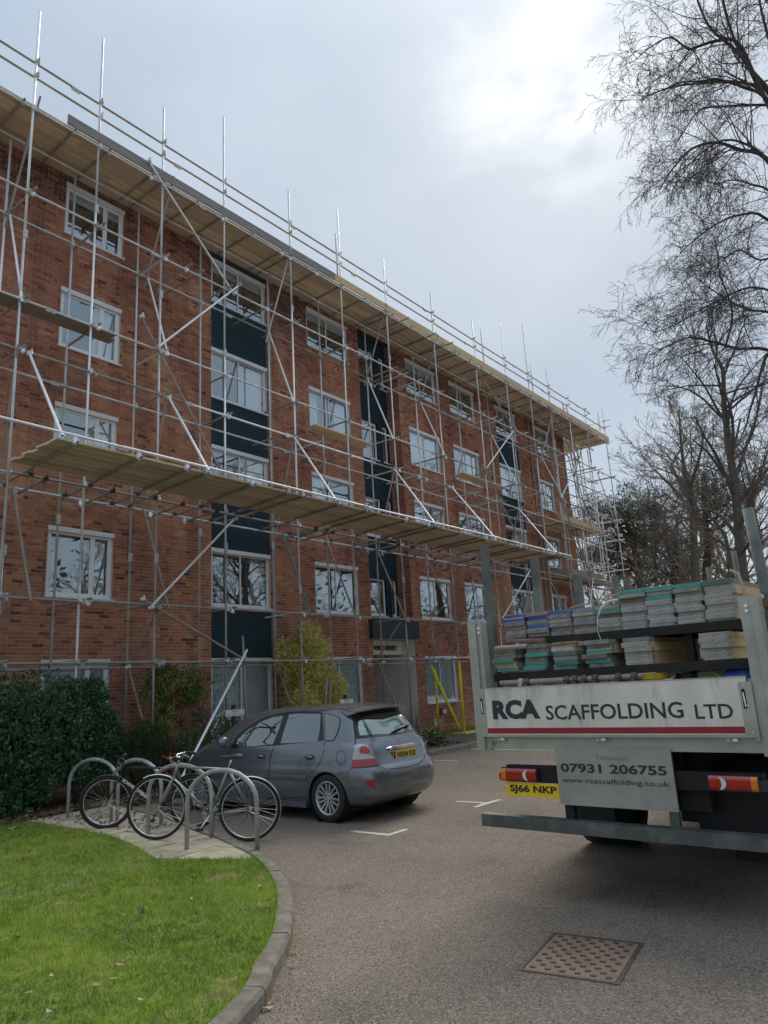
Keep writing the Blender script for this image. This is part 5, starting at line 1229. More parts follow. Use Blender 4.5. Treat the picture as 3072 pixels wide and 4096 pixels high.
for sx in (-1, 1):
    for wy in (.765, 3.44):
        w_ = bpy.data.objects.new('wheel', None); COL.objects.link(w_); w_.parent = car; w_.location = (sx * .735, wy, .303); w_.rotation_euler = (random.uniform(0, 1), 0, math.pi if sx > 0 else 0)
        for n_, m_ in (('tyre', TYRE), ('rim', RIM), ('spokes', SPK), ('brake_disc', DSK)): link(n_, m_, w_)
        for k_ in range(4): link('wheel_nut', NUT, w_, (0, .045 * math.cos(2 * math.pi * k_ / 4 + .3), .045 * math.sin(2 * math.pi * k_ / 4 + .3)))
        lin = MB(); lin.path([(sx * .58, wy, .30), (sx * .835, wy, .30)], [.333, .333], 40, caps=False); lin.disc_prism((sx * .575, wy, .30), (1, 0, 0), .333, .01, 40); lin.build('wheel_arch', M_SHUT, car)
mb = MB(); mb.box((-.72, .35, .16), (.72, 4.0, .19)); mb.box((-.5, .2, .20), (.5, .5, .28)); mb.build('underbody', M_SHUT, car)
# cabin seen through the glass is suggested by the dark body shell; paper on the dashboard
# ================================================================== cycle stands and bicycles
M_STAND = mat('cycle_stand_galv', (0.44, 0.46, 0.46), (0.30, 0.31, 0.31), rough=0.5, metal=0.5, scale=12, bump=0.2, bscale=60, c3=(0.22, 0.21, 0.19), c3scale=4, c3amt=0.5)
def g1(px, py, z): p = gz(px, py, z); return p
st_pts = [((747, 3410), .055, (1030, 3436), 0.0, 'cycle stand nearest the camera, around the rear of the silver bicycle'), ((591, 3348), .06, (846, 3366), .04, 'second cycle stand, behind the front wheel of the silver bicycle'),
          ((443, 3292), .06, (643, 3310), .06, 'third cycle stand, behind the black bicycle handlebar'), ((270, 3282), .06, (468, 3290), .06, 'cycle stand furthest left, standing alone by the hedge')]
for (a, za, b, zb_, lab) in st_pts:
    A, B = gz(*a, za), gz(*b, zb_); A.z = B.z = 0; d = (B - A); w = d.length; d.normalize(); r = min(w / 2, .34); top = .905
    pts = [A + Vector((0, 0, 0))] + [A + Vector((0, 0, top - r))]
    for k in range(1, 12):
        t = math.pi - k * math.pi / 12; cx_ = w / 2 * (1 + math.cos(t)); pts.append(A + d * cx_ + Vector((0, 0, top - r + r * math.sin(t))))
    pts += [B + Vector((0, 0, top - r)), B.copy()]
    mb = MB(); mb.path([p - A for p in pts], .025, 14); o = mb.build('cycle_stand', M_STAND, None, smooth=True, loc=A); tag(o, lab, 'cycle stand', 'row of hooped steel cycle stands')

def ring(mb, c, ax, ay, r, tr, n=40, k=8, m=None, a0=0, a1=2 * math.pi):
    closed = abs(a1 - a0 - 2 * math.pi) < 1e-6; cnt = n if closed else n + 1
    mb.path([c + ax * r * math.cos(a0 + (a1 - a0) * i / n) + ay * r * math.sin(a0 + (a1 - a0) * i / n) for i in range(cnt)], tr, k, m, closed=closed, caps=True)
def bicycle(label, rear, front, lean, R0, tyre_r, C, steer=0.0, bars='flat', tilt=0.0, text=None, dark=False, extras=()):
    """rear/front are ground contact points; frame is built in the plane they span, leaning sideways"""
    rear, front = Vector(rear), Vector(front); base = rear; f = (front - rear); WB = f.length; f.normalize(); side = f.cross(Vector((0, 0, 1))).normalized(); upv = (side.cross(f)).normalized()
    upv = (upv * math.cos(lean) + side * math.sin(lean)).normalized(); side = f.cross(upv).normalized()
    root = thing('bicycle', label, 'bicycle', tuple(base)); S = R0 / 0.345
    P = lambda x, z, s=0.0: f * x + upv * z + side * s
    fr = MB(); q = S
    bb = P(.43 * q, .28 * q); seat_t = P(.26 * q, .80 * q); head_t = P(WB - .20 * q, .82 * q); head_b = P(WB - .165 * q, .66 * q); ra = P(0, R0)
    fx = P(WB, R0)
    fr.tube(bb, seat_t, .0145 * q, 8); fr.tube(seat_t - (seat_t - bb) * .06, head_t - (head_t - head_b) * .2, .0135 * q, 8); fr.tube(bb, head_b, .0165 * q, 8); fr.tube(head_b, head_t, .018 * q, 8)
    for s in (-1, 1):
        fr.tube(bb + side * s * .03, ra + side * s * .06, .0095 * q, 6); fr.tube(seat_t + side * s * .018 - (seat_t - bb) * .05, ra + side * s * .06, .0085 * q, 6)
    fr.tube(bb - side * .04, bb + side * .04, .022 * q, 10); fo = fr.build('frame', C['frame'], root, smooth=True)
    # steering assembly rotates around the head tube
    sax = (head_t - head_b).normalized(); Ms = Matrix.Translation(head_b) @ Matrix.Rotation(steer, 4, sax) @ Matrix.Translation(-head_b)
    fk = MB()
    for s in (-1, 1): fk.path([Ms @ (head_b + side * s * .045), Ms @ (head_b.lerp(fx, .65) + side * s * .05 - f * .01), Ms @ (fx + side * s * .052)], [.012 * q, .011 * q, .008 * q], 8)
    fk.tube(Ms @ (head_b + side * .05), Ms @ (head_b - side * .05), .016 * q, 8); fk.build('fork', C['fork'], root, smooth=True)
    hb = MB(); st = head_t + sax * .07; fwd = f * .06
    hb.tube(Ms @ head_t, Ms @ st, .0125 * q, 8); hb.tube(Ms @ st, Ms @ (st + fwd), .014 * q, 8)
    c = st + fwd
    if bars == 'flat': pts = [c - side * .29 - f * .04, c - side * .1, c + side * .1, c + side * .29 - f * .04]
    else: pts = [c - side * .26 - f * .17 + upv * .02, c - side * .25 - f * .05 + upv * .03, c - side * .18 + f * .03 + upv * .01, c, c + side * .18 + f * .03 + upv * .01, c + side * .25 - f * .05 + upv * .03, c + side * .26 - f * .17 + upv * .02]
    hb.path([Ms @ p for p in pts], .011, 8); ho = hb.build('handlebar', C['bar'], root, smooth=True)
    for e0, e1 in ((pts[0], pts[1]), (pts[-1], pts[-2])):
        d = (e1 - e0).normalized(); mb = MB(); mb.tube(Ms @ e0, Ms @ (e0 + d * .12), .017, 8); mb.build('grip', M_BLACK, ho); mb = MB(); mb.path([Ms @ (e0 + d * .15 - upv * .01), Ms @ (e0 + d * .11 - upv * .035 + f * .03), Ms @ (e0 + d * .03 - upv * .05 + f * .035)], .006, 5); mb.build('brake_lever', C['fork'], ho)
    sd = MB(); sp = seat_t + (seat_t - bb).normalized() * C.get('post', .12); sd.tube(seat_t, sp, .0125 * q, 8); sd.build('seat_post', M_CHROME if not dark else M_BLACKP, root, smooth=True)
    sb = MB(); s0 = sp + upv * .012
    prof_s = [(-.13, .062, .012), (-.11, .075, .02), (-.05, .072, .018), (.02, .04, .008), (.09, .024, .004), (.14, .018, .0), (.15, .008, -.004)]
    vs = []
    for x, w, z in prof_s:
        for k in range(9): t = math.pi * k / 8; vs.append(s0 + f * x + side * (w * math.cos(t)) + upv * (z + (.024 if x < 0 else .012) * math.sin(t)))
        vs.append(s0 + f * x + upv * (z - (.034 if x < 0 else .012)))
    n = 10; sb.add(vs, [(i * n + k, i * n + (k + 1) % n, (i + 1) * n + (k + 1) % n, (i + 1) * n + k) for i in range(len(prof_s) - 1) for k in range(n)] + [tuple(range(n)), tuple(reversed([(len(prof_s) - 1) * n + k for k in range(n)]))]); sb.build('saddle', C['saddle'], root, smooth=True)
    for nm, c0, M_ in (('rear', P(0, R0), Matrix.Identity(4)), ('front', fx, Ms)):
        w_ = bpy.data.objects.new('wheel', None); COL.objects.link(w_); w_.parent = root
        T = lambda p: M_ @ p
        c1 = T(c0); a1 = (T(c0 + f) - c1).normalized(); a2 = (T(c0 + upv) - c1).normalized(); a3 = a1.cross(a2)
        mb = MB(); ring(mb, c1, a1, a2, R0 - tyre_r, tyre_r, 48, 8); mb.build('tyre', M_BLACK, w_, smooth=True)
        mb = MB(); ring(mb, c1, a1, a2, R0 - 2 * tyre_r - .004, .0075, 48, 6); mb.build('rim', C['rim'], w_, smooth=True)
        mb = MB(); mb.tube(c1 - a3 * .045, c1 + a3 * .045, .016, 10); mb.tube(c1 - a3 * .035, c1 - a3 * .03, .024, 12); mb.tube(c1 + a3 * .035, c1 + a3 * .03, .024, 12); mb.build('hub', M_ALLOY, w_)
        mb = MB(); rr = R0 - 2 * tyre_r - .01
        for k in range(32):
            t = 2 * math.pi * k / 32; s = (1 if k % 2 else -1); t2 = t + (1.25 if (k // 2) % 2 else -1.25)
            mb.tube(c1 + a3 * s * .032 + (a1 * math.cos(t2) + a2 * math.sin(t2)) * .022, c1 + (a1 * math.cos(t) + a2 * math.sin(t)) * rr, .0011, 3, caps=False)
        mb.build('spokes', M_ALLOY, w_)
        if C.get('guard') is not None:
            mb = MB(); a_, b_ = (R(20), R(165)) if nm == 'rear' else (R(75), R(172) + 0.2)
            if nm == 'rear': a_, b_ = R(5), R(200)
            else: a_, b_ = R(60), R(205)
            if C.get('short'): a_, b_ = (R(60), R(170)) if nm == 'rear' else (R(70), R(150))
            N_ = 26; vs = []
            for k in range(N_ + 1):
                t = a_ + (b_ - a_) * k / N_
                if nm == 'front': t = a_ + (b_ - a_) * k / N_
                rd = a1 * math.cos(t) + a2 * math.sin(t); Rg = R0 + .014
                for s, e in ((-.024, -.008), (-.014, .0), (.014, .0), (.024, -.008)): vs.append(c1 + rd * (Rg + e) + a3 * s)
                for s, e in ((.022, -.0095), (.014, -.002), (-.014, -.002), (-.022, -.0095)): vs.append(c1 + rd * (Rg + e) + a3 * s)
            mb.add(vs, [(i * 8 + k, i * 8 + (k + 1) % 8, (i + 1) * 8 + (k + 1) % 8, (i + 1) * 8 + k) for i in range(N_) for k in range(8)]); mb.build('mudguard', C['guard'], root, smooth=False)
    # drive train
    mb = MB(); cs = side * .052; 
    ring(mb, bb + cs, f, upv, .092 * q, .004, 30, 6); ring(mb, bb + cs, f, upv, .07 * q, .004, 30, 6)
    for k in range(5): t = 2 * math.pi * k / 5; mb.tube(bb + cs, bb + cs + (f * math.cos(t) + upv * math.sin(t)) * .09 * q, .007, 5)
    mb.build('chainring', C['rim'] if not dark else M_BLACKP, root)
    mb = MB(); ca = (f * -.55 + upv * .83).normalized()
    for s in (-1, 1): mb.tube(bb + side * s * .065, bb + side * s * .075 + ca * s * .17, .009, 6); 
    co_ = mb.build('crank', M_CHROME if not dark else M_BLACKP, root)
    for s in (-1, 1): mb = MB(); c = bb + side * s * .12 + ca * s * .17; mb.add([c + f * a + side * b + upv * h_ for h_ in (-.01, .01) for a, b in ((-.045, -.04), (.045, -.04), (.045, .04), (-.045, .04))], [(0, 3, 2, 1), (4, 5, 6, 7), (0, 1, 5, 4), (1, 2, 6, 5), (2, 3, 7, 6), (3, 0, 4, 7)]); mb.build('pedal', M_BLACKP, co_)
    mb = MB()
    for s in (1, -1): mb.tube(bb + cs + upv * s * .088 * q, ra + cs + upv * s * .03, .004, 4)
    mb.build('chain', M_BLACKP, root)
    mb = MB(); ring(mb, ra + cs, f, upv, .032, .008, 16, 5); mb.build('sprocket', M_BLACKP, root)
    # cables and brake callipers
    mb = MB(); p0 = Ms @ (c_ := (head_t + sax * .07 + f * .06) - side * .2); mb.path([p0, p0 + f * .09 + upv * .05, p0 + f * .13 - upv * .10 + side * .1, head_b + f * .03 + upv * .02], .0028, 4); mb.path([p0 + side * .38, p0 + side * .36 + f * .08 + upv * .03, head_t + f * .08 - upv * .08, head_t - f * .03 - upv * .03], .0028, 4); mb.build('cable', C.get('cable', M_BLACKP), root)
    mb = MB(); pc = Ms @ (head_b + f * .01); mb.cbox(tuple(pc), (.05, .05, .03)); mb.path([pc, pc - upv * .05 + side * .03], .006, 5); mb.path([pc, pc - upv * .05 - side * .03], .006, 5); pc = seat_t + (ra - seat_t) * .34; mb.cbox(tuple(pc), (.03, .03, .03)); mb.build('brake_calliper', M_CHROME, root)
    if text:
        s_, a, b, h_ = text; A = bb.lerp(head_b, a); B = bb.lerp(head_b, b); xd = (B - A) 
        # reads from head tube downwards on the side facing away from the drive side
        nrm_ = -side if (-side).dot(Vector((-1, -1, 0))) > 0 else side
        xx = xd.normalized() * -1; yy = nrm_.cross(xx); mb = MB(); mb.merge(text_mb(s_, w=xd.length, h=h_, depth=.001, bold=.04), frame((A + B) / 2 + nrm_ * .019, xx, yy)); mb.build('lettering', M_WHITE, fo)
    return root
M_BSIL = mat('silver_brown_frame', (0.34, 0.31, 0.29), (0.26, 0.235, 0.22), rough=0.35, metal=0.6, scale=10); M_BBLK = mat('gloss_black_frame', (0.015, 0.016, 0.018), (0.02, 0.02, 0.024), rough=0.25)
M_RIMS = mat('silver_rim', (0.70, 0.70, 0.69), (0.55, 0.55, 0.54), rough=0.3, metal=0.7); M_CABLE = mat('red_cable', (0.5, 0.05, 0.03), rough=0.5); M_SADDLE = mat('black_saddle', (0.03, 0.03, 0.035), (0.05, 0.05, 0.055), rough=0.5)
sr, sf = gz(990, 3366, 0.0), gz(616, 3361, .09)
bicycle('silver-brown road bicycle with chrome mudguards leaning at the nearest cycle stand', sr, sf, R(-4), .366, .0185, dict(frame=M_BSIL, fork=M_BSIL, bar=M_CHROME, saddle=M_SADDLE, rim=M_RIMS, guard=mat('chrome_guard', (0.8, .8, .8), (.6, .6, .6), rough=.2, metal=.9), post=.10, cable=M_CABLE), steer=R(-6), bars='swept')
br_, bf_ = Vector((6.33, 8.36, .02)), gz(424, 3316, .075)
bicycle('black mountain bicycle with white lettering parked behind the silver one', br_, bf_, R(-6), .345, .026, dict(frame=M_BBLK, fork=M_BBLK, bar=M_BBLK, saddle=M_SADDLE, rim=M_RIMS, guard=M_BLACKP, short=True, post=.10), steer=R(14), bars='flat', text=('PROBIKE', .93, .35, .045), dark=True)
# ================================================================== flatbed truck
M_ALU = mat('dull_aluminium', (0.46, 0.455, 0.40), (0.35, 0.35, 0.305), rough=0.5, metal=0.35, scale=3, bump=0.1, bscale=30, c3=(0.24, 0.25, 0.20), c3scale=2, c3amt=0.5, rvar=.08)
M_ALUP = mat('tailboard_skin', (0.78, 0.75, 0.67), (0.62, 0.59, 0.52), rough=0.42, metal=0.2, scale=4, bump=0.06, bscale=20, stretch=(1, 1, .35), c3=(0.36, 0.34, 0.29), c3scale=4.5, c3amt=0.6, rvar=.1)
M_SIGN = mat('grey_sign_sheet', (0.36, 0.355, 0.315), (0.30, 0.295, 0.26), rough=0.6, scale=3, c3=(0.25, 0.24, 0.21), c3scale=3, c3amt=0.6)
M_REDST = mat('red_stripe', (0.33, 0.010, 0.025), (0.27, 0.010, 0.022), rough=0.4, scale=4)
M_INK = mat('black_vinyl_letter', (0.02, 0.022, 0.03), (0.03, 0.032, 0.04), rough=0.5)
M_INKG = mat('faded_green_letter', (0.20, 0.23, 0.20), (0.24, 0.26, 0.22), rough=0.6)
M_BUMP = mat('dark_steel_bar', (0.115, 0.125, 0.125), (0.08, 0.085, 0.085), rough=0.5, metal=0.4, scale=5, bump=0.15, c3=(0.2, 0.2, 0.19), c3scale=6, c3amt=0.5)
M_CHAS = mat('black_chassis', (0.004, 0.0042, 0.005), (0.008, 0.008, 0.009), rough=0.7, scale=6)
M_RACK = mat('dark_rack_steel', (0.010, 0.008, 0.007), (0.018, 0.013, 0.010), rough=0.75, scale=8, c3=(0.06, 0.035, 0.02), c3scale=4, c3amt=.5)
M_STAKE = mat('grey_green_stake', (0.16, 0.168, 0.155), (0.10, 0.105, 0.097), rough=0.7, metal=0.15, scale=6, c3=(0.16, 0.26, 0.20), c3scale=2.5, c3amt=0.6)
PLt = Vector((5.716, 3.442, 0)); dU = Vector((-0.0426468, -0.99909021, 0))
TRZ = math.atan2(dU.y, dU.x)
truck = thing('flatbed_truck', 'scaffolding flatbed truck seen from behind, loaded with stacks of boards', 'truck', tuple(PLt), TRZ)
def tb(name, boxes, m=None, parent=None):
    mb = MB()
    for b in boxes: mb.box(b[0], b[1], b[2] if len(b) > 2 else None)
    return mb.build(name, m, parent or truck)
TF = lambda u, z, v: frame((u, v, z), (1, 0, 0), (0, 0, 1))       # lettering frame facing the rear
def txt(s, u0, u1, z0, z1, v, m, parent, bold=.03, sp=1.0):
    mb = MB(); mb.merge(text_mb(s, w=u1 - u0, h=z1 - z0, depth=.0012, bold=bold, spacing=sp), TF((u0 + u1) / 2, (z0 + z1) / 2, v)); return mb.build('lettering', m, parent)
# corner posts
for (a, b, c, z0, z1) in ((-.09, -.005, .045, 1.115, 2.235), (2.238, 2.315, 2.37, 1.10, 2.19)):
    left = a < 0
    p = MB()
    if left: p.box((a, -.01, z0), (b, .11, z1)); p.box((b, .004, z0), (c, .10, z1 - .015)); p.box((b - .012, -.018, z0), (b + .004, -.009, z1 - .01))
    else: p.box((a, .004, z0), (b, .10, z1)); p.box((b, -.01, z0), (c, .11, z1 - .01)); p.box((a - .03, .02, 1.2), (a, .05, 1.62))
    po_ = p.build('corner_post', M_ALU, truck)
    bo = MB(); bx = .022 if left else 2.285
    for z in (z1 - .07, z1 - .105): bo.disc_prism((bx, 0.0 if left else -.002, z), (0, 1, 0), .011, .02, 8)
    bo.build('bolt', M_GALV_B, po_)
# tailboard
tbd = tb('tailboard', [((.042, -.022, 1.245), (2.205, .0, 1.632))], M_ALUP)
tb('end_cap', [((-.028, -.026, 1.238), (.041, .002, 1.636))], M_ALU, tbd); tb('end_cap', [((2.206, -.026, 1.205), (2.236, .002, 1.60)), ((2.15, -.0255, 1.24), (2.2055, -.0225, 1.60))], M_ALU, tbd)
tb('edge_lip', [((-.028, -.030, 1.226), (2.236, -.004, 1.2445)), ((.042, -.026, 1.632), (2.205, .002, 1.640))], M_ALU, tbd)
tb('stripe', [((.046, -.0235, 1.254), (2.19, -.0221, 1.300))], M_REDST, tbd)
for u in (.006, 2.178):
    mb = MB(); n = 18; pl = [(.013 * math.cos(t), .013 * math.sin(t) + (.055 if math.sin(t) > 0 else -.055)) for t in [2 * math.pi * k / n for k in range(n)]]
    mb.prism(pl, (u, -.0262, 1.485), (1, 0, 0), (0, 0, 1), .0012); mb.build('latch_slot', M_CHAS, tbd)
    mb = MB(); mb.path([(u - .002, -.03, 1.53), (u + .002, -.034, 1.48), (u + .004, -.032, 1.43)], [.004, .0055, .004], 6); mb.build('latch', M_GALV_B, tbd)
mb = MB()
for u, z in ((.028, 1.62), (.034, 1.44), (.036, 1.27), (2.19, 1.58), (2.195, 1.44), (2.2, 1.26)): mb.disc_prism((u, -.028, z), (0, 1, 0), .006, .006, 8)
mb.build('rivets', M_GALV, tbd)
txt('RCA', .112, .572, 1.372, 1.532, -.0235, M_INK, tbd, bold=.055); txt('SCAFFOLDING', .628, 1.748, 1.362, 1.478, -.0235, M_INK, tbd, bold=.012); txt('LTD', 1.832, 2.09, 1.355, 1.455, -.0235, M_INK, tbd, bold=.012)
# rear beam, hinges, deck, sides
tb('rear_beam', [((-.045, .012, 1.122), (2.36, .10, 1.226)), ((-.045, .006, 1.122), (.055, .012, 1.224))], M_ALU)
for u in (.17, 1.09, 2.06):
    hg = tb('hinge', [((u - .055, -.008, 1.190), (u + .0, .012, 1.224))], M_ALU); mb = MB(); mb.tube((u - .0, -.012, 1.206), (u + .03, -.012, 1.206), .017, 10); mb.disc_prism((u - .035, -.012, 1.205), (0, 1, 0), .007, .01, 8); mb.build('hinge_barrel', M_GALV, hg)
mb = MB(); mb.path([(.075, .008, 1.19), (.07, -.004, 1.16), (.085, -.008, 1.148), (.10, -.004, 1.16), (.105, .006, 1.20)], .0025, 5); mb.build('wire_loop', M_CHAS, truck)
tb('bed', [((-.04, .10, 1.13), (2.34, 5.3, 1.20))], M_ALU); tb('side_board', [((-.035, .12, 1.20), (-.008, 5.25, 1.60))], M_ALU); tb('side_board', [((2.31, .12, 1.20), (2.335, 5.25, 1.60))], M_ALU); tb('headboard', [((-.04, 5.25, 1.2), (2.34, 5.32, 2.35))], M_RACK)
# telephone sign
sg_ = tb('phone_sign', [((.668, -.012, .708), (1.608, -.006, 1.146))], M_SIGN)
txt('Telephone', 1.01, 1.275, 1.047, 1.092, -.013, M_INKG, sg_, bold=.0); txt('07931 206755', .705, 1.562, .955, 1.025, -.013, M_INK, sg_, bold=.028); txt('www.rcascaffolding.co.uk', .708, 1.568, .868, .915, -.013, M_INK, sg_, bold=.004)
mb = MB()
for u, z in ((.69, 1.13), (.92, 1.13), (1.14, 1.13), (1.38, 1.13), (1.59, 1.13), (.69, .74), (1.585, .735)): mb.disc_prism((u, -.014, z), (0, 1, 0), .007, .005, 8)
mb.build('rivets', M_GALV_D, sg_)
# lights
tb('light_bar', [((.165, .03, .858), (.70, .09, .992))], M_CHAS); tb('light_bar', [((1.60, .03, .858), (2.2, .09, .985))], M_CHAS)
def rlamp(u0, u1, z0, z1, flip):
    root_ = tb('tail_light', [((u0, -.005, z0), (u1, .03, z1))], M_BLACKP); w = u1 - u0
    def seg(a, b, m, name='lens', e=.0):
        if flip: a, b = 1 - b, 1 - a
        mb = MB(); x0, x1 = u0 + w * a, u0 + w * b; n = 8; pr = []
        for k in range(n + 1):
            t = k / n; dz = (1 - (abs(2 * t - 1)) ** 6) * .012; pr.append((z0 + .005 + (z1 - z0 - .010) * t, -.008 - dz))
        vs = [(x, v, z) for x in (x0, x1) for z, v in pr]; mb.add(vs, [(k, k + 1, n + 2 + k, n + 1 + k) for k in range(n)] + [tuple(range(n, -1, -1)), tuple(range(n + 1, 2 * n + 2))]); mb.build(name, m, root_)
    seg(.02, .15, M_LORG); seg(.153, .62, M_LRED); seg(.623, .98, M_LRED)
    c = .76 if not flip else .24; mb = MB(); n = 20; pl = []
    for k in range(n): t = math.pi / 2 + math.pi * k / (n - 1); pl.append((.046 * math.cos(t), .043 * math.sin(t)))
    for k in range(n): t = -math.pi / 2 - math.pi * k / (n - 1) ; pl.append((.006 - .018 * math.cos(t) * 0 + .0 - .020 * abs(math.cos(t)), .041 * math.sin(t)))
    if flip: pl = [(-x, y) for x, y in pl][::-1]
    mb.prism(pl, (u0 + w * c, -.0235, (z0 + z1) / 2), (1, 0, 0), (0, 0, 1), .002); mb.build('lens', mat('white_reversing_lens', (.75, .74, .70), (.6, .59, .56), rough=.25), root_)
    return root_
rlamp(.13, .478, .866, .974, False); rlamp(1.842, 2.178, .868, .972, True)
tb('side_marker', [((.105, .0, .872), (.13, .04, .93))], M_LRED); tb('side_marker', [((2.18, -.005, .872), (2.25, .05, .945))], M_BLACKP)
npl = tb('number_plate', [((.158, .012, .747), (.668, .02, .856))], M_PLATEY); txt('SJ66 NKP', .196, .632, .765, .838, .0105, M_LETTER, npl, bold=.03)
tb('underrun_bar', [((-.065, -.07, .503), (2.36, .03, .600))], M_BUMP); tb('bar_bracket', [((.70, .0, .60), (.775, .05, 1.12))], M_CHAS); tb('bar_bracket', [((1.53, .0, .60), (1.60, .04, 1.12))], M_BUMP)
tb('chassis', [((.72, .1, .72), (.80, 6.9, .95)), ((1.48, .1, .72), (1.56, 6.9, .95)), ((.72, .3, .95), (1.56, .36, 1.12)), ((.68, .5, .93), (1.6, 5.2, 1.12)), ((.0, 1.6, 1.02), (2.3, 5.2, 1.12)), ((1.58, .12, .70), (1.8, .2, .9)), ((.1, 1.95, .36), (2.15, 2.08, .48)), ((.95, 1.8, .30), (1.35, 2.2, .56)), ((.8, 2.6, .35), (1.5, 3.4, .9)), ((1.6, 1.0, .5), (2.3, 1.5, .95)), ((1.65, .25, .45), (2.25, .75, .9))], M_CHAS)
for u0, v0 in ((-.08, 1.45), (1.72, .75)):
    tb('mudguard', [((u0, v0, .25), (u0 + .52, v0 + .02, .92)), ((u0, v0 + .02, .88), (u0 + .52, 2.7, .92))], M_CHAS)
TTY = lathe([(-.10, .24), (-.115, .30), (-.115, .38), (-.10, .41), (.10, .41), (.115, .38), (.115, .30), (.10, .24)], 36).mesh('tyre', M_BLACK, smooth=True); THB = MB(); THB.tube((-.06, 0, 0), (.06, 0, 0), .24, 24, M_CHAS); THM = THB.mesh('rim')
for u, v in ((.03, 2.02), (.28, 2.02), (1.88, 2.02), (2.13, 2.02), (.2, 6.1), (2.1, 6.1)):
    w_ = bpy.data.objects.new('wheel', None); COL.objects.link(w_); w_.parent = truck; w_.location = (u, v, .405); link('tyre', TTY, w_); link('rim', THM, w_)
# cab ahead of the bed
cabm = MB(); pr = [(5.45, .75), (7.15, .55), (7.25, 1.1), (7.1, 1.5), (6.75, 2.25), (5.5, 2.3)]
k = len(pr); cabm.add([(.12, y, z) for y, z in pr] + [(2.18, y, z) for y, z in pr], [tuple(range(k)), tuple(reversed(range(k, 2 * k)))] + [(i, k + i, k + (i + 1) % k, (i + 1) % k) for i in range(k)]); cabm.build('cab', mat('white_cab_paint', (.7, .7, .7), (.6, .6, .6), rough=.35, coat=.6), truck)
tb('cab_rear_window', [((.5, 5.43, 1.5), (1.8, 5.447, 2.1))], M_CHAS)
# stakes
for v, zt, w in ((.37, 2.98, .065), (1.34, 2.95, .07), (2.32, 2.84, .075), (3.42, 2.92, .07), (3.78, 2.93, .07)):
    m_ = MB(); m_.box((-.105, v - w / 2, 1.15), (-.105 + w, v + w / 2, zt)); m_.build('stake', M_STAKE, truck)
mb = MB(); mb.tube((2.40, .33, 1.1), (2.33, .33, 2.87), .040, 14); shade(mb.build('stake', M_STAKE, truck))
for px, py, r in ((2937, 2204, .035), (2834, 2269, .03)):
    rr = ray(px, py); o_ = Vector((-PLt.x, -PLt.y, EYE)); loc_r = Vector((rr[0] * dU.x + rr[1] * dU.y, rr[0] * -dU.y + rr[1] * dU.x, rr[2])); oo = Vector((o_.x * dU.x + o_.y * dU.y, -o_.x * dU.y + o_.y * dU.x, EYE)); t = (5.2 - oo.y) / loc_r.y; p = oo + loc_r * t
    mb = MB(); mb.tube((p.x, 5.2, 1.2), (p.x - .01, 5.2, p.z), r, 10); shade(mb.build('stake', M_STAKE, truck))
# board rack
tb('rack_beam', [((.12, .42, 1.985), (2.30, .52, 2.058))], M_RACK); tb('rack_beam', [((.0, .22, 1.690), (2.30, .50, 1.762))], M_RACK)
for v in (2.2, 4.2): tb('rack_beam', [((.0, v, 1.985), (2.3, v + .08, 2.058))], M_RACK); tb('rack_beam', [((.0, v, 1.69), (2.3, v + .08, 1.762))], M_RACK)
for v in (.5, 2.2, 4.2): tb('rack_upright', [((1.66, v, 1.2), (1.72, v + .06, 1.985))], M_RACK)
mb = MB(); mb.tube((.10, .34, 2.035), (.48, .37, 2.02), .030, 12); shade(mb.build('rack_tube', mat('rusty_tube', (.13, .07, .05), (.2, .13, .1), rough=.7, scale=12, bump=.3), truck))
# cargo: boards -------------------------------------------------------------
BM = {}; M_SLOT = mat('slot_shadow', (.09, .09, .09), rough=.8)
def bandmat(k):
    T_ = {'blue': ((.02, .13, .50), (.04, .12, .34)), 'grey': ((.36, .365, .35), (.20, .205, .195)), 'pale': ((.46, .46, .43), (.32, .32, .30)), 'red': ((.40, .20, .20), (.30, .28, .28)), 'dark': ((.17, .16, .16), (.25, .23, .22)), 'purple': ((.30, .28, .34), (.22, .2, .23)),
          'teal': ((.02, .40, .36), (.05, .30, .27)), 'tealw': ((.20, .38, .36), (.36, .38, .36)), 'wood': ((.24, .18, .12), (.14, .10, .07)), 'yellow': ((.45, .42, .10), (.38, .36, .16)), 'new': ((.38, .41, .43), (.30, .33, .35)), 'cream': ((.55, .53, .42), (.42, .40, .34)), 'dkteal': ((.04, .17, .16), (.10, .16, .15)), 'greyblue': ((.26, .32, .44), (.28, .30, .32))}
    a, b = T_[k]; return mat('board_end_' + k, a, b, rough=.55, metal=.15 if k in ('new', 'grey') else 0, scale=14, stretch=(1, 1, 1), c3=(.35, .35, .33) if k in ('blue', 'teal', 'red') else (.2, .18, .16), c3scale=7, c3amt=.35, bump=.2, bscale=60)
LB, WB_, TB_ = 3.9, .222, .0375
def board_mesh(m):
    mb = MB(); c = .012; mb.add([(0 + c, 0, 0), (WB_ - c, 0, 0), (WB_, c, 0), (WB_, LB, 0), (0, LB, 0), (0, c, 0), (0 + c, 0, TB_), (WB_ - c, 0, TB_), (WB_, c, TB_), (WB_, LB, TB_), (0, LB, TB_), (0, c, TB_)], [(5, 4, 3, 2, 1, 0), (6, 7, 8, 9, 10, 11)] + [(i, (i + 1) % 6, 6 + (i + 1) % 6, 6 + i) for i in range(6)]); return mb.mesh('board', m)
BMESH = [board_mesh(M_WOOD_W), board_mesh(M_WOOD2), board_mesh(M_WOOD_N)]
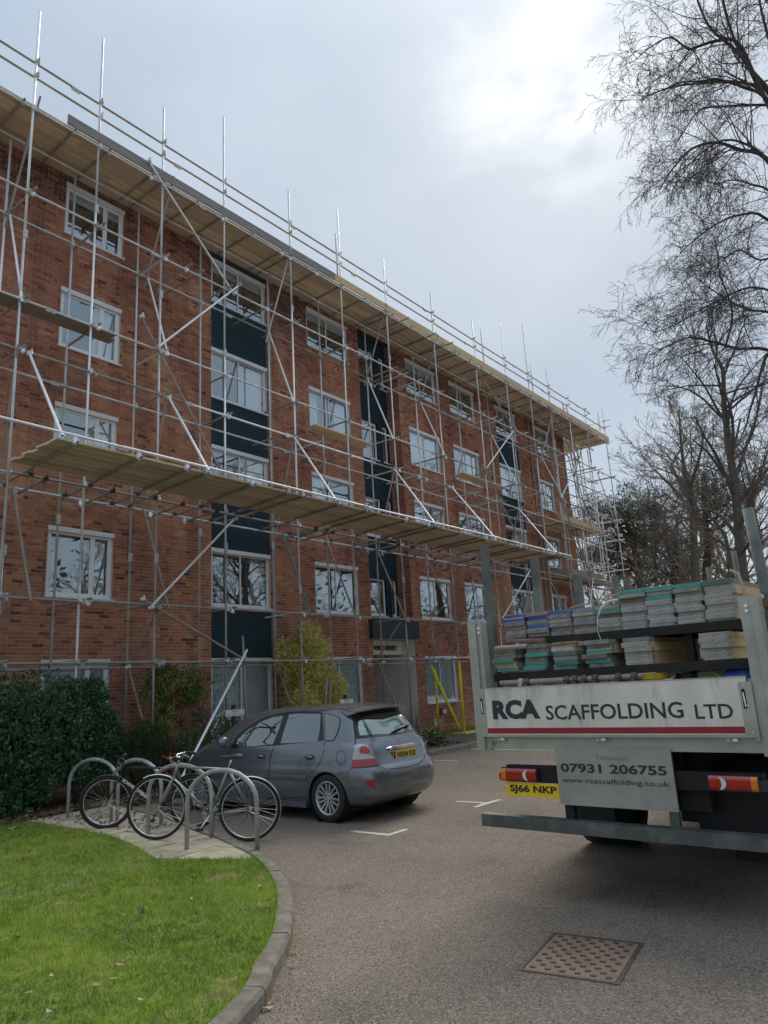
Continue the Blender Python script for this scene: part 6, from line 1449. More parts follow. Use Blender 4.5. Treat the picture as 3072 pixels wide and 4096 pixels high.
def band_mesh(k):
    if k in BM: return BM[k]
    mb = MB(); c = .014; e = .0025; m = bandmat(k)
    pts = [(-e, .06), (-e, c), (c, -e), (WB_ - c, -e), (WB_ + e, c), (WB_ + e, .06)]; vs = [(x, y, z) for z in (.005, TB_ - .005) for x, y in pts]; n = len(pts)
    mb.add(vs, [(i, i + 1, n + i + 1, n + i) for i in range(n - 1)], m)
    if k not in ('wood', 'cream'):
        for q in range(9):
            x = .022 + q * .0225
            for z in (.011, .024): 
                if (q + (z > .02)) % 2: continue
                mb.box((x - .006, -e - .0006, z), (x + .006, -e + .001, z + .0028), M_SLOT)
    BM[k] = mb.mesh('end_band'); return BM[k]
ORD = ['bottom', 'second', 'third', 'fourth', 'fifth', 'sixth', 'seventh', 'eighth', 'ninth', 'tenth']
COLN = {'blue': 'blue', 'grey': 'grey', 'pale': 'pale grey', 'red': 'worn red', 'dark': 'dark grey', 'purple': 'purplish grey', 'teal': 'teal', 'tealw': 'worn teal', 'wood': 'bare brown wood', 'yellow': 'yellow', 'new': 'new steel', 'cream': 'cream', 'dkteal': 'dark teal', 'greyblue': 'grey-blue'}
BLK = []
def stack(u, v, zb_, cols_, where, woodk=0, jit=.012):
    jit *= 1.35
    n = len(cols_)
    for i, k in enumerate(reversed(cols_)):
        z = zb_ + i * (TB_ + .0006); me_ = BMESH[2 if (k == 'new' and woodk == 2) else (1 if k in ('new',) else random.choice([0, 0, 1]))]
        loc = Vector((u + random.uniform(-jit, jit), v + random.uniform(-jit * 2, jit * 2), z)); W_ = truck_mat @ loc
        o = link('scaffold_board', me_, None); o.location = W_; o.rotation_euler = (0, random.uniform(-.003, .003), TRZ + random.uniform(-.006, .006))
        pos = 'top' if i == n - 1 else ORD[i]
        lab = f"{COLN[k]}-ended board, {pos if pos in ('top', 'bottom') else pos + ' from bottom'} in {where}"
        tag(o, lab, 'scaffold board', 'scaffold boards stacked on the truck rack'); link('end_band', band_mesh(k), o)
truck_mat = Matrix.Translation(PLt) @ Matrix.Rotation(TRZ, 4, 'Z')
UZ = lambda u: 2.075 - .019 * u
stack(-.005, .50, UZ(0), ['blue', 'blue', 'grey', 'red', 'pale', 'grey'], 'leftmost upper stack', jit=.006)
stack(.232, .50, UZ(.2), ['red', 'blue', 'grey', 'blue', 'grey', 'red'], 'second upper stack from the left', jit=.006)
stack(.468, .50, UZ(.5), ['blue', 'grey', 'pale', 'grey', 'dark', 'grey'], 'third upper stack from the left', jit=.006)
stack(.702, .50, UZ(.7), ['greyblue', 'pale', 'grey', 'purple', 'dark', 'grey'], 'fourth upper stack from the left', jit=.006)
stack(.932, .50, UZ(.9), ['tealw', 'teal', 'wood', 'tealw', 'pale', 'grey'], 'fifth upper stack from the left', jit=.006)
stack(1.163, .48, UZ(1.15), ['teal', 'tealw', 'wood'] + ['new'] * 6, 'first tall upper stack', jit=.010)
stack(1.392, .48, UZ(1.4), ['teal', 'tealw', 'teal'] + ['new'] * 6, 'second tall upper stack', jit=.010)
stack(1.622, .48, UZ(1.6), ['teal', 'grey'] + ['new'] * 7, 'third tall upper stack', jit=.010)
stack(1.862, .48, UZ(1.85), ['dkteal'] + ['new'] * 8, 'rightmost tall upper stack', 2, jit=.008)
LZ_ = lambda u: 1.776 - .02 * u
stack(-.02, .28, LZ_(0), ['grey', 'wood', 'dark', 'teal', 'yellow', 'teal'], 'leftmost lower stack', jit=.014)
stack(.295, .28, LZ_(.3), ['dark', 'grey', 'teal', 'grey', 'teal', 'teal'], 'second lower stack from the left', jit=.016)
stack(.585, .28, LZ_(.6), ['wood', 'cream', 'dkteal', 'tealw', 'dkteal', 'teal'], 'third lower stack from the left', jit=.014)
stack(.885, .28, LZ_(.9), ['grey', 'grey', 'teal', 'wood', 'teal', 'grey'], 'fourth lower stack from the left', jit=.016)
stack(1.235, .30, LZ_(1.2), ['dark', 'new', 'new', 'new', 'new', 'new'], 'middle clean lower stack', 2, jit=.018)
stack(1.83, .30, LZ_(1.8), ['new', 'new', 'new', 'new', 'new', 'new'], 'lower stack by the right post', 2, jit=.010)
# loose load in the bed
def onbed(name, mb, lab, cat, m=None, group=None, smooth=False):
    o = mb.build(name, m, None, smooth=smooth); o.matrix_world = truck_mat; o.location = PLt; o.rotation_euler = (0, 0, TRZ); return tag(o, lab, cat, group)
for (a, b, v, z, r, m, lab) in ((.02, .34, .26, 1.985, .022, M_GALV_D, 'short grey tube end poking out above the lower boards at the left'), (.08, 1.5, .20, 1.672, .0245, M_GALV_D, 'long grey tube lying across just above the tailboard')):
    mb = MB(); mb.tube((a, v, z), (b, v + .02, z), r, 12); 
    n = 12; ringv = [(a - .0005, v + rr * math.cos(t), z + rr * math.sin(t)) for rr in (r, r * .8) for t in [2 * math.pi * k / n for k in range(n)]]; mb.add(ringv, [(k, (k + 1) % n, n + (k + 1) % n, n + k) for k in range(n)]); 
    o = onbed('scaffold_tube', mb, lab, 'scaffold tube', m, 'tubes on the truck'); q = MB(); q.tube((a - .001, v, z), (a + .01, v, z), r * .8, 12); q.build('tube_bore', M_CHAS, o)
ORDT = ['first', 'second', 'third', 'fourth', 'fifth', 'sixth', 'seventh', 'eighth', 'ninth', 'tenth', 'eleventh', 'twelfth', 'thirteenth', 'fourteenth', 'fifteenth', 'sixteenth']
for i in range(16):
    v = .5 + (i % 4) * .5; u = .1 + i * .085; mb = MB(); mb.tube((u, v, 1.24 + (i % 3) * .06), (u + random.uniform(-.04, .04), v + 1.6, 1.56 + random.uniform(0, .05)), .024, 8); onbed('scaffold_tube', mb, f'grey tube in the truck bed, {ORDT[i]} from the left in the bundle', 'scaffold tube', M_GALV_D, 'bundle of tubes in the truck bed')
ORDC = ['first', 'second', 'third', 'fourth', 'fifth', 'sixth', 'seventh', 'eighth']
for i, (u, m) in enumerate(((.30, M_COUP), (.36, M_COUP_D), (.74, M_COUP_D), (.82, M_COUP_D), (.90, M_COUP_D), (1.0, M_COUP_D), (1.2, M_COUP_D), (1.33, M_COUP_D))):
    mb = MB(); mb.path([(u - .022, .20, 1.672), (u + .022, .20, 1.672)], [.036, .036], 10); mb.box((u - .015, .15, 1.62), (u + .015, .19, 1.66)); mb.tube((u, .16, 1.64), (u, .14, 1.60), .01, 6); onbed('coupler', mb, f'steel coupler hanging on the long tube above the tailboard, {ORDC[i]} from the left', 'coupler', m, 'couplers on the long truck tube')
mb = MB(); L_ = [(.115, 1.42), (.125, 1.5), (.150, 1.60), (.165, 1.66), (.168, 1.70)]; n = 28
for k in range(14): L_.insert(1 + k, (.116 + k * .0025 + (.004 if k % 2 else 0), 1.43 + k * .018))
L_ = sorted(L_, key=lambda t: t[1]); vs = [(1.45 + r * .72 * math.cos(t), .30 + r * .72 * math.sin(t), z - .01) for r, z in L_ for t in [2 * math.pi * k / n for k in range(n)]]
mb.add(vs, [(i * n + k, i * n + (k + 1) % n, (i + 1) * n + (k + 1) % n, (i + 1) * n + k) for i in range(len(L_) - 1) for k in range(n)]); mb.add([(1.45, .30, 1.42)] + vs[:n], [(0, 1 + (k + 1) % n, 1 + k) for k in range(n)])
onbed('basket', mb, 'ribbed yellow plastic tub standing behind the tailboard', 'tub', mat('yellow_plastic', (.62, .42, .02), (.5, .33, .02), rough=.45))
mb = MB(); mb.path([(1.66, .42, 1.25), (1.665, .42, 1.55), (1.67, .42, 1.675)], [.075, .085, .09], 20); onbed('black_bin', mb, 'black round bin between the yellow tub and the grey sheet', 'bin', M_BLACKP)
mb = MB(); mb.box((1.75, .40, 1.25), (1.97, .425, 1.68)); mb.box((1.755, .39, 1.60), (1.77, .40, 1.675)); onbed('grey_sheet', mb, 'pale grey scuffed sheet standing upright in the truck bed', 'sheet', mat('scuffed_sheet', (.42, .41, .37), (.3, .29, .26), rough=.8, scale=12, stretch=(6, 6, 1), c3=(.7, .68, .6), c3scale=14, c3amt=.7))
mb = MB(); mb.path([(1.98, .34, 1.625), (2.0, .34, 1.625), (2.13, .33, 1.632), (2.145, .33, 1.632)], [.060, .066, .064, .058], 22); onbed('blue_drum', mb, 'bright blue plastic drum lying behind the right end of the tailboard', 'drum', mat('blue_plastic', (.03, .08, .52), (.04, .10, .45), rough=.4, c3=(.2, .3, .6), c3scale=8, c3amt=.4), smooth=True)
mb = MB(); mb.path([(1.86, .36, 1.69), (1.90, .345, 1.66), (1.93, .34, 1.64), (1.965, .335, 1.60)], [.006, .011, .010, .008], 6); onbed('yellow_strap', mb, 'yellow webbing strap hanging beside the blue drum', 'strap', mat('yellow_web', (.55, .52, .08), rough=.7))
mb = MB()
for k in range(7): mb.cbox((1.56 + .03 * k * .5, .18 + .01 * (k % 3), 1.595 + .012 * (k % 4)), (.05, .04, .022), None, Matrix.Rotation(.0, 4, 'Z'))
onbed('white_bag', mb, 'crumpled white plastic bag right of the yellow tub', 'bag', mat('white_bag', (.8, .8, .82), (.6, .6, .65), rough=.35))
M_STRAP = mat('white_strap', (.78, .76, .68), (.6, .58, .5), rough=.6)
mb = MB(); mb.path([(1.16, .47, 2.32), (1.09, .43, 2.31), (1.03, .40, 2.26), (1.0, .38, 2.18), (.99, .37, 2.10), (1.0, .36, 2.03), (1.02, .36, 1.97)], [.012, .012, .010, .004, .003, .003, .003], 6); onbed('strap', mb, 'white plastic strap curling down in front of the teal-ended upper stack', 'strap', M_STRAP)
mb = MB(); mb.path([(.18, .26, 1.97), (.20, .30, 1.99), (.235, .34, 2.03), (.26, .36, 2.045)], [.008, .009, .008, .006], 6); onbed('strap', mb, 'short white strap over the rusty tube at the left', 'strap', M_STRAP)
mb = MB(); mb.path([(.70, .50, 2.30), (.95, .48, 2.33), (1.2, .47, 2.375)], .005, 5); onbed('rope', mb, 'thin pale rope stretched across the upper left stacks', 'rope', mat('rope', (.45, .38, .28), rough=.8))
mb = MB(); mb.path([(2.10, .45, 2.44), (2.16, .44, 2.40), (2.18, .42, 2.30), (2.19, .40, 2.18)], [.011, .011, .01, .009], 6); onbed('rope', mb, 'rope looped over the rightmost tall stack beside the right post', 'rope', MATS['rope'])
mb = MB(); mb.tube((2.50, .5, 2.42), (2.45, 4.5, 2.42), .03, 10); onbed('scaffold_tube', mb, 'grey tube along the right side of the rack at the edge of the photo', 'scaffold tube', M_GALV, 'tubes on the truck')
mb = MB(); mb.tube((2.42, .28, 1.7), (2.40, .28, 2.15), .04, 12, M_STAKE); mb.cbox((2.38, .26, 2.16), (.09, .09, .10), M_COUP_D); mb.disc_prism((2.345, .22, 2.19), (0, 1, 0), .02, .03, 10, M_COUP); mb.cbox((2.39, .26, 2.06), (.10, .08, .04), M_COUP_D); onbed('side_clamp', mb, 'dark clamp and green stub tube fixed at the right rear post', 'clamp')
mb = MB(); mb.cbox((2.2, 4, 2.26), (.2, 3, .3)); 
# footpath signs
M_SGN = mat('sign_white', (.66, .67, .66), (.55, .56, .55), rough=.5)
def fsign(px0, px1, py0, py1, y, lab, full=True):
    def onY(px, py): r = ray(px, py); t = y / r[1]; return Vector((r[0] * t, y, EYE + r[2] * t))
    a, b = onY(px0, py1), onY(px1, py0); cx_ = (a.x + b.x) / 2; w = (b.x - a.x); z0 = onY((px0 + px1) / 2, py1).z; z1 = onY((px0 + px1) / 2, py0).z
    root = thing('footpath_sign', lab, 'sign', (cx_, y, 0), 0, 'small white signs on black posts')
    mb = MB(); mb.box((-w / 2, -.012, z0), (w / 2, 0, z1)); po = mb.build('sign_panel', M_SGN, root)
    h = z1 - z0; mb = MB(); bars(mb, -w / 2 + .006, w / 2 - .006, z0 + .006, z1 - .006, -.0128, -.012, .002); mb.build('border', M_LETTER, po)
    mb = MB(); mb.merge(text_mb('DO NOT', w=w * .34, h=h * .22, depth=.001, bold=.02), frame((0, -.0125, z0 + h * .70), (1, 0, 0), (0, 0, 1))); mb.merge(text_mb('park over the footpath', w=w * .84, h=h * .22, depth=.001, bold=.0), frame((0, -.0125, z0 + h * .30), (1, 0, 0), (0, 0, 1))); mb.build('lettering', M_LETTER, po)
    mb = MB(); mb.box((-.04, .001, 0), (.03, .05, z1 + .09)); mb.build('post', M_BLACKP, root)
fsign(901, 975, 2838, 2864, 11.2, 'small white sign reading DO NOT park over the footpath, left of the car')
fsign(1360, 1411, 2796, 2822, 11.2, 'small white sign on a black post just showing above the car roof')
# ================================================================== shrubs
def tips_leaves(pts, dirs, size, r, tone0=.5, tvar=.25, narrow=.42, seed=0):
    """one folded leaf (4 verts, 2 tris each side of the midrib) per point"""
    n = len(pts); d = dirs / (np.linalg.norm(dirs, axis=1)[:, None] + 1e-9)
    rnd = r.normal(size=(n, 3)); s = np.cross(d, rnd); s /= (np.linalg.norm(s, axis=1)[:, None] + 1e-9); u = np.cross(s, d)
    L = size * r.uniform(.6, 1.25, n)[:, None]; W = L * narrow
    V = np.stack([pts, pts + d * L * .5 + s * W * .5 + u * L * .06, pts + d * L, pts + d * L * .5 - s * W * .5 + u * L * .06], 1)
    F = np.arange(n)[:, None] * 4; T = np.concatenate([F + np.array([[0, 1, 2]]), F + np.array([[0, 2, 3]])], 0)
    tone = np.clip(tone0 + r.normal(0, tvar, n), 0, 1); return V.reshape(-1, 3), T, np.repeat(tone, 4)
def blob_points(r, n, c, rad, lumps=14, shell=.55, ground=True, lump_r=.42, fill=0.25):
    c = np.array(c); rad = np.array(rad); C_ = []
    for k in range(lumps):
        v = r.normal(size=3); v /= np.linalg.norm(v); C_.append(c + v * rad * r.uniform(.45, .82))
    C_ = np.array([p for p in C_] + [c]); P = []; D = []
    while len(P) < n:
        k = r.integers(0, len(C_)); v = r.normal(size=3); v /= np.linalg.norm(v); q = r.uniform(shell, 1.0) if r.random() > fill else r.uniform(.2, 1)
        R_ = rad * lump_r * (1.5 if k == len(C_) - 1 else 1); p = C_[k] + v * R_ * q
        if ground and p[2] < .1: continue
        P.append(p); D.append(v + np.array([0, 0, .45]) + r.normal(size=3) * .5)
    return np.array(P), np.array(D)
def whorls(P, D, r, k, spread=.6, step=.02):
    """leaves sit in small whorls on shoots"""
    PP = np.repeat(P, k, 0) + r.normal(size=(len(P) * k, 3)) * step; DD = np.repeat(D, k, 0); DD = DD / (np.linalg.norm(DD, axis=1)[:, None] + 1e-9) + r.normal(size=DD.shape) * spread
    return PP, DD
def stems(root, base, tops, r0, m, r, name='stem', wob=.05):
    mb = MB()
    for t in tops:
        t = Vector(t); b = Vector(base) + Vector((r.normal(0, .08), r.normal(0, .05), 0)); pts = [b.lerp(t, k / 5) + Vector(r.normal(size=3) * wob * (0 < k < 5)) for k in range(6)]; mb.path(pts, [r0 * (1 - .14 * k) for k in range(6)], 5)
    return mb.build(name, m, root)
M_BARK = mat('brown_bark', (.10, .075, .055), (.06, .045, .035), rough=.95, scale=20, bump=.6, bscale=60)
M_TWIG = mat('dark_twig', (.06, .048, .040), (.085, .07, .055), rough=.9); M_WOODT = mat('grey_brown_twig', (.20, .165, .135), (.26, .22, .18), rough=.9)
LAUR = attr_mat('viburnum_leaf', [(0, (.025, .055, .028)), (.5, (.055, .135, .06)), (.85, (.095, .22, .085)), (1, (.20, .25, .09))], rough=.42, bump=0, noise=.15, spec=.5, trans=.2)
YEW = attr_mat('yew_leaf', [(0, (.010, .026, .012)), (.6, (.03, .075, .025)), (1, (.09, .14, .04))], rough=.55, bump=0, noise=.15, trans=.2)
PHOT = attr_mat('photinia_leaf', [(0, (.08, .12, .03)), (.5, (.18, .23, .06)), (.88, (.30, .32, .10)), (.94, (.50, .08, .05)), (1, (.5, .10, .06))], rough=.4, bump=0, noise=.15, trans=.25)
VARI = attr_mat('variegated_leaf', [(0, (.18, .22, .05)), (.3, (.44, .44, .10)), (.65, (.74, .68, .20)), (1, (.88, .82, .42))], rough=.45, bump=0, noise=.2, trans=.45)
IVY = attr_mat('ivy_leaf', [(0, (.03, .05, .02)), (.6, (.09, .13, .05)), (.9, (.22, .25, .14)), (1, (.5, .5, .4))], rough=.5, bump=0, noise=.2, trans=.15)
def shrub(name, lab, c, rad, n, size, m, seed, k=5, tone=.5, tvar=.22, narrow=.42, lumps=16, extra=None, group=None, nst=8, lump_r=.42, spread=.6):
    r = np.random.default_rng(seed); root = thing(name, lab, 'shrub', (0, 0, 0), 0, group); P, D = blob_points(r, n // k, c, rad, lumps, lump_r=lump_r)
    if extra:
        for (c2, r2, n2) in extra: P2, D2 = blob_points(r, n2 // k, c2, r2, 8, lump_r=lump_r); P = np.concatenate([P, P2]); D = np.concatenate([D, D2])
    P, D = whorls(P, D, r, k, spread, size * .35); P[:, 2] = np.maximum(P[:, 2], .09); P[:, 1] = np.minimum(P[:, 1], 13.70)
    V, T, tn = tips_leaves(P, D, size, r, tone, tvar, narrow); tag(link('foliage', raw_mesh('foliage', V, T, m, tn), root), kind='stuff')
    c = np.array(c); tops = [c + r.normal(size=3) * np.array(rad) * .4 for _ in range(nst)]; stems(root, (c[0], c[1], .08), tops, .02, M_BARK, r); return root
shrub('evergreen_shrub', 'very large dense dark green evergreen bush filling the left edge below the first lift', (5.2, 12.25, 1.05), (1.95, .95, 1.28), 30000, .085, LAUR, 31, k=6, tone=.48, tvar=.2, lumps=34, lump_r=.34, nst=16, extra=[((7.0, 12.3, 1.62), (.85, .6, .85), 12000), ((7.15, 12.2, .8), (.75, .5, .7), 5000), ((4.4, 12.2, 1.75), (1.3, .7, .70), 6000), ((5.9, 11.9, .5), (1.1, .55, .55), 5000)])
shrub('yew_shrub', 'low dark green feathery shrub right of the big bush, behind the cycle stands', (8.0, 12.1, .62), (.85, .6, .66), 15000, .05, YEW, 32, k=8, narrow=.2, tone=.5, lumps=14, spread=.5)
r_ = np.random.default_rng(5)
shrub('photinia_shrub', 'slender young shrub with olive leaves and a few red tips against the brick wall', (9.15, 12.7, 1.85), (.75, .35, .62), 2300, .12, PHOT, 33, k=6, narrow=.34, tone=.48, tvar=.25, lumps=16, lump_r=.40, nst=5, extra=[((8.6, 12.6, 1.2), (.42, .3, .4), 600)])
shrub('evergreen_shrub', 'round mid green bush behind the black signpost', (9.45, 11.95, .70), (1.05, .55, .68), 9000, .062, LAUR, 34, k=6, tone=.62, tvar=.22, lumps=18)
shrub('variegated_shrub', 'tall yellow-green variegated bush rising behind the car roof', (13.40, 13.0, 1.75), (1.12, .66, 1.50), 23000, .082, VARI, 35, k=6, narrow=.38, tvar=.24, lumps=30, lump_r=.36, tone=.66, extra=[((13.35, 13.0, 2.75), (.6, .4, .55), 4200), ((13.9, 12.9, 1.6), (.7, .5, .9), 4500)])
shrub('ivy_ground_cover', 'low mound of pale-edged ivy beside the kerb right of the car', (15.6, 11.45, .18), (1.15, .55, .34), 7000, .06, IVY, 36, k=4, narrow=.8, tone=.55, tvar=.25, lumps=18, nst=4)
shrub('ivy_ground_cover', 'patch of creeping ivy at the foot of the porch wall', (15.2, 12.7, .25), (1.3, .8, .38), 6000, .06, IVY, 37, k=4, narrow=.7, tone=.35, tvar=.2, lumps=18, nst=4)
# bare twisted shrubs and general branch growth
def grow(out, p, d, L, rad, lvl, prm, r):
    """recursive branch; out collects (points, radii, level)"""
    n = prm['seg'][min(lvl, len(prm['seg']) - 1)]; pts = [p.copy()]; q = p.copy(); dd = d / np.linalg.norm(d); step = L / n
    wig = prm['wig'][min(lvl, len(prm['wig']) - 1)]; grav = prm['grav'][min(lvl, len(prm['grav']) - 1)]
    for k in range(n):
        dd = dd + r.normal(size=3) * wig + np.array([0, 0, grav]) * (k + 1) / n; dd /= np.linalg.norm(dd); q = q + dd * step; pts.append(q.copy())
    rt = prm.get('taper', .35); rads = [rad * (1 - (1 - rt) * k / n) for k in range(n + 1)]; out.append((np.array(pts), rads, lvl))
    if lvl >= prm['levels']: return
    nc = prm['kids'][min(lvl, len(prm['kids']) - 1)]; nc = max(1, int(round(nc * r.uniform(.75, 1.25))))
    for k in range(nc):
        t = prm.get('start', .2) + (1 - prm.get('start', .2)) * (k + r.uniform(0, .9)) / nc; t = min(t, .99); f = t * n; i = int(f); pp = pts[i] + (pts[min(i + 1, n)] - pts[i]) * (f - i)
        ax = pts[min(i + 1, n)] - pts[max(i - 1, 0)]; ax /= np.linalg.norm(ax); v = r.normal(size=3); v -= ax * (v @ ax); v /= np.linalg.norm(v)
        if prm.get('plane') is not None and lvl < 1: v = v * 1.0
        a = R(prm['ang'][min(lvl, len(prm['ang']) - 1)] * r.uniform(.65, 1.3)); nd = ax * math.cos(a) + v * math.sin(a); nd[2] += prm['lift'][min(lvl, len(prm['lift']) - 1)]
        LL = L * prm['len'][min(lvl, len(prm['len']) - 1)] * r.uniform(.6, 1.15) * (1.15 - .55 * t); rr = rads[min(i, n)] * prm.get('rk', .55) * r.uniform(.7, 1)
        grow(out, pp, nd, LL, max(rr, prm['rmin']), lvl + 1, prm, r)
def tubes_mesh(name, branches, m, rmin=0.0, sides=(7, 5, 4, 3, 3)):
    """all branches of one level set joined; fast numpy tubes"""
    Vs, Fs, k0 = [], [], 0
    groups = {}
    for pts, rads, lvl in branches: groups.setdefault((len(pts), sides[min(lvl, len(sides) - 1)]), []).append((pts, rads))
    for (k, n), lst in groups.items():
        P = np.array([a for a, _ in lst]); Rr = np.maximum(np.array([b for _, b in lst]), rmin); B = len(P)
        T = np.empty_like(P); T[:, 1:-1] = P[:, 2:] - P[:, :-2]; T[:, 0] = P[:, 1] - P[:, 0]; T[:, -1] = P[:, -1] - P[:, -2]; T /= (np.linalg.norm(T, axis=2)[..., None] + 1e-12)
        ref = np.where(np.abs(T[:, :1, 2:3]) < .9, np.array([[[0, 0, 1.0]]]), np.array([[[1.0, 0, 0]]])); ref = np.broadcast_to(ref, T.shape)
        A = np.cross(T, ref); A /= (np.linalg.norm(A, axis=2)[..., None] + 1e-12); Bv = np.cross(T, A); ang = np.arange(n) * 2 * np.pi / n
        V = P[:, :, None, :] + Rr[:, :, None, None] * (np.cos(ang)[None, None, :, None] * A[:, :, None, :] + np.sin(ang)[None, None, :, None] * Bv[:, :, None, :])
        i = np.arange(k - 1)[:, None] * n; j = np.arange(n)[None, :]; f = np.stack([i + j, i + (j + 1) % n, i + n + (j + 1) % n, i + n + j], 2).reshape(-1, 4)
        F = (np.arange(B)[:, None, None] * k * n + f[None]).reshape(-1, 4) + k0; Vs.append(V.reshape(-1, 3)); Fs.append(F); k0 += B * k * n
    return raw_mesh(name, np.concatenate(Vs), np.concatenate(Fs), m, smooth=True)
def bare_shrub(lab, base, h, seed, prm, n=6, m=M_TWIG, spread=.5, cat='shrub'):
    r = np.random.default_rng(seed); out_ = []
    for k in range(n):
        d = np.array([r.normal(0, spread), r.normal(0, spread * .5), 1.0]); grow(out_, np.array(base, float) + np.array([r.normal(0, .08), r.normal(0, .05), 0]), d, h * r.uniform(.7, 1.05), .012, 0, prm, r)
    for pts, _, _ in out_: pts[:, 1] = np.minimum(pts[:, 1], 13.72)
    root = thing('bare_shrub', lab, cat, (0, 0, 0)); tag(link('twigs', tubes_mesh('twigs', out_, m), root), kind='stuff'); return root
TW = dict(levels=3, seg=[8, 7, 6, 4], wig=[.22, .3, .35, .4], grav=[-.03, -.02, 0, 0], kids=[6, 5, 4], ang=[45, 55, 60], lift=[.1, .1, 0], len=[.55, .6, .6], rmin=.0022, rk=.6)
bare_shrub('leafless contorted shrub with curly twigs in front of the blue brick strip', (10.3, 13.1, .1), 2.3, 41, TW, 6, spread=.42)
bare_shrub('small twiggy bush growing beside the porch just right of the car', (16.0, 12.9, .1), .95, 42, dict(TW, wig=[.12, .15, .2, .2], levels=2), 16, m=mat('pale_twig', (.16, .14, .09), (.1, .09, .05), rough=.9), spread=.55)
bare_shrub('thin leafless stems in front of the far porch bed by the yellow sleeves', (18.3, 13.3, .1), .95, 43, dict(TW, levels=2, wig=[.1, .12, .15, .2]), 10, m=MATS['pale_twig'], spread=.6)
bare_shrub('sparse dry twigs standing above the bush by the signpost', (9.6, 12.9, .1), 2.0, 45, dict(TW, wig=[.1, .15, .2, .2], levels=2), 5, m=M_TWIG, spread=.3)
# leaf litter along the hedge foot
r_ = np.random.default_rng(77); n = 2600; P = np.stack([r_.uniform(3.2, 8.6, n), 11.15 + np.abs(r_.normal(0, .35, n)), np.full(n, .112)], 1); k = r_.random(n) < .45; P[k, 0] = r_.uniform(14.2, 17, k.sum()); P[k, 1] = r_.uniform(10.75, 12.0, k.sum()); P[k, 2] = .135
k = r_.random(n) < .12; P[k, 0] = r_.uniform(5.6, 6.7, k.sum()); P[k, 1] = r_.uniform(8.5, 11.3, k.sum()); P[k, 2] = LZ + .01
D = np.stack([r_.normal(size=n), r_.normal(size=n), r_.normal(size=n) * .15], 1); V, T, tn = tips_leaves(P, D, .06, r_, .5, .3, .6)
o = link('leaf_litter', raw_mesh('leaf_litter', V, T, attr_mat('litter_leaf', [(0, (.05, .03, .02)), (.5, (.16, .09, .05)), (1, (.33, .22, .13))], rough=.85, bump=0, noise=.2), tn)); tag(o, kind='stuff')
# ================================================================== trees
M_BIRCH = mat('birch_bark_dark', (.075, .065, .060), (.045, .040, .038), rough=.9, scale=10, bump=.3, bscale=30); M_BTWIG = mat('birch_twig', (.085, .070, .070), (.11, .09, .085), rough=.85)
M_TRUNK = mat('mossy_bark', (.15, .13, .10), (.09, .08, .062), rough=.95, scale=8, bump=.6, bscale=25, c3=(.13, .15, .07), c3scale=3, c3amt=.5)
def px_limb(pts, d0, d1=None, jit=.0):
    d1 = d1 or d0; n = len(pts); return [np.array(at(x, y, d0 + (d1 - d0) * k / (n - 1))) for k, (x, y) in enumerate(pts)]
def limb_kids(out_, pl, rad0, rad1, prm, r, nk, first=.1):
    P = np.array([tuple(p) for p in smooth_line([Vector(p) for p in pl], 4)]); k = len(P); rads = [rad0 + (rad1 - rad0) * i / (k - 1) for i in range(k)]; out_.append((P, rads, 0)); Ltot = np.linalg.norm(P[1:] - P[:-1], axis=1).sum()
    for q in range(nk):
        t = first + (1 - first) * (q + r.uniform(0, .9)) / nk; f = min(t, .995) * (k - 1); i = int(f); pp = P[i] + (P[min(i + 1, k - 1)] - P[i]) * (f - i); ax = P[min(i + 1, k - 1)] - P[max(i - 1, 0)]; ax /= np.linalg.norm(ax); v = r.normal(size=3); v -= ax * (v @ ax); v /= np.linalg.norm(v)
        a = R(prm['ang'][0] * r.uniform(.5, 1.3)); nd = ax * math.cos(a) + v * math.sin(a); nd[2] += prm['lift'][0]; grow(out_, pp, nd, prm['L0'] * r.uniform(.55, 1.15) * (1.1 - .35 * t), max(rads[i] * .42, prm['rmin'] * 2), 1, prm, r)
# near birch: trunk outside the frame on the right, crown hanging in over the truck
BP = dict(levels=3, seg=[8, 8, 7, 5], wig=[.1, .13, .14, .16], grav=[0, -.10, -.16, -.20], kids=[7, 6, 5], ang=[55, 46, 42], lift=[.0, -.02, -.05], len=[.5, .55, .55], rmin=.0024, rk=.5, L0=1.2, taper=.3)
r = np.random.default_rng(51); birch = thing('birch_tree', 'large leafless birch whose drooping twigs hang in from the upper right corner', 'tree', (0, 0, 0)); D0 = 11.5; outb = []
tr0 = at(3420, 2500, 12.0); tr0.z = 0; trunk_pts = [np.array((tr0.x, tr0.y, -.1)), np.array(at(3400, 1900, 12.0)), np.array(at(3330, 1200, 11.9)), np.array(at(3230, 640, 11.8)), np.array(at(3100, 400, 11.7)), np.array(at(2960, 210, 11.6)), np.array(at(2880, -60, 11.5)), np.array(at(2840, -500, 11.5))]
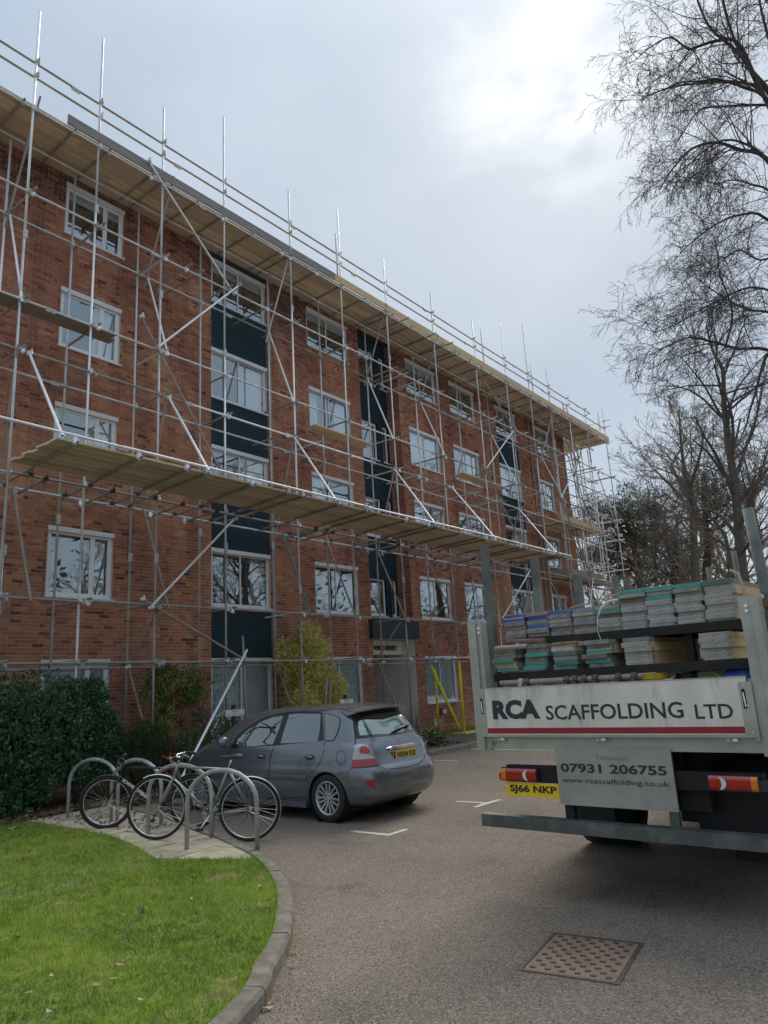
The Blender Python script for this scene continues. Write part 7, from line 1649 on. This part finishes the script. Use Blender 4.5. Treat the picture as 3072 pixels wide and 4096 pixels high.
limbs = [([(3150, 480), (3060, 390), (2990, 260), (2930, 190), (2840, 110), (2790, 0), (2740, -150)], 11.3, 10.8, .05, .014, 18), ([(3140, 560), (3030, 330), (2950, 170), (2860, 165), (2780, 190), (2750, 195), (2680, 150), (2600, 190), (2540, 240)], 11.4, 10.4, .045, .008, 26),
         ([(3200, 560), (3060, 390), (2990, 355), (2880, 320), (2800, 325), (2720, 330), (2670, 350)], 11.2, 10.6, .04, .008, 20), ([(3230, 700), (3060, 385), (2960, 330), (2850, 330), (2700, 345), (2600, 380), (2560, 400)], 12.2, 11.5, .04, .009, 22),
         ([(3260, 900), (3072, 640), (2960, 600), (2860, 570), (2760, 600), (2680, 690), (2640, 760)], 11.6, 11.0, .05, .009, 26), ([(3200, 420), (3080, 420), (3000, 420), (2900, 425), (2800, 440), (2740, 520), (2690, 600)], 12.4, 11.6, .035, .008, 22),
         ([(3300, 1000), (3072, 650), (2990, 580), (2900, 560), (2820, 600), (2740, 680), (2680, 780)], 10.8, 10.2, .03, .007, 22), ([(3310, 1150), (3072, 880), (2960, 860), (2860, 900), (2780, 960), (2720, 1010)], 12.4, 11.4, .035, .008, 18),
         ([(3300, 1500), (3072, 1400), (2960, 1395), (2860, 1370), (2760, 1350), (2680, 1380), (2600, 1420)], 11.6, 10.6, .038, .009, 30), ([(3300, 1400), (3100, 1260), (3000, 1240), (2930, 1210), (2850, 1160), (2780, 1110)], 11.9, 11.2, .03, .008, 22),
         ([(3280, 1300), (3120, 1180), (3000, 1150), (2900, 1190), (2800, 1240), (2700, 1300), (2620, 1330)], 11.0, 10.3, .026, .007, 26), ([(3100, 1430), (3072, 1415), (3045, 1480), (3025, 1560), (3000, 1640), (2985, 1700), (2960, 1760)], 11.4, 11.2, .035, .010, 9),
         ([(2900, 1395), (2930, 1250), (2880, 1100), (2870, 1010), (2860, 960)], 11.4, 11.0, .022, .007, 12), ([(3230, 500), (3110, 250), (3060, 100), (3020, -80)], 11.9, 11.6, .04, .02, 14), ([(3330, 300), (3180, 120), (3090, 20), (3000, -60)], 10.9, 10.6, .03, .01, 14),
         ([(3340, 1700), (3200, 1000), (3090, 780), (3010, 740), (2930, 720), (2860, 740)], 10.9, 10.4, .03, .008, 22), ([(3250, 880), (3130, 1000), (3040, 1040), (2960, 1000), (2890, 1040), (2830, 1090)], 11.5, 11.0, .026, .007, 20)]
for pl, d0, d1, r0, r1, nk in limbs: limb_kids(outb, px_limb(pl, d0, d1), r0 * .78, r1 * .8, BP, r, nk, first=.22)
T_ = [b for b in outb if b[2] <= 0]; rest_b = [b for b in outb if b[2] > 0]
tp = np.array([tuple(p) for p in smooth_line([Vector(p) for p in trunk_pts], 4)]); kk = len(tp)
link('trunk', tubes_mesh('trunk', [(tp, [max(.17 - .21 * i / (kk - 1), .022) for i in range(kk)], 0)], M_BIRCH, sides=(12,)), birch)
for b in T_: link('limb', tubes_mesh('limb', [b], M_BIRCH), birch)
tag(link('twigs', tubes_mesh('twigs', rest_b, M_BTWIG, rmin=.0024), birch), kind='stuff'); NB = len(rest_b)
# buds and catkins at the twig tips
tips = np.array([b[0][-1] for b in rest_b if b[2] >= 2]); td = np.array([b[0][-1] - b[0][-2] for b in rest_b if b[2] >= 2]); sel = r.random(len(tips)) < .6; V, Tt, tn = tips_leaves(tips[sel], td[sel] + r.normal(size=(sel.sum(), 3)) * .02, .028, r, .3, .2, .4); tag(link('buds', raw_mesh('buds', V, Tt, M_BTWIG), birch), kind='stuff')
# second birch, whole trunk visible behind the truck
def tree(lab, base, trunk_px, dist, r0, limbs_px, prm, seed, name='bare_tree', mt=M_TRUNK, mtw=M_TWIG, grp=None, rmin=.0045, nk0=18, cat='tree'):
    r = np.random.default_rng(seed); root = thing(name, lab, cat, (0, 0, 0), 0, grp); out_ = []; P = [np.array(at(x, y, dist)) for x, y in trunk_px]; b = P[0].copy(); b[2] = -.1; P = [b] + P[0:]
    tp = np.array([tuple(p) for p in smooth_line([Vector(p) for p in P], 4)]); k = len(tp); link('trunk', tubes_mesh('trunk', [(tp, [r0 * (1 - .88 * i / (k - 1)) for i in range(k)], 0)], mt, sides=(10,)), root)
    for q in range(nk0):
        t = .3 + .7 * (q + r.uniform(0, .9)) / nk0; f = min(t, .99) * (k - 1); i = int(f); v = r.normal(size=3); v[2] = abs(v[2]) * .5 + prm.get('up', .5); v /= np.linalg.norm(v); grow(out_, tp[i] + (tp[min(i + 1, k - 1)] - tp[i]) * (f - i), v, prm['L0'] * (1.15 - .55 * t) * r.uniform(.6, 1.1), max(r0 * (1 - .88 * t) * .5, rmin * 2), 1, prm, r)
    for pl, a, b_ in limbs_px: limb_kids(out_, [np.array(at(x, y, dist + dz)) for x, y, dz in pl], a, b_, prm, r, 9, first=.25)
    big = [b for b in out_ if b[2] <= 0]; 
    for b in big: link('limb', tubes_mesh('limb', [b], mt), root)
    tag(link('twigs', tubes_mesh('twigs', [b for b in out_ if b[2] > 0], mtw, rmin=rmin, sides=(6, 5, 3, 3, 3)), root), kind='stuff'); return root, len(out_)
B2 = dict(levels=3, seg=[8, 8, 6, 5], wig=[.1, .12, .15, .18], grav=[0, -.04, -.14, -.24], kids=[8, 8, 7], ang=[45, 42, 40], lift=[.1, .08, -.05], len=[.5, .5, .5], rmin=.0045, rk=.5, L0=3.0, up=.9, taper=.3)
tree('tall leafless birch with a mossy trunk standing behind the truck near the right edge', None, [(2975, 2330), (2960, 2180), (2945, 2000), (2925, 1850), (2905, 1700), (2895, 1600), (2890, 1480), (2850, 1400), (2825, 1300)], 21, .165,
     [([(2955, 2120, 0), (3000, 2000, -.6), (3040, 1900, -1), (3072, 1800, -1.2)], .07, .015), ([(2950, 2150, 0), (2880, 2060, .4), (2800, 2040, .8), (2740, 2080, 1)], .06, .012), ([(2935, 1930, 0), (2980, 1800, .5), (3030, 1650, .8), (3060, 1500, 1)], .06, .014), ([(2965, 2220, 0), (3010, 2150, -1), (3072, 2050, -1.4)], .05, .012), ([(2960, 2230, 0), (2900, 2180, -.6), (2830, 2140, -1), (2790, 2120, -1.2)], .04, .01)], B2, 61, name='birch_tree', mt=M_TRUNK, mtw=M_BTWIG, nk0=26)
B3 = dict(levels=3, seg=[8, 8, 6, 5], wig=[.12, .14, .16, .18], grav=[0, .06, .05, 0], kids=[8, 7, 7], ang=[45, 42, 40], lift=[.2, .18, .1], len=[.55, .55, .5], rmin=.007, rk=.5, L0=2.5, up=1.0, taper=.3)
GRP = 'leafless trees beyond the truck'
tree('leafless tree with wide forking limbs left of the tall birch', None, [(2790, 2350), (2778, 2200), (2770, 2050), (2760, 1950), (2735, 1860), (2722, 1740), (2716, 1640)], 31, .20, [([(2770, 2050, 0), (2700, 1960, 1), (2640, 1900, 1.5), (2600, 1860, 2)], .10, .02), ([(2760, 1950, 0), (2800, 1820, -1), (2820, 1700, -1)], .08, .02)], B3, 62, grp=GRP, rmin=.007, nk0=20, mtw=M_WOODT)
# background wood: several copies of two prototypes, each turned and scaled
def proto(seed, h, prm, r0=.2):
    r = np.random.default_rng(seed); out_ = []; tp = np.array([[0, 0, -.2]] + [[r.normal(0, .12) * k, r.normal(0, .12) * k, h * k / 7] for k in range(1, 8)]); k = len(tp)
    tm = tubes_mesh('trunk', [(tp, [r0 * (1 - .85 * i / (k - 1)) for i in range(k)], 0)], M_TRUNK, sides=(8,))
    for q in range(20):
        t = .22 + .78 * (q + r.uniform(0, .9)) / 20; f = min(t, .99) * (k - 1); i = int(f); v = r.normal(size=3); v[2] = abs(v[2]) * .4 + .7; v /= np.linalg.norm(v); grow(out_, tp[i] + (tp[min(i + 1, k - 1)] - tp[i]) * (f - i), v, h * .36 * (1.15 - .6 * t) * r.uniform(.6, 1.1), max(r0 * (1 - .85 * t) * .5, .02), 1, prm, r)
    return tm, tubes_mesh('twigs', out_, M_WOODT, rmin=.008, sides=(5, 4, 3, 3, 3))
PB = dict(levels=3, seg=[7, 7, 5, 4], wig=[.12, .15, .17, .2], grav=[0, .05, .02, -.02], kids=[7, 7, 6], ang=[45, 45, 42], lift=[.2, .15, .05], len=[.55, .5, .5], rmin=.008, rk=.55, taper=.3)
PR = [proto(71, 11, PB), proto(72, 12, PB, .24), proto(73, 10, PB, .18)]
def bg_tree(px, dist, hs, k, lab, rz):
    p = gz(px, 2900, 0); d = Vector((p.x, p.y, 0)).normalized() * dist; root = thing('bare_tree', lab, 'tree', (d.x, d.y, 0), rz, GRP); tm, tw = PR[k]
    a = link('trunk', tm, root); b = link('twigs', tw, root); tag(b, kind='stuff'); a.scale = b.scale = (hs * 1.1, hs * 1.1, hs)
BG = [(2420, 44, .80, 0, 'thin leafless tree behind the leaning pine', 0.3), (2470, 50, .92, 2, 'leafless tree at the left end of the wood behind the pine', 5.1), (2560, 46, 1.0, 1, 'leafless tree in the gap between the pine and the forked tree', 1.2), (2640, 50, 1.12, 2, 'leafless tree with a round crown right of the pine', 2.2), (2700, 42, 1.05, 0, 'leafless tree below the forked tree', 3.3), (2745, 48, 1.18, 0, 'leafless tree just left of the forked trunk', .7),
      (2840, 40, 1.05, 2, 'leafless tree between the forked tree and the birch trunk', 4.1), (2890, 52, 1.45, 1, 'tall leafless tree far behind the birch', 5.0), (2990, 38, 1.0, 0, 'leafless tree just right of the birch trunk', .9), (3060, 46, 1.35, 2, 'leafless tree behind the right stake', 1.9), (3150, 40, 1.15, 1, 'leafless tree at the right edge of the photo', 2.7), (3010, 60, 1.5, 0, 'distant leafless tree right of the birch', 3.9), (2790, 58, 1.25, 1, 'distant leafless tree behind the forked tree', 4.9), (2600, 60, 1.1, 0, 'distant leafless tree right of the pine', 2.0), (2360, 56, .75, 1, 'low leafless tree behind the far scaffold bay', 1.4), (2300, 62, .7, 2, 'low leafless tree seen through the scaffold at the gable', .2)]
for a in BG: bg_tree(*a)
# undergrowth of the wood: a mass of twiggy scrub
r = np.random.default_rng(81); out_ = []
for q in range(170):
    p = gz(r.uniform(2230, 3250), 2900, 0); d = Vector((p.x, p.y, 0)).normalized() * r.uniform(38, 62); 
    grow(out_, np.array((d.x, d.y, 0.)), np.array([r.normal(0, .35), r.normal(0, .35), 1.0]), r.uniform(3, 6.5), .035, 1, dict(PB, levels=3, kids=[6, 6, 5]), r)
o = link('undergrowth', tubes_mesh('undergrowth', out_, M_WOODT, rmin=.009, sides=(4, 4, 3, 3))); tag(o, kind='stuff')
# pines
PINE = attr_mat('pine_needles', [(0, (.03, .045, .032)), (.5, (.055, .085, .055)), (1, (.11, .14, .085))], rough=.7, bump=0, noise=.15)
def pine(lab, trunk_px, dist, r0, clumps, seed, n=260, sz=.16, cr=.55):
    r = np.random.default_rng(seed); root = thing('pine_tree', lab, 'tree', (0, 0, 0), 0, 'dark evergreens behind the building'); P = [np.array(at(x, y, dist)) for x, y in trunk_px]; b = P[0].copy(); b[2] = -.1; tp = np.array([tuple(p) for p in smooth_line([Vector(p) for p in [b] + P], 4)]); k = len(tp)
    link('trunk', tubes_mesh('trunk', [(tp, [r0 * (1 - .7 * i / (k - 1)) for i in range(k)], 0)], mat('pine_bark', (.10, .06, .045), (.06, .04, .03), rough=.95, scale=8), sides=(9,)), root)
    out_ = []; Vs, Ts, tn, k0 = [], [], [], 0
    for (x, y, s) in clumps:
        c = np.array(at(x + r.normal(0, 5), y + r.normal(0, 4), dist + r.uniform(-2.2, 2.2))); j = int(np.argmin([abs(q[2] - (c[2] - 1.0)) for q in tp])); a = tp[j]; mid = (a + c) / 2 + np.array([0, 0, -.3]) + r.normal(size=3) * .2
        out_.append((np.array([tuple(p) for p in smooth_line([Vector(a), Vector(mid), Vector(c)], 3)]), [.07 * (1 - .12 * q) for q in range(7)], 1))
        for sub in range(5):
            cc = c + r.normal(size=3) * np.array([.6, .6, .22]) * s * 1.1; m = int(n * s / 5) + 10; v = r.normal(size=(m, 3)); v /= np.linalg.norm(v, axis=1)[:, None]; pts = cc + v * np.array([cr, cr, cr * .5]) * s * r.uniform(.3, 1, m)[:, None]; V, T, t = tips_leaves(pts, v + np.array([0, 0, .6]), sz, r, .5, .22, .28); Vs.append(V); Ts.append(T + k0); tn.append(t); k0 += len(V)
    out_ = [(b[0][:7], b[1][:7], 1) for b in out_ if len(b[0]) >= 7]; link('branches', tubes_mesh('branches', out_, M_BARK), root) if out_ else None
    tag(link('needles', raw_mesh('needles', np.concatenate(Vs), np.concatenate(Ts), PINE, np.concatenate(tn)), root), kind='stuff')
pine('spreading pine with a leaning trunk and flat dark clumps just right of the scaffold', [(2560, 2330), (2545, 2230), (2525, 2150), (2500, 2080), (2470, 2030)], 43, .26,
     [(2345, 2060, 1.0), (2380, 2040, 1.1), (2420, 2025, 1.2), (2450, 2015, 1.2), (2480, 2030, 1.1), (2510, 2055, 1.1), (2540, 2070, 1.0), (2400, 2075, 1.2), (2450, 2065, 1.3), (2500, 2095, 1.2), (2440, 2110, 1.2), (2490, 2130, 1.2), (2550, 2120, .9), (2540, 2150, 1.1), (2470, 2160, 1.1), (2390, 2120, 1.0), (2560, 2170, 1.0), (2580, 2140, .8), (2440, 2180, .9), (2400, 2200, 1.0), (2430, 2220, 1.1), (2460, 2240, 1.0), (2520, 2200, .9), (2390, 2230, .9), (2350, 2100, .9), (2500, 2280, 1.0), (2460, 2290, 1.0), (2350, 2230, .7)], 91, n=560, sz=.17)
pine('broad dark evergreen in the wood below the forked tree', [(2700, 2350), (2700, 2250), (2705, 2150), (2710, 2060)], 46, .25, [(2640, 2200, 1.1), (2680, 2180, 1.2), (2720, 2190, 1.2), (2620, 2240, 1.1), (2660, 2250, 1.2), (2720, 2240, 1.2), (2760, 2220, 1.1), (2640, 2300, 1.1), (2700, 2300, 1.2), (2590, 2290, 1.0), (2640, 2140, .8), (2780, 2290, 1.1), (2560, 2250, .9)], 92, n=420, sz=.19)
pine('dark evergreen with high clumps behind the birch trunk', [(2830, 2350), (2830, 2200), (2820, 2050), (2815, 1900)], 40, .28, [(2800, 1900, .9), (2830, 1880, .8), (2790, 1950, 1.0), (2850, 1950, 1.0), (2880, 1920, .9), (2820, 1990, 1.1), (2780, 2000, 1.0), (2890, 1970, 1.1), (2850, 2020, 1.2), (2930, 1960, 1.0), (2960, 1990, 1.0), (2800, 2060, 1.0), (2900, 2040, 1.1), (2980, 1950, .8), (3000, 2010, .9)], 93, n=300, sz=.17)
pine('small slender conifer with drooping tips at the left of the wood', [(2625, 2330), (2622, 2200), (2620, 2080), (2615, 1990)], 45, .14, [(2615, 1985, .5), (2612, 2010, .6), (2625, 2030, .6), (2605, 2040, .6), (2630, 2060, .7), (2600, 2075, .7), (2620, 2100, .8), (2595, 2110, .7), (2645, 2090, .6)], 94, n=280, sz=.16, cr=.5)
# far hedge line so the ground never meets the sky directly, and the wood behind the camera that the windows mirror
r = np.random.default_rng(99); V, D_ = [], []
for q in range(30000):
    t = r.uniform(-.2, 1.0); px = 2150 + 1300 * r.random(); p = gz(px, 2900, 0); d = Vector((p.x, p.y, 0)).normalized() * r.uniform(62, 70); V.append((d.x, d.y, abs(r.normal(0, 2.0)) + r.uniform(0, 2.2)))
V = np.array(V); Vv, T, tn = tips_leaves(V, r.normal(size=V.shape), .30, r, .4, .3, .5); o = link('far_scrub', raw_mesh('far_scrub', Vv, T, attr_mat('scrub_leaf', [(0, (.03, .03, .02)), (.5, (.07, .065, .04)), (1, (.12, .11, .07))], rough=.9, bump=0, noise=.2), tn)); tag(o, kind='stuff')
MIR = [(13, -18.0, 1.6, 0, 0.0), (20, -19.5, 1.5, 1, 1.37), (27, -21.0, 1.7, 2, 2.74), (34, -18.0, 1.6, 0, 4.11), (41, -19.5, 1.5, 1, 5.48), (49, -21.0, 1.7, 2, 0.65), (57, -18.0, 1.6, 0, 2.02), (65, -19.5, 1.5, 1, 3.39), (74, -21.0, 1.7, 2, 4.76), (83, -18.0, 1.6, 0, 6.13), (93, -19.5, 1.5, 1, 1.3), (103, -21.0, 1.7, 2, 2.67)]
MNM = ['first', 'second', 'third', 'fourth', 'fifth', 'sixth', 'seventh', 'eighth', 'ninth', 'tenth', 'eleventh', 'twelfth']
for mi_, (x, y, hs, k, rz) in enumerate(MIR):
    root = thing('bare_tree', f'leafless tree mirrored in the lower windows, {MNM[mi_]} of the row behind the camera', 'tree', (x, y, 0), rz, 'leafless trees reflected in the windows'); a = link('trunk', PR[k][0], root); b = link('twigs', PR[k][1], root); tag(b, kind='stuff'); a.scale = b.scale = (hs * 1.1, hs * 1.1, hs * .85)
r = np.random.default_rng(98); n = 38000; V = np.stack([r.uniform(5, 115, n), r.uniform(-34, -28, n), np.abs(r.normal(0, 4.6, n))], 1); Vv, T, tn = tips_leaves(V, r.normal(size=V.shape), .75, r, .4, .3, .5); o = link('hedge_behind', raw_mesh('hedge_behind', Vv, T, LAUR, tn)); tag(o, kind='stuff')
